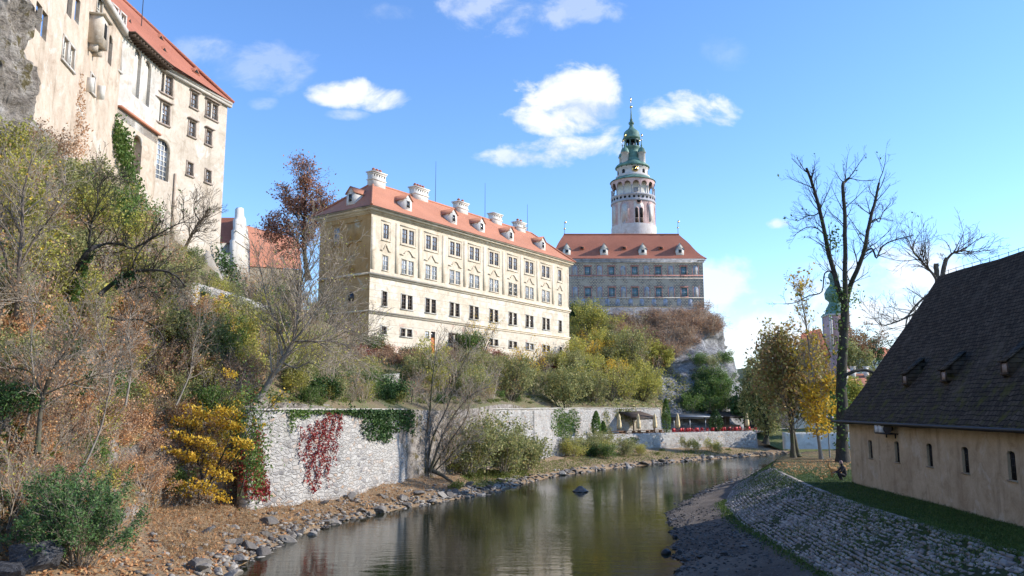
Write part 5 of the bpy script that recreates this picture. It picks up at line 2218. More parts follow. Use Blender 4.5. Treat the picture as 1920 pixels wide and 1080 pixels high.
barn_slope(0)
barn_slope(1)
broof = rb.build('roof', M_SHING, barn, smooth=False)
g = MB()
BNF.box(g, -.3, BL + .3, ZBE - .18, ZBE - .10, .0, .5)
g.tube([p(-1.1, ZBE - .10, .62), p(BL, ZBE - .10, .62)], [.075, .075], 8)
g.build('gutter', M_IRON, barn)
g = MB()
pts = [p(BL * i / 40, zr_ + .16 - .22 * math.sin(math.pi * i / 40 * 2.2) ** 2, -BW / 2) for i in range(41)]
g.tube(pts, [.012] * 41, 4)
for q in pts[::1]:
    g.tube([q - Vector((0, 0, .25)), q + Vector((0, 0, .05))], [.02, .015], 4)
g.build('lightning_wire', M_IRON, barn)
kk = (zr_ - ZBE) / (BW / 2 + .55)
for px, py in ((1698, 712), (1771, 706), (1886, 693)):
    # meet the roof plane
    d = ray(px, py + 8)
    best = None
    for i in range(4000):
        t = 15 + i * .01
        q = Vector((0, 0, EYE)) + d * t
        o = (q.x - BNF.p.x) * BNF.n.x + (q.y - BNF.p.y) * BNF.n.y
        if o < .55 and q.z < ZBE + (.55 - o) * kk:
            best = q
            break
    o = (best.x - BNF.p.x) * BNF.n.x + (best.y - BNF.p.y) * BNF.n.y
    s = (best.x - BNF.p.x) * BNF.e.x + (best.y - BNF.p.y) * BNF.e.y
    z = best.z
    w, h, D = .29, .48, .95
    g = MB()
    zt2 = z + h
    g.hexa([p(s - w, z - .1, o), p(s + w, z - .1, o), p(s + w, z - .1, o - D), p(s - w, z - .1, o - D), p(s - w, zt2, o), p(s + w, zt2, o), p(s + w, zt2 + D * .9, o - D), p(s - w, zt2 + D * .9, o - D)])
    g.hexa([p(s - w - .08, zt2, o + .12), p(s + w + .08, zt2, o + .12), p(s + w + .08, zt2 + D * .9, o - D), p(s - w - .08, zt2 + D * .9, o - D), p(s - w - .08, zt2 + .06, o + .12), p(s + w + .08, zt2 + .06, o + .12), p(s + w + .08, zt2 + D * .9 + .06, o - D), p(s - w - .08, zt2 + D * .9 + .06, o - D)])
    dm = g.build('roof_vent_dormer', M_SHING, barn)
    g = MB()
    BNF.box(g, s - w * .72, s + w * .72, z + .06, zt2 - .06, o + .005, o + .03)
    g.build('pane', plain('weathered_vent_board', (0.36, 0.29, 0.25), .8), dm)
    g = MB()
    for a_, b_ in ((-w, -w * .72), (w * .72, w)):
        BNF.box(g, s + a_, s + b_, z - .02, zt2, o + .002, o + .05)
    BNF.box(g, s - w, s + w, z - .04, z + .05, o + .003, o + .1)
    g.build('window_frame', M_WOODD, dm)

# ---- white gabled building and orange roof behind
G = Fac(P(440, 480, 112), P(467, 500, 119))
gb_ = empty('gabled_house', G.pt(2, 18, -4), 'small white house with a scrolled stepped gable and red roof beside the castle', 'building')
outl = [(440, 520), (440, 452), (443, 448), (443, 432), (446, 430), (446, 412), (449, 408), (450, 392), (453, 389), (457, 391), (458, 406), (461, 410), (462, 424), (465, 430), (466, 445), (468, 450), (469, 520)]
sz = [G.hit(x, y) for x, y in outl]
g = MB()
G.panel(g, sz, -.7, 0)
gw = g.build('gable_wall', M_WHITE, gb_)
g = MB()
for y in (452, 431):
    s0, z0 = G.hit(441, y)
    s1, _ = G.hit(467, y + 4)
    G.box(g, s0, s1, z0 - .08, z0 + .08, .002, .1)
g.build('cornice', M_WHITE, gw)
smin, smax = sz[0][0], sz[-1][0]
zt_ = G.hit(450, 400)[1]
ze_ = G.hit(440, 452)[1]
M_STAIN = plaster('stained_white_plaster', (0.42, 0.42, 0.43), (0.62, 0.62, 0.62), (0.15, 0.15, 0.16), (0.28, 0.28, 0.29), 0.8, streak=.8)
g = MB()
G.box(g, smin + .02, smax - .02, 14, ze_, -14, -.705)
g.build('wall', M_STAIN, gb_)
g = MB()
sm = (smin + smax) / 2
p_ = G.pt
g.quad(p_(smin - .4, ze_ - .2, -.71), p_(sm, zt_, -.71), p_(sm, zt_, -15), p_(smin - .4, ze_ - .2, -15))
g.quad(p_(smax + .4, ze_ - .2, -.71), p_(sm, zt_, -.71), p_(sm, zt_, -15), p_(smax + .4, ze_ - .2, -15))
g.build('roof', M_TILER, gb_)
orh = empty('orange_roofed_house', P(505, 470, 128), 'house of which only a large plain orange tiled roof shows behind the russet tree', 'building')
r0, r1 = P(463, 423, 132), P(560, 448, 140)
e0, e1 = P(464, 499, 124), P(566, 505, 132)
g = MB()
slope(g, (e0, e1, r1, r0), 20, 8, sag=.1)
bk_ = Vector((-8, 10, -9))
slope(g, (r0, r1, r1 + bk_, r0 + bk_), 8, 4)
g.build('roof', M_TILE, orh)
g = MB()
q0, q1 = Vector((e0.x, e0.y + .4, e0.z)), Vector((e1.x, e1.y + .4, e1.z))
g.quad(q0 - Vector((0, 0, 9)), q1 - Vector((0, 0, 9)), q1, q0)
g.quad(e0 - Vector((0, 0, 9)), e0, r0, r0 - Vector((0, 0, 14)))
g.build('wall', M_TRIMD, orh)


# ---- rubble walls
def ribbon(name, base, ztop, thick, m, label, cat='wall', batter=0.25, n=80, cope=None, wob=0.06, zsink=.8):
    q = resample(base, n)
    t = np.gradient(q[:, :2], axis=0)
    t /= np.linalg.norm(t, axis=1, keepdims=True)
    nr = np.stack([t[:, 1], -t[:, 0]], 1)     # right of travel: the face
    zt = np.asarray([ztop(i / (n - 1)) if callable(ztop) else ztop for i in range(n)])
    zt = zt + np.asarray([wob * fbm(q[i, 0] * .5, q[i, 1] * .5, 2) for i in range(n)])
    rows = []
    M = 10
    for j in range(M + 1):
        v = j / M
        r = q.copy()
        r[:, :2] += nr * (batter * (1 - v))
        r[:, 2] = (q[:, 2] - zsink) * (1 - v) + zt * v
        for i in range(n):
            d = .10 * fbm(r[i, 0] * .7, r[i, 1] * .7, r[i, 2] * .7, 4)
            r[i, :2] += nr[i] * d
        rows.append(r)
    b = q.copy()
    b[:, :2] -= nr * thick
    b[:, 2] = zt
    rows.append(b)
    b2 = b.copy()
    b2[:, 2] = q[:, 2] - zsink
    rows.append(b2)
    Aa = np.stack(rows)
    r_, c_ = Aa.shape[:2]
    mb = MB()
    fs = [(i * c_ + j, i * c_ + j + 1, (i + 1) * c_ + j + 1, (i + 1) * c_ + j) for i in range(r_ - 1) for j in range(c_ - 1)]
    for j in (0, c_ - 1):
        fs.append(tuple(i * c_ + j for i in range(r_)))
    mb.add(Aa.reshape(-1, 3), fs)
    o = mb.build(name, m)
    tag(o, label, cat)
    if cope:
        k = MB()
        for i in range(n - 1):
            a0 = Vector((*(q[i, :2] + nr[i] * .10), zt[i])); a1 = Vector((*(q[i + 1, :2] + nr[i + 1] * .10), zt[i + 1]))
            b0 = Vector((*(q[i, :2] - nr[i] * (thick + .05)), zt[i])); b1 = Vector((*(q[i + 1, :2] - nr[i + 1] * (thick + .05)), zt[i + 1]))
            h0, h1 = Vector((0, 0, cope)), Vector((0, 0, cope))
            k.hexa([a0, a1, b1, b0, a0 + h0, a1 + h1, b1 + h1, b0 + h0])
        k.build('coping', M_FRG, o)
    return o, q, nr


WALL1, w1q, w1n = ribbon('stone_wall', W1, 6.85, .7, M_RUBBLE, 'tall white rubble retaining wall along the left bank hung with red creeper', n=140, cope=.1)
WALL2, w2q, w2n = ribbon('stone_wall', [(W1[4].x, W1[4].y, 2.6), (5.9, 108.4, 2.7), (13.9, 122.2, 2.7), tuple(W1END)], 6.9, .7, M_RUBBLE, 'high pale stone wall at the back of the riverside cafe terrace', n=100, cope=.12)
WALL3, w3q, w3n = ribbon('terrace_wall', LWB, lambda t: 3.55 - .3 * t, .5, M_RUBBLE, 'low pale stone parapet wall between the cafe terrace and the river', n=110)

# ------------------------------------------------------------------ plants
WBV, WBF = [], []
for o in (WALL1, WALL2, WALL3):
    n0 = len(WBV)
    WBV += [v.co[:] for v in o.data.vertices]
    WBF += [tuple(i + n0 for i in f.vertices) for f in o.data.polygons]
WBVH = BVHTree.FromPolygons(WBV, WBF)


def whit(px, py):
    loc, nor, idx, dist = WBVH.ray_cast(Vector((0, 0, EYE)), ray(px, py).normalized())
    if loc is None:
        return None, None
    if nor.dot(ray(px, py)) > 0:
        nor = -nor
    return loc, nor


class Proto:
    """a plant built once; the first placing moves it, later ones copy it with its parts"""

    def __init__(self, root):
        self.root = root
        self.used = False

    def place(self, loc, rz, sc, label, cat, group=None):
        if not self.used:
            self.used = True
            o = self.root
            o.location = loc
            o.rotation_euler = (0, 0, rz)
            o.scale = sc if isinstance(sc, tuple) else (sc, sc, sc)
            return tag(o, label, cat, group)
        o = dup(self.root, loc, rz, sc, label, group, cat)
        return o


def shrub(name, seed, H=3.0, stems=8, kids=(5, 4), r=.035, bm=None, lm=None, lsize=.09, per=1.0, spread=.15, lean=.7, ratio=.5, flat=0.0, extra=None, wander=.2, up=.05, ang=.75, foliage='foliage'):
    rng = random.Random(seed)
    br, tips = [], []
    for i in range(stems):
        a = 2 * math.pi * (i + rng.random()) / stems
        t = lean * rng.uniform(.2, 1.0)
        d = Vector((math.cos(a) * math.sin(t), math.sin(a) * math.sin(t), math.cos(t)))
        p = Vector((math.cos(a), math.sin(a), 0)) * rng.uniform(0, .3) - Vector((0, 0, .2))
        grow(br, tips, p, d, H * rng.uniform(.65, 1.05), r * rng.uniform(.7, 1.2), 0, dict(kids=kids, seg=5, wander=wander, up=up, ang=ang, ratio=ratio, rmin=.007, rr=.6, lo=[.2, .2]), rng)
    mb = MB()
    tubes(mb, br)
    root = mb.build(name, bm or M_TWIG)
    if lm is not None and per > 0:
        lb = MB()
        leaves(lb, tips, lsize, spread, per, flat)
        if extra is not None:
            leaves(lb, extra, lsize, .1, 1, flat)
        if lb.nv:
            lb.build(foliage, lm, root, local=True)
    return Proto(root)


PR = {
    'bare': [shrub('bare_shrub', 1, 3.2, 9, (6, 4), lm=L_BROWN, per=.25, lsize=.07), shrub('bare_shrub', 2, 2.8, 8, (6, 4), lm=L_ORANGE, per=.35, lsize=.07, lean=.9), shrub('bare_shrub', 3, 3.6, 7, (6, 5), lm=L_LIME, per=.3, lsize=.06, lean=.5)],
    'rust': [shrub('rust_leaved_shrub', 4, 2.8, 8, (6, 4), lm=L_ORANGE, per=2.2, lsize=.085, spread=.14), shrub('rust_leaved_shrub', 5, 2.3, 9, (6, 4), lm=L_BROWN, per=2.6, lsize=.08, spread=.16, lean=.95)],
    'gold': [shrub('golden_shrub', 6, 2.6, 8, (5, 4), lm=L_YELLOW, per=2.0, lsize=.085, spread=.12)],
    'lime': [shrub('yellow_green_shrub', 7, 3.0, 8, (6, 4), lm=L_LIME, per=3.2, lsize=.09, spread=.2), shrub('yellow_green_shrub', 8, 2.4, 8, (6, 4), lm=L_LIME, per=2.0, lsize=.085, spread=.2)],
    'olive': [shrub('olive_shrub', 9, 3.0, 9, (6, 5), lm=L_OLIVE, per=4.0, lsize=.085, spread=.2), shrub('olive_shrub', 10, 2.6, 8, (6, 5), lm=L_OLIVE, per=3.0, lsize=.08, spread=.24)],
    'green': [shrub('green_shrub', 12, 2.4, 9, (6, 4), lm=L_GREEN, per=4.0, lsize=.085, spread=.2), shrub('green_shrub', 13, 1.8, 9, (6, 4), lm=L_DARK, per=5.0, lsize=.085, spread=.22, lean=.95)],
    'bramble': [shrub('brown_bramble', 14, 2.0, 14, (7, 4), bm=M_TWIGR, lm=L_BROWN, per=.8, lsize=.07, spread=.2, lean=1.2, wander=.35, up=-.02), shrub('brown_bramble', 15, 1.8, 14, (7, 4), bm=M_TWIG, lm=L_BROWN, per=.5, lsize=.07, spread=.2, lean=1.2, wander=.35)],
    'redbr': [shrub('red_bramble', 16, 1.5, 12, (6, 4), bm=M_TWIGR, lm=L_RED, per=1.3, lsize=.08, spread=.2, lean=1.2, wander=.3), shrub('red_bramble', 18, 1.5, 12, (6, 4), bm=M_TWIGR, lm=L_BROWN, per=2.0, lsize=.08, spread=.2, lean=1.2, wander=.3)],
    'tuft': [shrub('grass_tuft', 17, .8, 16, (3,), r=.012, bm=M_TWIG, lm=L_GRASS, per=3.0, lsize=.09, spread=.14, lean=1.0)],
}
INFO = {
    'bare': 'bare grey-brown twiggy shrub', 'rust': 'shrub with rust orange autumn leaves', 'gold': 'shrub with golden yellow leaves', 'lime': 'yellow-green autumn shrub',
    'olive': 'olive green leafy shrub', 'green': 'dense dark green shrub', 'bramble': 'leafless brown bramble clump', 'redbr': 'reddish bramble clump', 'tuft': 'low green weed tuft',
}
PRNG = random.Random(21)


def put(kind, px, py, sc, where, sink=.1, loc=None):
    q = loc or hit(px, py)
    if q is None:
        return None
    p = PRNG.choice(PR[kind])
    s = sc * PRNG.uniform(.85, 1.15)
    return p.place(Vector((q.x, q.y, q.z - sink)), PRNG.uniform(0, 6.28), (s, s, s * PRNG.uniform(.85, 1.2)), INFO[kind] + ' ' + where, 'shrub', kind + ' shrubs ' + where)


def scatter(poly, n, mix, sc, where, mind=0.0, ok=None):
    xs = [p[0] for p in poly]
    ys_ = [p[1] for p in poly]
    done = 0
    tries = 0
    pts = []
    ks = list(mix)
    wts = [mix[k] for k in ks]
    while done < n and tries < n * 40:
        tries += 1
        x, y = PRNG.uniform(min(xs), max(xs)), PRNG.uniform(min(ys_), max(ys_))
        ins = False
        j = len(poly) - 1
        for i in range(len(poly)):
            if (poly[i][1] > y) != (poly[j][1] > y) and x < (poly[j][0] - poly[i][0]) * (y - poly[i][1]) / (poly[j][1] - poly[i][1]) + poly[i][0]:
                ins = not ins
            j = i
        if not ins:
            continue
        q = hit(x, y)
        if q is None or (ok and not ok(q)):
            continue
        if any((q - r).length < mind for r in pts):
            continue
        pts.append(q)
        put(PRNG.choices(ks, wts)[0], x, y, sc, where, loc=q)
        done += 1


# left cliff and slope under the castle
scatter([(0, 300), (110, 300), (230, 390), (330, 520), (330, 600), (0, 620)], 64, {'bare': 3.5, 'rust': 2, 'lime': 3, 'green': 1, 'olive': 2.4}, .85, 'on the cliff below the castle', 1.3)
scatter([(0, 600), (330, 590), (470, 620), (470, 770), (300, 800), (0, 880)], 78, {'bare': 4, 'rust': 3.4, 'gold': .6, 'lime': 1.8, 'green': 1.2, 'olive': 1.2}, .70, 'on the lower left hillside', 1.0)
scatter([(250, 570), (500, 620), (520, 745), (380, 745)], 26, {'bare': 3, 'lime': 2, 'green': 1.5, 'rust': 1, 'olive': 2}, .75, 'above the left end of the white wall', 1.2)
scatter([(0, 820), (240, 800), (300, 900), (120, 960), (0, 1000)], 20, {'bare': 4, 'rust': 4, 'lime': .6}, .6, 'at the foot of the left hillside', .8)
scatter([(100, 790), (330, 770), (480, 790), (470, 915), (330, 930), (230, 960), (100, 900)], 44, {'bare': 5, 'rust': 4, 'lime': .6, 'green': .6}, .55, 'on the rocky foot of the left hillside', .6)
scatter([(455, 500), (560, 505), (650, 560), (650, 600), (470, 575)], 26, {'bare': 4, 'bramble': 2, 'green': 1}, 1.1, 'on the bank between castle and mansion', 1.2)
scatter([(390, 570), (450, 540), (470, 575), (520, 600), (400, 590)], 8, {'green': 2, 'olive': 2, 'lime': 1}, .6, 'at the foot of the castle buttress', .8)
scatter([(315, 460), (375, 500), (430, 560), (400, 580), (315, 540)], 22, {'bare': 3, 'green': 1, 'lime': 1.5, 'olive': 1}, .6, 'on the slope at the castle foot', .8)
# terraced slope under the mansion
scatter([(500, 600), (640, 600), (700, 660), (700, 745), (520, 745)], 34, {'bare': 4, 'olive': 2, 'lime': 1, 'green': 1.5}, .85, 'on the slope left of the mansion', 1.5)
scatter([(660, 645), (1050, 668), (1050, 700), (820, 690), (660, 672)], 46, {'redbr': 4, 'bramble': 3, 'bare': 1.2, 'green': .6}, .95, 'along the foot of the mansion', 1.2)
scatter([(800, 690), (1060, 690), (1060, 750), (760, 750)], 30, {'bare': 3, 'olive': 3, 'lime': 1.5}, 1.05, 'on the garden slope below the mansion', 1.8)
scatter([(600, 725), (780, 735), (780, 752), (600, 752)], 10, {'green': 1, 'bare': 2, 'olive': 1}, .7, 'just behind the top of the white wall', 1.5)
scatter([(500, 742), (1000, 745), (1000, 757), (500, 755)], 40, {'tuft': 4, 'green': 1, 'lime': 1, 'bare': 2}, .5, 'overhanging the top of the white wall', .8)
# under the painted house
scatter([(1065, 600), (1120, 600), (1180, 640), (1240, 700), (1240, 755), (1070, 755)], 46, {'lime': 5, 'olive': 3, 'gold': 1, 'bare': 1.5, 'green': 1}, 1.35, 'on the slope below the painted house', 1.8)
scatter([(1130, 605), (1320, 585), (1345, 605), (1345, 630), (1260, 675), (1180, 660)], 80, {'bramble': 6, 'bare': .6}, 1.35, 'on the rock below the painted house', 1.1)
scatter([(1250, 670), (1360, 660), (1360, 700), (1290, 720)], 3, {'bramble': 3, 'green': 1.5, 'olive': .5}, 1.1, 'on ledges of the limestone cliff', 1.3)
scatter([(1300, 718), (1360, 712), (1362, 775), (1295, 775)], 15, {'green': 5}, 1.35, 'at the foot of the limestone cliff', 1.2)
# river bank shrubs
scatter([(1030, 852), (1150, 838), (1190, 845), (1180, 858), (1050, 866)], 16, {'green': 1.2, 'olive': 2, 'lime': 1.5}, .75, 'on the grassy bank under the terrace wall', .8)
scatter([(1200, 845), (1400, 842), (1400, 848), (1200, 855)], 12, {'lime': 1, 'tuft': 3}, .6, 'along the far stretch of the grassy bank', 1.0)
scatter([(840, 880), (1010, 868), (1010, 890), (850, 915)], 12, {'tuft': 3, 'lime': 1}, .8, 'around the willow bushes by the river', .7)


# ---- single trees
def poly_tree(name, loc, limbs, cfg, twig, bm, label, cat='tree', lm=None, lsize=.1, per=0, spread=.2, seed=3, twmat=None, base_flare=True, group=None, extra=None, flat=0.0):
    """limbs: list of (points, r0, r1, n_twigs, twig_len)"""
    rng = random.Random(seed)
    root = empty(name, loc, label, cat, group)
    tb = MB()
    br, tips = [], []
    for k, (pts, r0, r1, nt, tl) in enumerate(limbs):
        pts = [Vector(p) for p in pts]
        # smooth subdivision (catmull rom)
        q = []
        for i in range(len(pts) - 1):
            p0, p1, p2, p3 = pts[max(i - 1, 0)], pts[i], pts[i + 1], pts[min(i + 2, len(pts) - 1)]
            for j in range(4):
                t = j / 4
                q.append(.5 * ((2 * p1) + (p2 - p0) * t + (2 * p0 - 5 * p1 + 4 * p2 - p3) * t * t + (3 * p1 - p0 - 3 * p2 + p3) * t ** 3))
        q.append(pts[-1])
        n = len(q)
        q = [p + rv(rng) * r0 * .12 for p in q]
        rad = [r0 + (r1 - r0) * (i / (n - 1)) ** .8 for i in range(n)]
        if k == 0 and base_flare:
            rad[0] *= 1.5
            rad[1] *= 1.15
        tb.tube(q, rad, 10 if r0 > .1 else 6)
        for j in range(nt):
            t = rng.uniform(twig.get('from', .2), 1)
            x = t * (n - 1)
            i = min(n - 2, int(x))
            p = q[i].lerp(q[i + 1], x - i)
            d = (q[i + 1] - q[i]).normalized()
            perp = d.cross(rv(rng)).normalized()
            a = rng.uniform(.5, 1.2)
            nd = d * math.cos(a) + perp * math.sin(a) + Vector((0, 0, twig.get('lift', .3)))
            grow(br, tips, p, nd, tl * rng.uniform(.5, 1.3), max(.02, min(rad[i] * .5, tl * .02)), 0, dict(kids=cfg, seg=5, wander=twig.get('wander', .22), up=twig.get('up', .06), ang=.7, ratio=.55, rmin=twig.get('rmin', .011), rr=.6, lo=[.25, .25]), rng)
    tb.build('trunk', bm, root, smooth=True)
    b2 = MB()
    tubes(b2, br)
    if b2.nv:
        b2.build('branches', twmat or bm, root)
    if lm is not None:
        lb = MB()
        leaves(lb, tips, lsize, spread, per, flat)
        if extra is not None:
            leaves(lb, extra, lsize, spread * .6, 1, flat)
        lb.build('crown', lm, root)
    return root


def PL(pts, depth, jit=0.0, rng=random.Random(4)):
    return [P(x, y, depth + rng.uniform(-jit, jit)) for x, y in pts]


Z4 = lambda pts: [(1400 + x * .5744, 260 + y * .5741) for x, y in pts]
q = hit(1581, 866)
D = q.y
limbs = [
    ([q - Vector((0, 0, .3))] + PL(Z4([(311, 900), (311, 760), (318, 640), (322, 540)]), D), .50, .33, 10, 1.2),
    (PL(Z4([(322, 548), (300, 490), (265, 360), (240, 240), (215, 150), (195, 95)]), D + .3, .6), .26, .10, 24, 2.4),
    (PL(Z4([(322, 545), (321, 470), (322, 380), (320, 250), (314, 155), (322, 140), (334, 128)]), D - .3, .4), .24, .10, 18, 2.2),
    (PL(Z4([(324, 545), (338, 480), (380, 380), (400, 280), (420, 200), (432, 145)]), D, .6), .25, .09, 26, 2.5),
    (PL(Z4([(388, 368), (410, 360), (424, 390), (440, 355), (480, 332), (545, 315)]), D + .4, .3), .10, .04, 16, 2.2),
    (PL(Z4([(404, 275), (420, 262), (432, 272), (446, 240), (470, 210)]), D + .4, .3), .07, .03, 10, 1.6),
    (PL(Z4([(300, 500), (285, 440), (255, 440), (245, 500), (205, 512), (160, 535), (120, 540)]), D + .8, .3), .08, .03, 14, 1.6),
    (PL(Z4([(238, 240), (222, 250), (200, 252), (165, 270)]), D + .4, .3), .06, .03, 10, 1.5),
    (PL(Z4([(250, 310), (225, 290), (190, 292), (150, 320)]), D + .4, .3), .06, .03, 10, 1.5),
    (PL(Z4([(316, 775), (345, 762), (380, 755), (418, 765)]), D - .4, .3), .15, .12, 4, .8),
]
ivy = np.concatenate([np.asarray([(q.x + NR.normal(0, .45), q.y - .2 + NR.normal(0, .4), z) for z in NR.uniform(3.5, 15.5, 420)]),
                      np.asarray([tuple(P(*Z4([(285 + NR.normal(0, 14), 330 + NR.normal(0, 22))])[0], D + NR.normal(0, .4))) for _ in range(160)]),
                      np.asarray([tuple(P(*Z4([(318 + NR.normal(0, 26), 520 + NR.normal(0, 34))])[0], D + NR.normal(0, .5))) for _ in range(300)])])
poly_tree('pollarded_tree', q, limbs, (4, 3), dict(lift=.35, up=.05, rmin=.008), M_BARKD, 'tall bare tree forking into three upright limbs beside the far corner of the barn', lm=L_GREEN, lsize=.13, per=.012, spread=.1, seed=8, extra=ivy)

q2 = Vector((38.5, 71, 2.5))
D = 71
limbs = [
    ([q2, P(1770, 700, D), P(1765, 560, D), P(1762, 520, D)], .55, .36, 0, 1),
    (PL([(1758, 530), (1756, 508), (1755, 494)], D), .24, .2, 2, 1),
    (PL([(1765, 530), (1770, 500), (1775, 484)], D), .22, .18, 2, 1),
    (PL([(1758, 528), (1748, 512), (1728, 490), (1712, 470), (1716, 450)], D, .6), .14, .05, 30, 2.6),
    (PL([(1773, 490), (1785, 476), (1805, 470), (1822, 474)], D, .6), .13, .05, 26, 2.4),
    (PL([(1756, 540), (1720, 570), (1700, 600), (1698, 640)], D, .6), .12, .04, 26, 2.6),
    (PL([(1756, 560), (1710, 590), (1660, 610), (1640, 600)], D, .6), .10, .03, 22, 2.4),
]
poly_tree('pollarded_tree', q2, limbs, (3, 3), dict(lift=.4, up=.05, rmin=.012), M_BARK, 'second bare pollarded tree with cut stubs rising behind the barn roof', seed=12)

# leafy trees at the end of the lawn
q = hit(1487, 858)
D = q.y
cr = crown([P(1478, 700, D), P(1440, 720, D + 1), P(1512, 690, D + 1), P(1470, 655, D), P(1530, 730, D), P(1450, 670, D + 2)], [(2.2, 2, 1.9), (1.7, 1.8, 1.6), (1.6, 1.6, 1.7), (1.5, 1.5, 1.3), (1.2, 1.3, 1.4), (1.4, 1.3, 1.2)], 800)
cr = cr[NR.rand(len(cr)) < .85]
limbs = [([q, P(1484, 800, D), P(1476, 750, D), P(1474, 700, D), P(1470, 650, D)], .22, .06, 40, 2.4),
         (PL([(1478, 760), (1455, 720), (1436, 690)], D, .5), .10, .03, 26, 2.0),
         (PL([(1476, 745), (1500, 705), (1516, 670)], D, .5), .10, .03, 26, 2.0),
         (PL([(1474, 720), (1460, 680), (1452, 645)], D, .5), .08, .03, 20, 1.8)]
poly_tree('lawn_tree', q, limbs, (4, 3), dict(lift=.3), M_BARKG, 'rust and olive leaved tree with a thin dark trunk at the tip of the lawn', lm=L_TAN, lsize=.16, per=.8, spread=.3, seed=15, extra=cr, twmat=M_TWIG)
q = hit(1498, 857)
D = q.y + .6
cr = crown([P(1500, 740, D), P(1530, 760, D), P(1520, 700, D)], [(1.6, 1.6, 1.6), (1.4, 1.4, 1.5), (1.4, 1.4, 1.4)], 420)
limbs = [([q, P(1489, 815, D), P(1487, 780, D), P(1500, 730, D), P(1515, 680, D)], .20, .05, 34, 2.0), (PL([(1490, 780), (1475, 740), (1470, 720)], D, .4), .1, .03, 16, 1.6)]
poly_tree('lawn_tree', q, limbs, (4, 3), dict(lift=.3), M_BARKG, 'crooked tree with olive leaves leaning on its rusty neighbour at the lawn tip', lm=L_OLIVE, lsize=.14, per=.7, spread=.22, seed=16, extra=cr)
q = hit(1540, 861)
D = q.y
cr = crown([P(1522, 770, D), P(1545, 760, D), P(1535, 800, D), P(1555, 720, D), P(1520, 735, D)], [(1.0, 1.2, 1.0), (1.2, 1.2, 1.0), (1.2, 1.2, .9), (.8, .8, .9), (.8, .8, .8)], 300)
limbs = [([q, P(1532, 800, D), P(1527, 740, D), P(1518, 660, D), P(1508, 590, D), P(1500, 545, D)], .15, .03, 80, 1.8), (PL([(1528, 760), (1545, 720), (1556, 690)], D, .4), .06, .02, 20, 1.4), (PL([(1528, 740), (1512, 700), (1506, 660)], D, .4), .05, .02, 16, 1.4)]
poly_tree('lawn_tree', q, limbs, (3, 3), dict(lift=.35), M_BARKP, 'slender tall tree with yellow lower leaves next to the big bare tree', lm=L_YELLOW, lsize=.15, per=.25, spread=.22, seed=17, extra=cr, twmat=M_TWIG)
q = hit(1436, 832) or P(1436, 832, 118)
D = q.y
cr = crown([P(1425, 720, D), P(1410, 760, D), P(1450, 760, D), P(1420, 690, D), P(1460, 720, D), P(1440, 795, D)], [(2.6, 2.6, 2.4), (2.2, 2, 2), (2.2, 2, 2.2), (2, 2, 1.8), (2.2, 2, 2), (1.9, 1.6, 1.6)], 600)
limbs = [([q, P(1438, 800, D), P(1430, 760, D), P(1424, 700, D)], .42, .12, 20, 3), (PL([(1434, 790), (1450, 750), (1462, 720)], D, .6), .18, .05, 16, 2.4), (PL([(1432, 780), (1412, 745), (1404, 720)], D, .6), .18, .05, 16, 2.4)]
poly_tree('riverside_tree', q, limbs, (4, 3), dict(lift=.2), M_BARKD, 'broad olive leaved tree with a thick leaning trunk at the end of the terrace wall', lm=L_OLIVE, lsize=.2, per=.8, spread=.3, seed=18, extra=cr)

# russet tree behind the mansion
q = P(578, 525, 121)
D = 121
cr = crown([P(560, 440, D), P(522, 412, D), P(590, 430, D), P(575, 380, D), P(550, 385, D), P(572, 345, D), P(513, 440, D), P(598, 390, D), P(545, 470, D)], [(2.6, 2.6, 2.2), (1.9, 2, 1.6), (2, 2, 2), (1.8, 2, 1.8), (1.6, 1.8, 1.5), (1.2, 1.3, 1.3), (1.6, 1.6, 1.3), (1.3, 1.3, 1.2), (2.4, 2.2, 1.5)], 620)
limbs = [([q, P(571, 470, D), P(570, 420, D), P(573, 370, D), P(574, 330, D)], .42, .05, 60, 3.2), (PL([(570, 470), (545, 440), (515, 432)], D, .8), .16, .04, 24, 2.6), (PL([(571, 450), (596, 410), (606, 385)], D, .8), .16, .04, 24, 2.6), (PL([(571, 430), (550, 395), (538, 370)], D, .8), .14, .04, 20, 2.4)]
poly_tree('russet_tree', q, limbs, (4, 3), dict(lift=.3, rmin=.018), M_BARKD, 'round crowned tree with sparse russet leaves between the castle and the mansion', lm=L_REDBR, lsize=.17, per=1.2, spread=.4, seed=19, extra=cr)

# leaning bare tree on the wall top
q = hit(484, 750) or P(484, 752, 50)
D = q.y
limbs = [([q, P(505, 715, D), P(530, 675, D), P(550, 640, D), P(556, 600, D), P(566, 560, D)], .21, .08, 30, 3.0),
         (PL([(550, 640), (575, 610), (600, 570), (625, 520)], D, .7), .10, .03, 36, 2.8),
         (PL([(540, 660), (520, 610), (500, 560), (490, 510)], D, .7), .09, .03, 30, 2.6),
         (PL([(556, 610), (560, 550), (580, 490), (590, 460)], D, .7), .09, .03, 34, 2.6),
         (PL([(552, 640), (590, 640), (630, 640), (660, 655)], D, .7), .08, .03, 46, 2.8),
         (PL([(530, 680), (555, 690), (580, 680), (600, 690)], D, .5), .06, .02, 12, 1.8)]
poly_tree('leaning_tree', q, limbs, (4, 4), dict(lift=.3, rmin=.010), M_BARKP, 'leaning bare tree with a spreading twiggy crown on top of the white wall', lm=L_LIME, lsize=.06, per=.10, spread=.1, seed=20, twmat=M_TWIG)
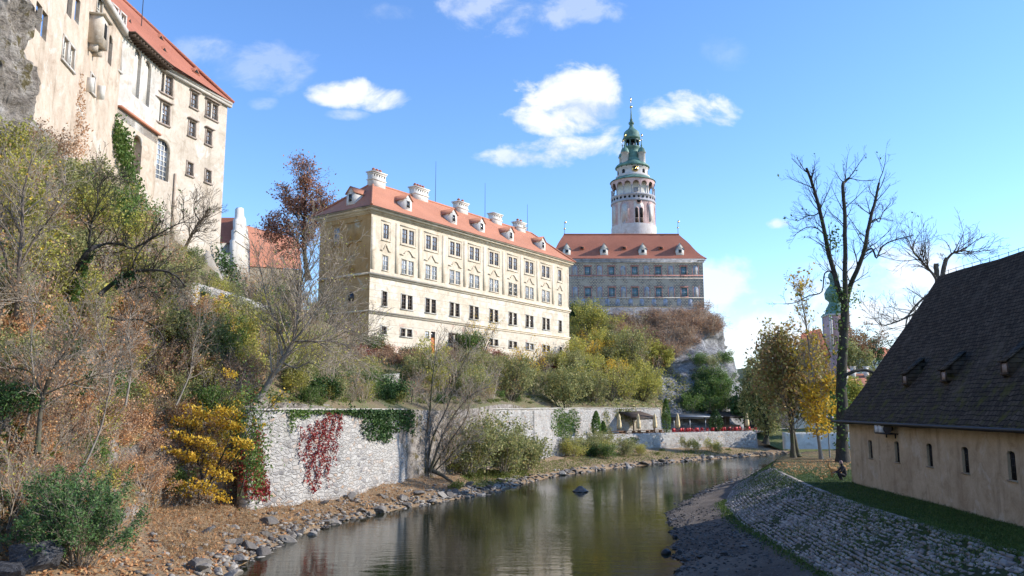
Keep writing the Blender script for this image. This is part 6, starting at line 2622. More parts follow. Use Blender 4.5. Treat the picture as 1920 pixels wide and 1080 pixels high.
# multi stemmed tree at the end of the near wall
q = hit(803, 884)
D = q.y
limbs = []
for pts, r0 in (([(800, 884), (798, 830), (806, 770), (812, 700), (818, 660)], .15), ([(806, 886), (825, 830), (850, 780), (885, 740), (920, 725)], .13), ([(798, 884), (780, 820), (770, 780), (775, 720)], .09), ([(808, 884), (835, 840), (870, 790), (880, 760)], .10), ([(812, 886), (840, 860), (866, 830)], .08), ([(800, 880), (812, 820), (840, 760), (860, 700), (880, 660)], .10)):
    limbs.append((PL(pts, D, .5), r0, .03, 24, 2.4))
limbs.append((PL([(805, 880), (830, 892), (850, 905)], D), .22, .10, 0, 1))
limbs.append((PL([(797, 835), (785, 818), (760, 818), (740, 800)], D, .3), .05, .02, 8, 1.5))
poly_tree('multi_stemmed_tree', q, limbs, (4, 3), dict(lift=.35, rmin=.012), M_BARKG, 'bare multi stemmed tree growing at the waterside end of the white wall', lm=L_BROWN, lsize=.08, per=.08, spread=.15, seed=22, twmat=M_TWIG)
# dark trees on the left cliff
Z2 = lambda pts: [(x / 3, 300 + y / 3) for x, y in pts]
q = P(325, 512, 72)
limbs = [(PL(Z2([(965, 640), (1000, 570), (1060, 460), (1090, 400), (1140, 330), (1180, 270)]), 72, .5), .22, .06, 30, 2.2), (PL(Z2([(1120, 340), (1090, 280), (1100, 230)]), 72), .07, .02, 12, 1.6), (PL(Z2([(1085, 410), (1120, 400), (1160, 410)]), 72), .06, .02, 10, 1.4)]
poly_tree('cliff_tree', q, limbs, (4, 3), dict(lift=.3), M_BARK, 'bare tree leaning right in front of the foot of the castle wall', seed=24)
q = P(120, 700, 36)
limbs = [(PL(Z2([(400, 900), (390, 740), (440, 600), (500, 510), (560, 480)]), 40, .4), .17, .10, 14, 1.8),
         (PL(Z2([(500, 510), (600, 470), (700, 480), (760, 495), (870, 430), (1000, 360), (1050, 350)]), 40, .5), .09, .02, 26, 1.6),
         (PL(Z2([(740, 620), (770, 540), (820, 470), (880, 430)]), 40, .3), .06, .02, 10, 1.2),
         (PL(Z2([(500, 505), (510, 380), (545, 260), (550, 130)]), 40, .5), .08, .02, 26, 1.8),
         (PL(Z2([(545, 160), (600, 100), (640, 90)]), 40, .2), .03, .012, 8, 1.0)]
ivyp = np.concatenate([np.asarray([tuple(P(*Z2([(410 + 90 * t + NR.normal(0, 16), 800 - 290 * t + NR.normal(0, 14))])[0], 40 + NR.normal(0, .25))) for t in NR.rand(420)])])
poly_tree('cliff_tree', P(133, 600, 40), limbs, (4, 3), dict(lift=.2, rmin=.009), M_BARKD, 'ivy clad tree with long crooked dark limbs on the left cliff', lm=L_GREEN, lsize=.09, per=.02, spread=.06, seed=25, extra=ivyp)
limbs = [(PL(Z2([(560, 760), (640, 690), (720, 640), (800, 620), (930, 625), (1000, 660), (1040, 710)]), 39, .3), .13, .03, 26, 1.5),
         (PL(Z2([(650, 690), (700, 740), (770, 720), (830, 720), (900, 800)]), 39, .3), .06, .02, 14, 1.2),
         (PL(Z2([(600, 880), (680, 900), (800, 900), (900, 970), (930, 1080)]), 38, .3), .06, .02, 12, 1.3)]
ivyp = np.asarray([tuple(P(*Z2([(640 + 140 * t + NR.normal(0, 12), 690 - 50 * t + NR.normal(0, 16))])[0], 39 + NR.normal(0, .2))) for t in NR.rand(260)])
poly_tree('cliff_tree', P(190, 560, 39), limbs, (4, 3), dict(lift=.2, rmin=.009), M_BARKD, 'low arching dark branch wrapped with ivy on the left cliff', lm=L_DARK, lsize=.09, per=.02, spread=.06, seed=26, extra=ivyp, base_flare=False)
limbs = [(PL([(30, 620), (34, 520), (42, 430), (44, 360), (60, 300)], 34, .4), .12, .03, 36, 1.7), (PL([(40, 440), (20, 400), (0, 380), (-30, 372)], 34, .3), .05, .02, 14, 1.3), (PL([(36, 500), (70, 440), (100, 400), (125, 340)], 34, .3), .06, .015, 20, 1.4), (PL([(33, 560), (0, 455), (-30, 420)], 34, .3), .06, .015, 12, 1.4)]
poly_tree('cliff_tree', P(30, 620, 34), limbs, (5, 3), dict(lift=.2, rmin=.008), M_BARK, 'bare grey tree at the left edge in front of the rock face', lm=L_YELLOW, lsize=.06, per=.06, spread=.1, seed=27, twmat=M_TWIG)
limbs = [(PL([(70, 850), (78, 760), (95, 700), (130, 650), (150, 610)], 31, .3), .10, .03, 30, 1.5), (PL([(80, 750), (60, 700), (20, 690), (-20, 700)], 31, .3), .05, .015, 16, 1.3), (PL([(82, 740), (130, 720), (190, 700)], 31, .3), .04, .012, 14, 1.2)]
poly_tree('cliff_tree', P(70, 850, 31), limbs, (5, 3), dict(lift=.2, rmin=.008), M_BARKG, 'thin bare tree with spreading dark branches on the lower left slope', lm=L_ORANGE, lsize=.055, per=.12, spread=.1, seed=28, twmat=M_TWIG)
for i, (x0, y0, x1, y1, d) in enumerate([(80, 570, 30, 560, 34), (235, 760, 250, 560, 38), (205, 740, 180, 560, 37), (150, 890, 245, 640, 33), (330, 760, 390, 580, 43), (50, 800, 70, 560, 32)]):
    limbs = [(PL([(x0, y0), ((x0 * 2 + x1) / 3 + 6, (y0 * 2 + y1) / 3), ((x0 + 2 * x1) / 3 - 5, (y0 + 2 * y1) / 3), (x1, y1)], d, .3), .055, .012, 34, 1.2)]
    poly_tree('sapling', P(x0, y0, d), limbs, (4, 3), dict(lift=.4, rmin=.007), M_BARKP, 'thin bare sapling among the shrubs of the left hillside', lm=L_ORANGE, lsize=.05, per=.12, spread=.1, seed=30 + i, twmat=M_TWIG, group='saplings on the left hillside', base_flare=False)

# maple in gold by the white wall: leaf plates in layers
q = hit(385, 940)
D = q.y - 1.0
rng = random.Random(40)
lay = []
for (x, y, rx, n) in [(350, 795, 34, 190), (395, 785, 30, 170), (430, 775, 26, 140), (330, 820, 30, 190), (375, 830, 30, 190), (345, 855, 26, 170), (420, 850, 30, 190), (455, 830, 20, 120), (390, 875, 34, 200), (290, 890, 36, 200), (255, 905, 30, 170), (330, 915, 40, 190), (380, 912, 26, 130), (270, 935, 26, 110), (310, 850, 30, 150), (300, 930, 40, 170), (240, 880, 30, 120), (410, 930, 24, 110), (410, 890, 30, 130), (365, 770, 26, 110), (440, 800, 22, 110), (200, 830, 18, 70), (230, 850, 20, 80), (60, 705, 12, 60), (75, 725, 12, 60), (430, 700, 16, 50)]:
    dd = D + rng.uniform(-1.6, 1.2) - (2 if x < 280 else 0) - (8 if x < 100 else 0)
    for k in range(int(n * 1.5)):
        a, r = rng.uniform(0, 6.28), math.sqrt(rng.random())
        lay.append(tuple(P(x + math.cos(a) * r * rx, y + math.sin(a) * r * rx * .42 + math.cos(a) * r * 6, dd + math.sin(a) * r * .8)))
limbs = [(PL([(385, 925), (375, 880), (360, 840), (350, 800)], D, .3), .09, .02, 14, 1.2), (PL([(385, 920), (410, 870), (430, 820), (435, 780)], D, .3), .07, .02, 14, 1.2), (PL([(380, 915), (330, 890), (290, 880), (255, 895)], D - .6, .3), .06, .015, 12, 1.0), (PL([(388, 915), (440, 860), (470, 800), (520, 750)], D - .5, .3), .05, .012, 10, 1.0)]
poly_tree('golden_maple', q, limbs, (4, 3), dict(lift=.2, rmin=.008), M_BARKD, 'small maple with layered bright golden yellow leaves left of the white wall', lm=L_YELLOW, lsize=.085, per=.5, spread=.12, seed=41, extra=lay, flat=.0)
gl = [tuple(P(470 + NR.normal(0, 20), 800 + NR.normal(0, 48), D - .2 + NR.normal(0, .5))) for _ in range(1100)] + [tuple(P(480 + NR.normal(0, 12), 870 + NR.normal(0, 30), D - .3 + NR.normal(0, .4))) for _ in range(700)]
limbs = [(PL([(450, 930), (462, 880), (475, 820), (480, 780)], D + .8, .3), .06, .015, 12, 1.2)]
poly_tree('leafy_bush', P(450, 932, D + .8), limbs, (4, 3), dict(lift=.2), M_BARKD, 'fresh green bush between the golden maple and the white wall', cat='shrub', lm=L_GREEN, lsize=.08, per=.2, spread=.12, seed=42, extra=gl)

# feathery dark green shrub in the left foreground
q = hit(150, 1062) or P(150, 1062, 27)
rng = random.Random(50)
br, tips = [], []
for i in range(40):
    a = rng.uniform(0, 6.28)
    t = rng.uniform(.1, 1.0)
    d = Vector((math.cos(a) * math.sin(t), math.sin(a) * math.sin(t), math.cos(t)))
    grow(br, tips, q + Vector((math.cos(a), math.sin(a), 0)) * rng.uniform(0, .5), d, 2.9 * rng.uniform(.7, 1.1), .025, 0, dict(kids=(9, 6), seg=6, wander=.16, up=.05, ang=.6, ratio=.42, rmin=.006, rr=.6, lo=[.15, .2]), rng)
root = empty('evergreen_shrub', q, 'feathery bright green evergreen shrub in the lower left corner by the rocks', 'shrub')
mb = MB()
tubes(mb, br)
mb.build('branches', M_TWIG, root)
lb = MB()
leaves(lb, tips, .065, .06, 3.0, 0, aspect=.35)
lb.build('foliage', L_CONIF, root)

# willow bushes on the bank
for i, (px, py, h, lab) in enumerate([(880, 893, 5.2, 'tall olive willow bush nearest the multi stemmed tree by the river'), (945, 888, 4.6, 'rounded olive willow bush in the middle of the riverside clump'), (985, 882, 3.6, 'smaller willow bush at the right end of the riverside clump')]):
    q = hit(px, py) or P(px, py, 75)
    pr = shrub('willow_bush', 60 + i, h, 16, (7, 5), r=.05, lm=L_OLIVE, per=4.5, lsize=.11, spread=.22, lean=.85, ratio=.42)
    pr.place(q, i * 2.0, 1.0, lab, 'bush')
# trees above the wall
for i, (px, py, d, h, m, per, lab, ls) in enumerate([
    (960, 752, 92, 5.2, L_OLIVE, 3.2, 'low spreading tree with brownish olive leaves above the wall', .13),
    (1060, 775, 100, 6.6, L_OLIVE, 6.0, 'big rounded olive green tree overhanging the terrace wall', .14),
    (1145, 752, 118, 6.5, L_LIME, 1.6, 'open crowned tree with thin yellow-green leaves above the cafe', .13),
    (1205, 752, 126, 6.0, L_LIME, 3.5, 'yellow tree above the wall next to the ivy clad trunk', .14),
    (735, 750, 68, 1.8, L_DARK, 3.0, 'small dark dome shaped tree behind the wall coping', .09),
    (900, 668, 106, 5.5, L_YELLOW, .35, 'nearly bare tree with few yellow leaves before the mansion windows', .11),
    (985, 672, 118, 5.0, L_YELLOW, .8, 'thin golden tree in front of the right end of the mansion', .12),
    (880, 668, 101, 3.6, L_GREEN, 4.5, 'upright green bush reaching the lowest mansion windows', .10),
    (1085, 610, 158, 4.0, L_DARK, 4.0, 'dark evergreen bush on the slope beside the mansion corner', .15),
    (1110, 640, 150, 7.0, L_LIME, 3.0, 'large yellowing tree on the slope between mansion and cliff', .17),
    (1180, 700, 138, 7.5, L_OLIVE, 2.2, 'tall greyish olive tree in the middle of the slope', .16),
    (1240, 690, 140, 5.0, L_LIME, 4.0, 'bright yellow-green bush beside the limestone cliff', .16)]):
    q = hit(px, py)
    if q is None or abs(q.y - d) > 14:
        dd = P(px, py, d)
        q = Vector((dd.x, dd.y, drop(dd.x, dd.y)))
    pr = shrub('slope_tree', 80 + i, h, 9, (7, 5), r=.08, bm=M_BARKG, lm=m, per=per, lsize=ls, spread=.3, lean=.75, ratio=.45)
    pr.place(q, i * 1.3, 1.0, lab, 'tree')


# ---- climbers on the walls
def climber(name, spots, lm, size, label, cat, off=.12, base=None, seed=0, dep=.12, sp=None):
    """spots: (px,py,rx,ry,n) on the stone walls"""
    pts = []
    for (x, y, rx, ry, n) in spots:
        for k in range(n):
            a, r = NR.uniform(0, 6.283), math.sqrt(NR.rand())
            px, py = x + rx * r * math.cos(a), y + ry * r * math.sin(a)
            l, nn = whit(px, py)
            if l is None:
                continue
            pts.append((l + nn * abs(NR.normal(off, dep)))[:])
    mb = MB()
    leaves(mb, pts, size, .04)
    o = mb.build(name, lm)
    return tag(o, label, cat)


strands = []
for x, y0, y1, w in [(572, 812, 905, 5), (580, 800, 922, 6), (590, 790, 925, 6), (598, 800, 915, 5), (610, 775, 890, 8), (622, 775, 850, 9), (634, 778, 820, 8), (604, 790, 870, 5), (561, 800, 870, 3), (612, 850, 915, 3), (628, 840, 880, 3)]:
    yy = y0
    while yy < y1:
        k = (1 - .4 * (yy - y0) / (y1 - y0)) * .55
        strands.append((x + 3 * math.sin(yy * .13 + x), yy, w * k, 5, int(20 * k * w / 5)))
        yy += 5
climber('red_creeper', strands, L_RED, .08, 'crimson creeper hanging in long strands down the white wall', 'creeper')
climber('red_creeper', [(480, 840, 10, 34, 300), (472, 900, 16, 36, 420), (486, 905, 8, 36, 260), (497, 918, 5, 22, 80), (455, 860, 14, 40, 260)], L_RED, .10, 'crimson creeper at the left end of the white wall beside the green bush', 'creeper')
climber('ivy', [(690, 772, 44, 12, 900), (800, 775, 36, 14, 500), (640, 768, 60, 7, 300), (735, 785, 40, 26, 1300), (700, 800, 26, 26, 700), (760, 778, 24, 22, 700), (720, 815, 14, 16, 260), (770, 790, 14, 30, 420)], L_DARK, .11, 'dark green ivy draped over the top of the near white wall', 'ivy', off=.2)
climber('ivy', [(600, 768, 60, 9, 700), (560, 772, 24, 14, 300), (650, 768, 30, 10, 320), (520, 765, 24, 8, 160), (545, 790, 5, 26, 80)], L_GREEN, .09, 'thin green ivy along the top of the wall above the red creeper', 'ivy', off=.12)
climber('ivy', [(1058, 800, 16, 26, 700), (1045, 790, 14, 30, 560), (1072, 790, 12, 24, 420)], L_GREEN, .13, 'ivy curtain with yellow leaves on the pale wall under the round tree', 'ivy', off=.25)
climber('ivy', [(1166, 775, 16, 12, 300), (1184, 780, 10, 18, 240), (1135, 790, 7, 22, 220)], L_OLIVE, .13, 'patches of creeper on the pale wall behind the cafe parasols', 'ivy', off=.12)
climber('ivy', [(1105, 832, 9, 10, 200), (1185, 826, 12, 7, 160)], L_DARK, .12, 'two small clumps of ivy hanging over the low terrace wall', 'ivy', off=.15)


def facade_climber(fac, poly, n, lm, size, label, off=.25):
    pts = []
    xs, ys_ = [p[0] for p in poly], [p[1] for p in poly]
    while len(pts) < n:
        x, y = NR.uniform(min(xs), max(xs)), NR.uniform(min(ys_), max(ys_))
        ins = False
        j = len(poly) - 1
        for i in range(len(poly)):
            if (poly[i][1] > y) != (poly[j][1] > y) and x < (poly[j][0] - poly[i][0]) * (y - poly[i][1]) / (poly[j][1] - poly[i][1]) + poly[i][0]:
                ins = not ins
            j = i
        if ins:
            s, z = fac.hit(x, y)
            pts.append(fac.pt(s, z, abs(NR.normal(off, off)))[:])
    mb = MB()
    leaves(mb, pts, size, .06)
    return tag(mb.build('ivy', lm), label, 'ivy')


facade_climber(F2, [(214, 212), (222, 250), (232, 245), (240, 300), (250, 340), (262, 385), (240, 400), (226, 330), (212, 290), (204, 250)], 2600, L_GREEN, .14, 'bright green ivy climbing the castle wall at the junction of two wings', off=.35)
facade_climber(F2, [(250, 360), (262, 390), (290, 440), (310, 500), (280, 520), (250, 440)], 1800, L_DARK, .13, 'dark ivy on the rock under the arched castle niche', off=.4)
facade_climber(F1, [(150, 120), (156, 200), (166, 250), (160, 300), (135, 300), (140, 220), (146, 160)], 500, L_BROWN, .10, 'withered brown creeper trailing down the castle wall', off=.1)
facade_climber(MF, [(868, 626), (878, 640), (884, 660), (870, 664)], 200, L_GREEN, .12, 'green climber reaching the mansion windows', off=.2)


# ---- cypresses and conifers of the cafe terrace
def cypress(px, py, h, r, lab, lm=L_DARK, d=125):
    q = P(px, py, d)
    q.z = 3.0
    root = empty('cypress', q, lab, 'tree')
    tb = MB()
    tb.tube([q, q + Vector((0, 0, h * .8))], [.09, .02], 6)
    tb.build('trunk', M_BARK, root)
    n = 1500
    t = NR.rand(n) ** .8
    rad = r * np.sin(np.pi * (t * .86 + .12)) ** .7 * (1 - .3 * t) * NR.uniform(.75, 1.05, n)
    a = NR.rand(n) * 6.283
    pts = np.stack([q.x + rad * np.cos(a), q.y + rad * np.sin(a), q.z + .15 + t * h], 1)
    mb = MB()
    leaves(mb, pts, .13, .03, aspect=.5)
    mb.build('crown', lm, root)


cypress(1250, 812, 5.3, .78, 'tall slim dark green cypress standing among the cafe parasols', L_GREEN, 124.5)
cypress(1118, 815, 3.4, .75, 'shorter bushy cypress in front of the pale wall', L_GREEN, 112.5)
cypress(1131, 816, 2.0, .45, 'smallest cypress beside the shorter bushy one', L_GREEN, 113.5)
cypress(1343, 812, 3.6, 1.3, 'broad dark conifer beside the cafe pavilion', L_DARK, 131)

# ---- stones along the water
def stone_mesh(seed, sub=3, flat=.6):
    import bmesh
    bm = bmesh.new()
    bmesh.ops.create_icosphere(bm, subdivisions=sub, radius=1.0)
    r = random.Random(seed)
    pl = [(rv(r).normalized(), r.uniform(.38, .72)) for _ in range(13)]
    for v in bm.verts:
        for n_, d_ in pl:
            k = v.co.dot(n_)
            if k > d_:
                v.co -= n_ * (k - d_)
        v.co += v.co.normalized() * .05 * mn.fractal(v.co * 1.5 + Vector((seed, 0, 0)), 1, 2, 3)
        v.co.z *= flat
    me = bpy.data.meshes.new('stone')
    bm.to_mesh(me)
    bm.free()
    return me


SM = [stone_mesh(i, 3, random.Random(i).uniform(.45, .8)) for i in range(10)]


PEB = {}
SMC = []
for i in range(8):
    _m = stone_mesh(200 + i, 1, .6)
    SMC.append(np.array([v.co[:] for v in _m.vertices]))
    SMF = np.array([tuple(f.vertices) for f in _m.polygons], dtype=np.int32)


def stones(poly_world, n, nst, smin, smax, m, label, group, zoff=0.0, seed=1, spread=1.0, bias=2.0):
    rng = random.Random(seed)
    ms = [x.copy() for x in SM]
    for x in ms:
        x.materials.clear()
        x.materials.append(m)
    q = resample(poly_world, 400)
    for i in range(n + nst):
        k = rng.randrange(399)
        p = Vector(q[k])
        p.x += rng.gauss(0, spread)
        p.y += rng.gauss(0, spread)
        z = drop(p.x, p.y, 30)
        if z < -.25:
            z = -.2
        s = smin + (smax - smin) * rng.random() ** bias
        if i >= n:
            s = smin + (smax - smin) * .35 * rng.random()
            me = rng.choice(SMC)
            co = me * np.array([s * rng.uniform(.8, 1.4), s * rng.uniform(.7, 1.1), s * rng.uniform(.6, 1)])
            a = rng.uniform(0, 6.28)
            rot = np.array([[math.cos(a), -math.sin(a), 0], [math.sin(a), math.cos(a), 0], [0, 0, 1]])
            PEB.setdefault(m.name, MB()).add(co @ rot.T + np.array([p.x, p.y, z + s * .15]), SMF)
            continue
        o = bpy.data.objects.new('stone', rng.choice(ms))
        COL.objects.link(o)
        o.location = (p.x, p.y, z + s * .18 + zoff)
        o.scale = (s * rng.uniform(.8, 1.4), s * rng.uniform(.7, 1.1), s * rng.uniform(.6, 1.0))
        o.rotation_euler = (rng.uniform(-.35, .35), rng.uniform(-.35, .35), rng.uniform(0, 6.28))
        tag(o, label, 'stone', group)


bw = [v + Vector((-.5, 0, 0)) for v in WL if 20 < v.y < 80]
stones(bw, 105, 900, .14, .62, M_STONE, 'grey angular stone along the near left waterline', 'stones on the near left waterline', seed=1, spread=.55)
stones([v + Vector((-1.8, 0, 0)) for v in WL if 20 < v.y < 70], 30, 200, .14, .6, M_STONE, 'grey stone lying among fallen leaves on the left bank', 'stones among the leaves of the left bank', seed=2, spread=.8)
stones([v + Vector((-.3, .2, 0)) for v in WL if v.y > 78], 72, 260, .22, .65, M_STONE, 'pale stone in the revetment under the terrace wall', 'stones of the far left waterline', seed=3, spread=.45, bias=1.2)
rwl = [Vector(v) for v in rw if 34 < v[1] < 66]
stones(rwl, 36, 900, .06, .3, M_WETST, 'wet dark stone at the edge of the gravel beach', 'stones at the edge of the gravel beach', seed=4, spread=.6)
rw2 = [Pz(x, y, .15) for x, y in [(1290, 930), (1330, 912), (1370, 900), (1410, 890), (1432, 882)]]
stones(rw2, 36, 220, .12, .38, M_STONE, 'stone in the shallow bar off the tip of the cobbled slope', 'stones of the shallow bar', seed=5, spread=.9)
stones([Pz(x, y, .3) for x, y in [(1300, 990), (1330, 1000), (1300, 1060), (1400, 1060), (1360, 1000), (1450, 1040), (1340, 960)]], 10, 1500, .04, .28, M_WETST, 'loose dark stone lying on the gravel beach', 'loose stones on the gravel beach', seed=6, spread=1.5)
fbx = [Vector(v) for v in (fb0 * .6 + fb1 * .4)[5:26]]
stones(fbx, 0, 120, .2, .6, M_STONE, 'stone of the far bank beyond the lawn trees', 'stones of the far bank', seed=7, spread=.5)

for k_, mb_ in PEB.items():
    tag(mb_.build('pebbles', MATS[k_]), 'small stones and pebbles strewn along the left and far waterlines' if k_ == 'bank_stone' else 'small dark wet pebbles strewn over the gravel beach', 'pebbles', None, 'stuff')


def boulder(px, py, z, sc, m, label, seed, rz=0.3):
    me = stone_mesh(seed, 4, .8)
    me.materials.append(m)
    for p_ in me.polygons:
        p_.use_smooth = False
    o = bpy.data.objects.new('boulder', me)
    COL.objects.link(o)
    o.location = Pz(px, py, z)
    o.scale = sc
    o.rotation_euler = (.1, -.1, rz)
    tag(o, label, 'rock')
    return o


boulder(1088, 920, .1, (1.1, .7, .45), M_WETST, 'flat dark boulder standing alone in the river', 101, .1)
boulder(655, 0 + 936, .0 + .02, (.35, .2, .12), M_STONE, 'small pale stone at the water edge below the shadow on the wall', 106)
boulder(1252, 1036, .05, (.35, .25, .25), M_WETST, 'dark stone in the shallows near the beach', 103)
b_ = hit(70, 1065) or P(70, 1065, 24)
o = boulder(60, 1065, b_.z, (1.1, .8, 1.2), M_BOULDER, 'dark cracked boulder in the bottom left corner', 104, .8)
o.location = b_ + Vector((0, 0, .3))
b_ = hit(20, 1078) or P(20, 1078, 23)
o = boulder(20, 1078, b_.z, (.8, .7, .6), M_BOULDER, 'smaller dark rock left of the cracked boulder', 105, 2.0)
o.location = b_ + Vector((0, 0, .1))
for i, (px, py, d, sc) in enumerate([(0, 40, 44, (1.5, 2.4, 8.0)), (22, 130, 45, (1.1, 1.8, 4.6)), (6, 230, 42, (1.7, 2.0, 4.6))]):
    me = stone_mesh(120 + i, 5, 1.0)
    for v in me.vertices:
        w = Vector((v.co.x * sc[0], v.co.y * sc[1], v.co.z * sc[2]))
        k = mn.ridged_multi_fractal(w * .35 + Vector((i * 7, 0, 0)), .9, 2.1, 6, 1, 2) - 1
        k2 = mn.fractal(w * 1.2, .8, 2, 4)
        v.co = w + Vector((v.co.x, v.co.y, 0)) * (k * .7 + k2 * .25) * 1.0
    me.materials.append(M_CLIFF2)
    o = bpy.data.objects.new('rock_outcrop', me)
    COL.objects.link(o)
    o.location = P(px, py, d)
    tag(o, ['tallest craggy rock pillar against the castle wall at the left edge', 'narrow craggy rock leaning on the castle wall under small windows', 'lower craggy rock shoulder at the left edge above the shrubs'][i], 'rock')


# ---- ground cover (stuff)
def cover(name, poly, n, lm, size, label, cat, lift=.06, flat=.6, aspect=.6, ok=None, sp=.03):
    pts = []
    xs, ys_ = [p[0] for p in poly], [p[1] for p in poly]
    tries = 0
    while len(pts) < n and tries < n * 6:
        tries += 1
        x, y = NR.uniform(min(xs), max(xs)), NR.uniform(min(ys_), max(ys_))
        ins = False
        j = len(poly) - 1
        for i in range(len(poly)):
            if (poly[i][1] > y) != (poly[j][1] > y) and x < (poly[j][0] - poly[i][0]) * (y - poly[i][1]) / (poly[j][1] - poly[i][1]) + poly[i][0]:
                ins = not ins
            j = i
        if not ins:
            continue
        q = hit(x, y)
        if q is None or (ok and not ok(q)):
            continue
        pts.append((q.x, q.y, q.z + abs(NR.normal(0, lift))))
    mb = MB()
    leaves(mb, pts, size, sp, 1, flat, aspect=aspect)
    o = mb.build(name, lm)
    return tag(o, label, cat, None, 'stuff')


land = lambda q: q.z > .12
cover('fallen_leaves', [(0, 900), (240, 880), (480, 930), (640, 925), (800, 890), (860, 905), (800, 935), (640, 970), (520, 1010), (420, 1080), (0, 1080)], 9000, L_ORANGE, .075, 'rust brown fallen leaves covering the left bank', 'fallen leaves', ok=land)
cover('dry_grass', [(240, 930), (480, 925), (640, 918), (800, 888), (880, 900), (700, 955), (520, 1005), (330, 1060)], 16000, L_DRY, .11, 'dry straw coloured grass on the left bank', 'grass', lift=.10, flat=-1.2, aspect=.10, ok=land)
cover('bank_grass', [(860, 895), (1000, 870), (1130, 850), (1400, 842), (1440, 846), (1300, 858), (1100, 874), (1000, 892), (900, 918)], 9000, L_GRASS, .14, 'fresh green grass on the bank under the terrace wall', 'grass', lift=.10, flat=-1.0, aspect=.16, ok=land)
cover('hillside_leaves', [(0, 320), (120, 320), (330, 540), (500, 640), (500, 750), (300, 820), (0, 930)], 14000, L_ORANGE, .10, 'fallen leaves and low growth over the left hillside', 'fallen leaves', lift=.12)
cover('hillside_weeds', [(0, 330), (120, 320), (330, 540), (620, 640), (780, 690), (780, 750), (300, 780), (0, 900)], 12000, L_GREEN, .10, 'low green weeds and ivy covering the left hillside', 'ground cover', lift=.15)
cover('garden_grass', [(560, 640), (700, 660), (1050, 690), (1050, 755), (560, 755)], 9000, L_GRASS, .16, 'green grass on the terraced garden below the mansion', 'grass', lift=.08, flat=-.6, aspect=.25)
cover('slope_weeds', [(1060, 620), (1200, 640), (1300, 720), (1290, 770), (1060, 760)], 7000, L_OLIVE, .2, 'olive undergrowth on the slope below the painted house', 'ground cover', lift=.3)
cover('lawn_grass', [(1465, 884), (1600, 880), (1600, 904), (1920, 985), (1920, 1046), (1750, 995), (1600, 946)], 42000, L_LAWN, .05, 'short dark green grass of the strip beside the barn', 'grass', lift=.02, flat=-1.5, aspect=.22)
cover('lawn_leaves', [(1440, 868), (1600, 860), (1588, 890), (1560, 884), (1545, 902), (1520, 886), (1490, 894), (1470, 884)], 1500, L_ORANGE, .07, 'fallen autumn leaves on the lawn under the trees', 'fallen leaves', lift=.01, flat=.5)
# moss and grass between the cobbles
pts = []
for _ in range(48000):
    f, v = .2 + .28 * NR.rand(), NR.rand() ** .6
    q = strip_at(f, v)
    if not (22 < q[1] < 80):
        continue
    if NR.rand() > .12 + .8 * mn.fractal(Vector((q[0] * .5, q[1] * .5, 1)), 1, 2, 4) + .4 * v:
        continue
    pts.append((q[0], q[1], q[2] + .045 + NR.rand() * .03))
mb = MB()
leaves(mb, pts, .055, .02, 1, -1.0, aspect=.3)
tag(mb.build('joint_grass', L_LAWN), 'grass and moss growing in the joints of the cobbled slope', 'grass', None, 'stuff')
pts = []
for _ in range(9000):
    f = .2 + .2 * NR.rand()
    q = strip_at(f, 0.0)
    if 24 < q[1] < 56:
        w = NR.normal(0, .28)
        pts.append((q[0] + w, q[1] + NR.normal(0, .2), q[2] + .05 + w * .1))
mb = MB()
leaves(mb, pts, .08, .03, 1, -1.0, aspect=.25)
tag(mb.build('edge_grass', L_GRASS if False else L_LAWN), 'strip of green grass at the lower edge of the cobbled slope', 'grass', None, 'stuff')

# ------------------------------------------------------------------ cafe terrace
def to_base(px, depth, z=3.0):
    q = P(px, 800, depth)
    q.z = z
    return q


def parasol(px, d, lab):
    q = to_base(px, d)
    root = empty('folded_parasol', q, lab, 'parasol', 'folded cream parasols on the cafe terrace')
    g = MB()
    g.tube([q, q + Vector((0, 0, 3.2))], [.045, .035], 6)
    g.lathe(q, [(.32, q.z), (.32, q.z + .10), (.08, q.z + .14)], 10)
    g.build('pole', M_WOOD, root)
    g = MB()
    vs, fs = [], []
    pr = [(.10, 1.05), (.24, 1.0), (.30, 1.35), (.27, 1.9), (.17, 2.5), (.20, 2.62), (.12, 2.95), (.03, 3.2)]
    n = 16
    for r_, z in pr:
        for i in range(n):
            a = 2 * math.pi * i / n
            k = r_ * (1 + (.22 if i % 2 else -.12))
            vs.append((q.x + k * math.cos(a), q.y + k * math.sin(a), q.z + z))
    for j in range(len(pr) - 1):
        for i in range(n):
            fs.append((j * n + i, j * n + (i + 1) % n, (j + 1) * n + (i + 1) % n, (j + 1) * n + i))
    g.add(vs, fs)
    g.build('canopy', M_CREAM, root)


parasol(1161, 116.5, 'leftmost folded cream parasol in front of the pale wall')
parasol(1197, 119.5, 'folded cream parasol left of the brown cafe roof')
parasol(1228, 122.5, 'folded cream parasol between the brown roof and the tall cypress')
parasol(1271, 126, 'folded golden cream parasol just right of the tall cypress')
parasol(1401, 135, 'rightmost folded cream parasol beside the dark timber pavilion')


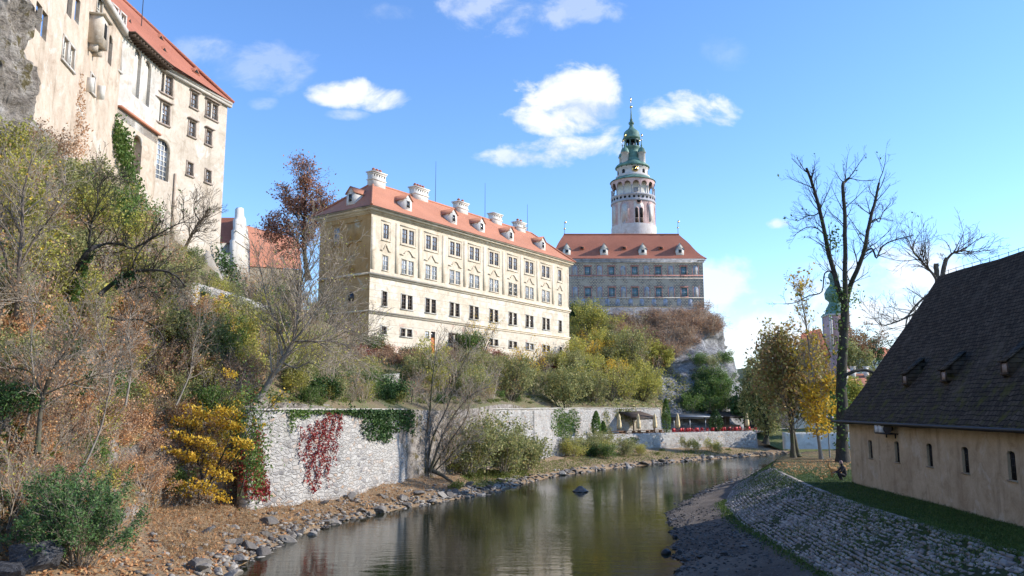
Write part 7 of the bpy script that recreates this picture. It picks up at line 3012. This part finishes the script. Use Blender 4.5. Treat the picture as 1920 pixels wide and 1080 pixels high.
def pavilion(px0, px1, d0, d1, h, rise, mroof, lab, mpost=None, name='pavilion', depth=4.0, counter=False):
    a, b = to_base(px0, d0), to_base(px1, d1)
    f = Fac(a, b)
    root = empty(name, f.pt(f.L / 2, 3.0, -depth / 2), lab, 'shelter')
    L = f.L
    g = MB()
    p = f.pt
    top = [p(-.3, 3 + h, .5), p(L + .3, 3 + h, .5), p(L + .3, 3 + h + rise, -depth), p(-.3, 3 + h + rise, -depth)]
    g.poly_prism(top, (0, 0, .12))
    g.build('roof', mroof, root)
    n = max(2, int(L / 2.5) + 1)
    for i in range(n):
        s = .1 + (L - .2) * i / (n - 1)
        k = MB()
        f.box(k, s - .07, s + .07, 3, 3 + h - .02, .05, .19)
        k.build('post', mpost or M_WOODD, root)
    k = MB()
    f.box(k, 0, L, 3 + h - .25, 3 + h - .05, .0, .045)
    k.build('beam', mpost or M_WOODD, root)
    k = MB()
    f.box(k, 0, L, 3, 3 + h + rise - .15, -depth + .1, -depth + .3)
    k.build('back_wall', M_WOODD if counter else M_TRIMD, root)
    if counter:
        k = MB()
        f.box(k, .4, L - .4, 3, 4.05, -1.2, -.6)
        f.box(k, .3, L - .3, 4.05, 4.12, -1.3, -.5)
        k.build('counter', M_WOOD, root)
    return root


pavilion(1186, 1226, 122.5, 125.5, 2.5, .9, M_WOODD, 'small cafe shelter with a sloping brown roof near the left parasols', depth=3.0)
pavilion(1262, 1352, 135, 138, 2.45, .5, M_ZINC, 'long low cafe lean-to with a pale grey metal roof', M_ZINC, depth=4)
pavilion(1358, 1396, 138, 140, 2.5, .8, M_WOODD, 'dark timber cafe pavilion with a brown roof and serving counter', counter=True, depth=4)


def chair_mesh():
    g = MB()
    g.box(-.23, .23, -.23, .23, .42, .46)
    g.hexa([(-.23, .20, .46), (.23, .20, .46), (.23, .24, .46), (-.23, .24, .46), (-.22, .27, .92), (.22, .27, .92), (.22, .31, .92), (-.22, .31, .92)])
    for x in (-.21, .21):
        for y in (-.21, .21):
            g.tube([(x * 1.05, y * 1.1, 0), (x, y, .43)], [.02, .025], 5)
        g.box(x - .03, x + .03, -.2, .22, .64, .68)
        g.tube([(x, -.19, .44), (x, -.19, .65)], [.02, .02], 5)
    return g


ch = chair_mesh().build('cafe_chair', M_CHRED)
tag(ch, 'red cafe chair on the terrace behind the low parapet wall', 'chair', 'red chairs of the cafe terrace')
rng = random.Random(77)
first = True
for i in range(26):
    px = 1262 + i * 6.1 + rng.uniform(-1.5, 1.5)
    q = to_base(px, 123.8 + (px - 1262) * .075 + rng.uniform(-.4, 2.2))
    if first:
        ch.location = q
        first = False
    else:
        c = dup(ch, q, rng.uniform(0, 6.28))
g = MB()
g.lathe((0, 0), [(.02, .70), (.45, .70), (.45, .74), (.02, .745)], 14)
g.lathe((0, 0), [(.26, 0), (.24, .03), (.04, .05), (.03, .7)], 10)
tb = g.build('cafe_table', M_ZINC)
tag(tb, 'round cafe table among the red chairs on the terrace', 'table', 'round tables among the red chairs')
for i, px in enumerate((1272, 1292, 1313, 1333, 1370, 1394)):
    q = to_base(px, 126.5 + (px - 1272) * .07)
    if i == 0:
        tb.location = q
    else:
        dup(tb, q)
for i, (px0, px1, d) in enumerate([(1142, 1166, 113.8), (1168, 1190, 116.0), (1196, 1216, 118.6), (1220, 1240, 120.8)]):
    a, b = to_base(px0, d), to_base(px1, d + 1.5)
    f = Fac(a, b)
    root = empty('picnic_table', f.pt(f.L / 2, 3, 0), 'long reddish brown wooden table with benches behind the parapet wall', 'table', 'long wooden tables on the cafe terrace')
    g = MB()
    f.box(g, 0, f.L, 3.72, 3.78, -.4, .4)
    g.build('table_top', M_WOOD, root)
    for o in (.62, -.62):
        g = MB()
        f.box(g, 0, f.L, 3.44, 3.49, o - .14, o + .14)
        g.build('bench', M_WOOD, root)
    for s in (.25, f.L - .25):
        g = MB()
        f.box(g, s - .05, s + .05, 3.0, 3.72, -.3, .3)
        f.box(g, s - .045, s + .045, 3.36, 3.44, -.72, .72)
        g.build('leg_frame', M_WOOD, root)


# ------------------------------------------------------------------ garden walls on the slope
def slope_wall(pix, h, thick, m, label, name='garden_wall', lift=0.0):
    base = []
    for x, y in pix:
        q = hit(x, y)
        if q is not None:
            base.append((q.x, q.y, q.z))
    if len(base) < 2:
        return
    zt = [b[2] + h for b in base]
    d = np.concatenate([[0], np.cumsum(np.linalg.norm(np.diff(np.asarray(base)[:, :2], axis=0), axis=1))])
    return ribbon(name, base, lambda t: float(np.interp(t * d[-1], d, zt)), thick, m, label, n=40, batter=.1, zsink=1.2)


slope_wall([(690, 734), (715, 733), (748, 727)], 1.4, .4, M_RUBBLE, 'short piece of white rubble wall in the garden below the mansion')
slope_wall([(325, 566), (380, 572), (440, 588), (500, 606), (535, 618)], 1.5, .5, M_RUBBLE, 'pale stepped garden wall running from the castle foot towards the mansion')
# sloping buttress wall at the castle foot
g = MB()
pts = [P(377, 480, 80), P(392, 470, 80), P(452, 592, 78), P(450, 612, 78), P(396, 600, 80), P(376, 560, 80)]
g.poly_prism(pts, (-.35, 1.0, 0))
tag(g.build('buttress_wall', M_CASTW), 'triangular pale buttress wall sloping down from the castle foot', 'wall')
cl = [tuple(P(410 + 45 * t + NR.normal(0, 7), 480 + 70 * t + NR.normal(0, 13), 84 + NR.normal(0, .6))) for t in NR.rand(1500)]
g = MB()
leaves(g, cl, .14, .08)
tag(g.build('ivy_hedge', L_DARK), 'dark green ivy hedge sloping down behind the buttress wall', 'hedge')

# ------------------------------------------------------------------ town beyond the bend
CTW = P(1574, 700, 260)
cx0, cy0 = CTW.x, CTW.y
ct = empty('church_tower', (cx0, cy0, 4), 'slender pink and white church tower with green onion dome behind the big bare tree', 'tower')
zc = lambda py: P(1574, py, 260).z
hw_ = 3.25
g = MB()
g.box(cx0 - hw_ * 1.12, cx0 + hw_ * 1.12, cy0 - hw_ * 1.12, cy0 + hw_ * 1.12, 4, zc(660))
g.box(cx0 - hw_, cx0 + hw_, cy0 - hw_, cy0 + hw_, zc(660) + .002, zc(592))
g.build('shaft', M_CHURCH, ct)
g = MB()
for z in (zc(592), zc(660), zc(700)):
    e = .35 if z > zc(640) else .7
    g.box(cx0 - hw_ - e, cx0 + hw_ + e, cy0 - hw_ - e, cy0 + hw_ + e, z - .25, z + .3)
for sx in (-1, 1):
    g.box(cx0 + sx * (hw_ - .35) - .25, cx0 + sx * (hw_ - .35) + .25, cy0 - hw_ - .2, cy0 - hw_ - .002, zc(660) + .3, zc(592) - .26)
    g.box(cx0 - hw_ - .2, cx0 - hw_ - .002, cy0 + sx * (hw_ - .35) - .25, cy0 + sx * (hw_ - .35) + .25, zc(660) + .3, zc(592) - .26)
g.build('white_trim', M_TOWW, ct)
for k, (z0, z1) in enumerate(((zc(624), zc(600)), (zc(655), zc(632)))):
    g = MB()
    g.poly_prism([(cx0 - .8, cy0 - hw_ - .05, z0), (cx0 + .8, cy0 - hw_ - .05, z0), (cx0 + .8, cy0 - hw_ - .05, z1 - .8)] + [(cx0 + .8 * math.cos(t), cy0 - hw_ - .05, z1 - .8 + .8 * math.sin(t)) for t in np.linspace(.2, math.pi - .2, 6)] + [(cx0 - .8, cy0 - hw_ - .05, z1 - .8)], (0, .04, 0))
    g.build('window', M_GREYP if k else M_DARK, ct)
g = MB()
g.lathe((cx0, cy0), [(hw_ * 1.15, zc(592) + .3), (hw_ * 1.0, zc(586)), (hw_ * .9, zc(578)), (hw_ * .62, zc(570)), (hw_ * .6, zc(566)), (hw_ * .95, zc(560)), (hw_ * 1.0, zc(550)), (hw_ * .75, zc(541)), (hw_ * .42, zc(534)), (hw_ * .40, zc(526)), (hw_ * .55, zc(520)), (hw_ * .5, zc(514)), (hw_ * .18, zc(507)), (.1, zc(494)), (.02, zc(486))], 16)
g.build('onion_dome', M_COPPER, ct, smooth=True)


def house(px0, px1, py_base, py_eave, py_ridge, d, mw, mr, label, nwin=0, wrows=1, depth=9, gable=False, name='house', chim=0):
    a, b = P(px0, py_base, d), P(px1, py_base, d)
    ze, zr__ = P(px0, py_eave, d).z, P(px0, py_ridge, d + depth / 2).z
    f = Fac((a.x, a.y), (b.x, b.y))
    z0 = a.z
    root = empty(name, f.pt(f.L / 2, z0, -depth / 2), label, 'building')
    p = f.pt
    L = f.L
    g = MB()
    ops = []
    if nwin:
        for r_ in range(wrows):
            zz = z0 + (ze - z0) * (r_ + .55) / wrows
            for i in range(nwin):
                s = L * (i + .5) / nwin
                ops += window(f, root, s, zz, 1.0, 1.5, M_FRW, M_GLASSD, rec=.15, cols=2, rows=2)
    f.wall(g, 0, L, z0 - 6, ze, ops, .2)
    for s0, s1 in ((L, L), (0, 0)):
        q = [p(s0, z0 - 6, 0), p(s0, z0 - 6, -depth), p(s0, ze, -depth)] + ([] if gable else [p(s0, zr__, -depth / 2)]) + [p(s0, ze, 0)]
        g.add(q, [tuple(range(len(q)))])
    if gable:
        f.panel(g, [(0, ze), (L, ze), (L / 2, zr__)], -.3, 0)
    g.build('wall', mw, root)
    g = MB()
    if gable:
        for sg in (0, L):
            e = -.4 if sg == 0 else .4
            g.poly_prism([p(sg + e, ze - .4, .3), p(L / 2, zr__, .3), p(L / 2, zr__, -depth), p(sg + e, ze - .4, -depth)], (0, 0, .2))
    else:
        g.poly_prism([p(-.4, ze - .1, .5), p(L + .4, ze - .1, .5), p(L + .4, zr__, -depth / 2), p(-.4, zr__, -depth / 2)], (0, 0, .18))
        g.poly_prism([p(-.4, ze - .1, -depth - .5), p(L + .4, ze - .1, -depth - .5), p(L + .4, zr__, -depth / 2 - .003), p(-.4, zr__, -depth / 2 - .003)], (0, 0, .18))
    rf = g.build('roof', mr, root)
    for i in range(chim):
        g = MB()
        s = L * (i + .6) / (chim + .4)
        f.box(g, s - .45, s + .45, zr__ - 1.5, zr__ + 1.6, -depth / 2 + .6, -depth / 2 + 1.5)
        f.box(g, s - .55, s + .55, zr__ + 1.6, zr__ + 1.8, -depth / 2 + .5, -depth / 2 + 1.6)
        g.build('chimney', M_WHITE, rf)
    return root


house(1586, 1625, 775, 735, 712, 150, M_WHITE, M_TILE, 'white house with orange roof between the bare tree and the barn', 5, 2, chim=1)
house(1600, 1660, 755, 728, 702, 185, M_TRIM, M_TILE, 'cream house with big orange roof just left of the barn eaves', 4, 1, chim=2)
house(1618, 1672, 690, 672, 652, 300, M_WHITE, M_TILER, 'pale house with red roof high on the far hill', 6, 1, chim=2)
house(1650, 1700, 680, 668, 655, 330, M_TRIM, M_TILER, 'small red roofed house on the far hill nearest the barn roof', 4, 1)
house(1530, 1560, 745, 668, 622, 215, M_TILER, M_TILER, 'narrow house with a pointed brown gable left of the church tower', 2, 2, gable=True, depth=14)
house(1480, 1532, 800, 760, 742, 170, M_WHITE, M_TILER, 'low pale house half hidden behind the lawn trees', 5, 1)
house(1430, 1475, 790, 768, 750, 180, M_TRIM, M_TILER, 'cream house with red roof behind the broad riverside tree', 4, 1)
# pale quay wall beyond the bend
a, b = P(1470, 838, 124), P(1700, 838, 124)
ribbon('quay_wall', [(a.x, a.y, 1.6), ((a.x + b.x) / 2, a.y + .2, 1.6), (b.x, b.y, 1.6)], 3.3, .5, M_WHITE, 'pale rendered quay wall on the far bank behind the lawn trees', n=40, batter=.05)
for i, (px, py, d, h, m, lab) in enumerate([(1610, 690, 240, 11, L_RUSSET, 'round russet tree on the far hill beside the church tower'), (1637, 690, 290, 11, L_DARK, 'dark green tree on the far hill right of the russet one'), (1600, 700, 200, 8, L_OLIVE, 'olive tree below the far red roofed houses'), (1585, 770, 140, 5, L_LIME, 'small yellow-green tree by the white house'), (1515, 780, 140, 7, L_LIME, 'yellowing tree on the far bank seen through the lawn trees'), (1455, 790, 145, 8, L_OLIVE, 'olive tree on the far bank behind the riverside tree'), (1410, 800, 140, 6.5, L_DARK, 'dark tree at the foot of the cliff behind the cafe'), (1660, 745, 150, 5, L_OLIVE, 'olive tree just left of the barn roof edge'), (1560, 800, 132, 5, L_GREEN, 'green tree above the quay wall')]):
    q = P(px, py, d)
    pr = shrub('distant_tree', 140 + i, h, 7, (7, 5), r=.12, bm=M_BARKD, lm=m, per=4.0, lsize=.26, spread=.5, lean=.6, ratio=.45)
    pr.place(q, i, 1.0, lab, 'tree')

# ------------------------------------------------------------------ floodlights
def floodlight(root, c, d, w=.42, h=.5):
    d = Vector(d).normalized()
    sx = d.cross(Vector((0, 0, 1))).normalized()
    up = sx.cross(d)
    g = MB()
    q = lambda a, b, k: c + sx * a + up * b + d * k
    g.hexa([q(-w * .35, -h * .35, -.25), q(w * .35, -h * .35, -.25), q(w * .5, -h * .5, 0), q(-w * .5, -h * .5, 0), q(-w * .35, h * .35, -.25), q(w * .35, h * .35, -.25), q(w * .5, h * .5, 0), q(-w * .5, h * .5, 0)])
    f = g.build('lamp_head', M_ZINC, root)
    g = MB()
    g.hexa([q(-w * .42, -h * .42, .004), q(w * .42, -h * .42, .004), q(w * .42, -h * .42, .02), q(-w * .42, -h * .42, .02), q(-w * .42, h * .42, .004), q(w * .42, h * .42, .004), q(w * .42, h * .42, .02), q(-w * .42, h * .42, .02)])
    g.build('lamp_glass', M_LAMPG, f)


s, z = BNF.hit(1670, 803)
fl = empty('wall_floodlights', BNF.pt(s, z, .05), 'two white floodlights with a dark siren on a bracket under the barn eaves', 'floodlight')
g = MB()
BNF.box(g, s - .75, s + .95, z - .30, z - .25, .003, .55)
BNF.box(g, s - .6, s - .55, z - .5, z - .25, .003, .06)
BNF.box(g, s + .6, s + .65, z - .5, z - .25, .003, .06)
g.build('bracket', M_IRON, fl)
floodlight(fl, BNF.pt(s - .35, z, .5), (-.75, -.65, .1), .44, .5)
floodlight(fl, BNF.pt(s + .15, z, .5), (-.75, -.65, .1), .44, .5)
g = MB()
q = BNF.pt(s + .65, z - .02, .3)
g.tube([q + Vector((.15, .1, 0)), q, q + Vector((-.18, -.12, 0))], [.10, .12, .24], 12)
g.build('siren_horn', M_IRON, fl)

q = hit(1556, 858)
q = Vector((q.x, q.y, q.z))
fm = empty('floodlight_mast', q, 'grey mast carrying a cluster of floodlights left of the big bare tree', 'floodlight')
g = MB()
g.tube([q, q + Vector((0, 0, 4.2))], [.07, .05], 8)
for z in (2.6, 3.5):
    g.tube([q + Vector((-.5, 0, z)), q + Vector((.35, 0, z))], [.03, .03], 6)
g.build('mast', M_ZINC, fm)
for dx, z in ((-.45, 2.75), (.1, 2.65), (-.35, 3.65), (.2, 3.55), (-.2, 4.2)):
    floodlight(fm, q + Vector((dx, -.15, z)), (-.8, .3, .35), .42, .42)

# ------------------------------------------------------------------ person with a dog by the barn corner
def skin_obj(name, pts, edges, rad, m, parent, sub=2, root=0):
    me = bpy.data.meshes.new(name)
    o0 = Vector(WO[parent.as_pointer()]) if parent else Vector((0, 0, 0))
    me.from_pydata([tuple(Vector(p) - o0) for p in pts], edges, [])
    o = bpy.data.objects.new(name, me)
    COL.objects.link(o)
    if parent:
        o.parent = parent
        WO[o.as_pointer()] = WO[parent.as_pointer()]
    md = o.modifiers.new('skin', 'SKIN')
    for i, r_ in enumerate(rad):
        sv = me.skin_vertices[0].data[i]
        sv.radius = (r_, r_) if not isinstance(r_, tuple) else r_
        sv.use_root = (i == root)
    md.use_smooth_shade = True
    ss = o.modifiers.new('sub', 'SUBSURF')
    ss.levels = sub
    ss.render_levels = sub
    me.materials.append(m)
    return o


M_CLOTH = plain('dark_jacket', (0.035, 0.035, 0.045), .9, var=.3)
M_TROUS = plain('dark_trousers', (0.03, 0.03, 0.035), .9)
M_SKIN = plain('skin', (0.50, 0.31, 0.23), .6)
M_HAIR = plain('grey_cap', (0.32, 0.22, 0.22), .9)
M_DOG = plain('tan_fur', (0.46, 0.26, 0.11), .95, var=.35, scale=9)
pb_ = Pz(1582, 902, 2.62)
pe = empty('person', pb_, 'person in dark clothes crouching beside a tan dog at the barn corner', 'person')
X = lambda x, y, z: pb_ + Vector((x, y, z))
# squatting, facing the dog on the left
pts = [X(.10, 0, .32), X(.08, 0, .50), X(.02, 0, .72), X(-.03, 0, .84), X(-.06, 0, .92), X(-.08, 0, 1.03), X(-.09, 0, 1.14),
       X(.04, -.11, .32), X(-.28, -.15, .46), X(-.12, -.14, .07), X(-.26, -.14, .04),
       X(.04, .11, .32), X(-.28, .15, .46), X(-.12, .14, .07), X(-.26, .14, .04),
       X(-.02, -.19, .82), X(-.20, -.24, .60), X(-.42, -.18, .52), X(-.50, -.15, .51),
       X(-.02, .19, .82), X(-.20, .24, .60), X(-.42, .18, .52), X(-.50, .15, .51)]
edg = [(0, 1), (1, 2), (2, 3), (3, 4), (4, 5), (5, 6), (0, 7), (7, 8), (8, 9), (9, 10), (0, 11), (11, 12), (12, 13), (13, 14), (3, 15), (15, 16), (16, 17), (17, 18), (3, 19), (19, 20), (20, 21), (21, 22)]
rad = [.15, .15, .17, .14, .055, .095, .075, .11, .075, .05, .04, .11, .075, .05, .04, .07, .05, .04, .03, .07, .05, .04, .03]
skin_obj('body', pts, edg, rad, M_CLOTH, pe)
g = MB()
hc = X(-.10, 0, 1.07)
g.lathe((hc.x, hc.y), [(.10, hc.z - .02), (.108, hc.z + .05), (.09, hc.z + .11), (.05, hc.z + .15), (.002, hc.z + .16)], 14)
g.build('cap', M_HAIR, pe, smooth=True)
g = MB()
fc = X(-.165, 0, 1.04)
g.lathe((fc.x, fc.y), [(.002, fc.z - .10), (.045, fc.z - .07), (.06, fc.z), (.05, fc.z + .05), (.002, fc.z + .07)], 10)
g.tube([fc + Vector((-.05, 0, .01)), fc + Vector((-.085, 0, -.02))], [.018, .015], 5)
g.build('face', M_SKIN, pe, smooth=True)
for sy in (-1, 1):
    hb = [X(-.49, sy * .15, .51), X(-.54, sy * .14, .50), X(-.57, sy * .14, .49)]
    pts = [hb[0], hb[1]]
    edg = [(0, 1)]
    rad = [.03, .035]
    for k in range(4):
        b0 = hb[1] + Vector((-.02, (k - 1.5) * .02, 0))
        pts += [b0, b0 + Vector((-.04, (k - 1.5) * .004, -.005)), b0 + Vector((-.065, (k - 1.5) * .004, -.025))]
        n_ = len(pts)
        edg += [(1, n_ - 3), (n_ - 3, n_ - 2), (n_ - 2, n_ - 1)]
        rad += [.010, .009, .008]
    pts += [hb[1] + Vector((.0, -sy * .035, .01)), hb[1] + Vector((-.03, -sy * .05, 0))]
    n_ = len(pts)
    edg += [(1, n_ - 2), (n_ - 2, n_ - 1)]
    rad += [.011, .009]
    skin_obj('hand', pts, edg, rad, M_SKIN, pe, 1)
db_ = Pz(1567, 895, 2.62)
dg = empty('dog', db_, 'tan long haired dog with raised bushy tail beside the crouching person', 'dog')
Y = lambda x, y, z: db_ + Vector((x, y, z))
pts = [Y(0, 0, .45), Y(.20, 0, .47), Y(.36, 0, .50), Y(.46, 0, .62), Y(.54, 0, .70), Y(.66, 0, .66), Y(.72, 0, .65),
       Y(-.22, 0, .47), Y(-.34, 0, .58), Y(-.44, 0, .74), Y(-.40, 0, .86), Y(-.30, 0, .90),
       Y(.30, -.09, .36), Y(.28, -.09, .20), Y(.30, -.09, .05), Y(.34, -.09, .03),
       Y(.30, .09, .36), Y(.28, .09, .20), Y(.30, .09, .05), Y(.34, .09, .03),
       Y(-.20, -.10, .36), Y(-.14, -.10, .25), Y(-.26, -.10, .15), Y(-.24, -.10, .04), Y(-.19, -.10, .03),
       Y(-.20, .10, .36), Y(-.14, .10, .25), Y(-.26, .10, .15), Y(-.24, .10, .04), Y(-.19, .10, .03),
       Y(.50, -.06, .80), Y(.50, .06, .80)]
edg = [(0, 1), (1, 2), (2, 3), (3, 4), (4, 5), (5, 6), (0, 7), (7, 8), (8, 9), (9, 10), (10, 11), (2, 12), (12, 13), (13, 14), (14, 15), (2, 16), (16, 17), (17, 18), (18, 19), (7, 20), (20, 21), (21, 22), (22, 23), (23, 24), (7, 25), (25, 26), (26, 27), (27, 28), (28, 29), (4, 30), (4, 31)]
rad = [.145, .165, .15, .095, .09, .05, .035, .14, .07, .085, .075, .03] + [.07, .045, .035, .035] * 2 + [.09, .06, .04, .03, .035] * 2 + [.03, .03]
skin_obj('body', pts, edg, rad, M_DOG, dg)
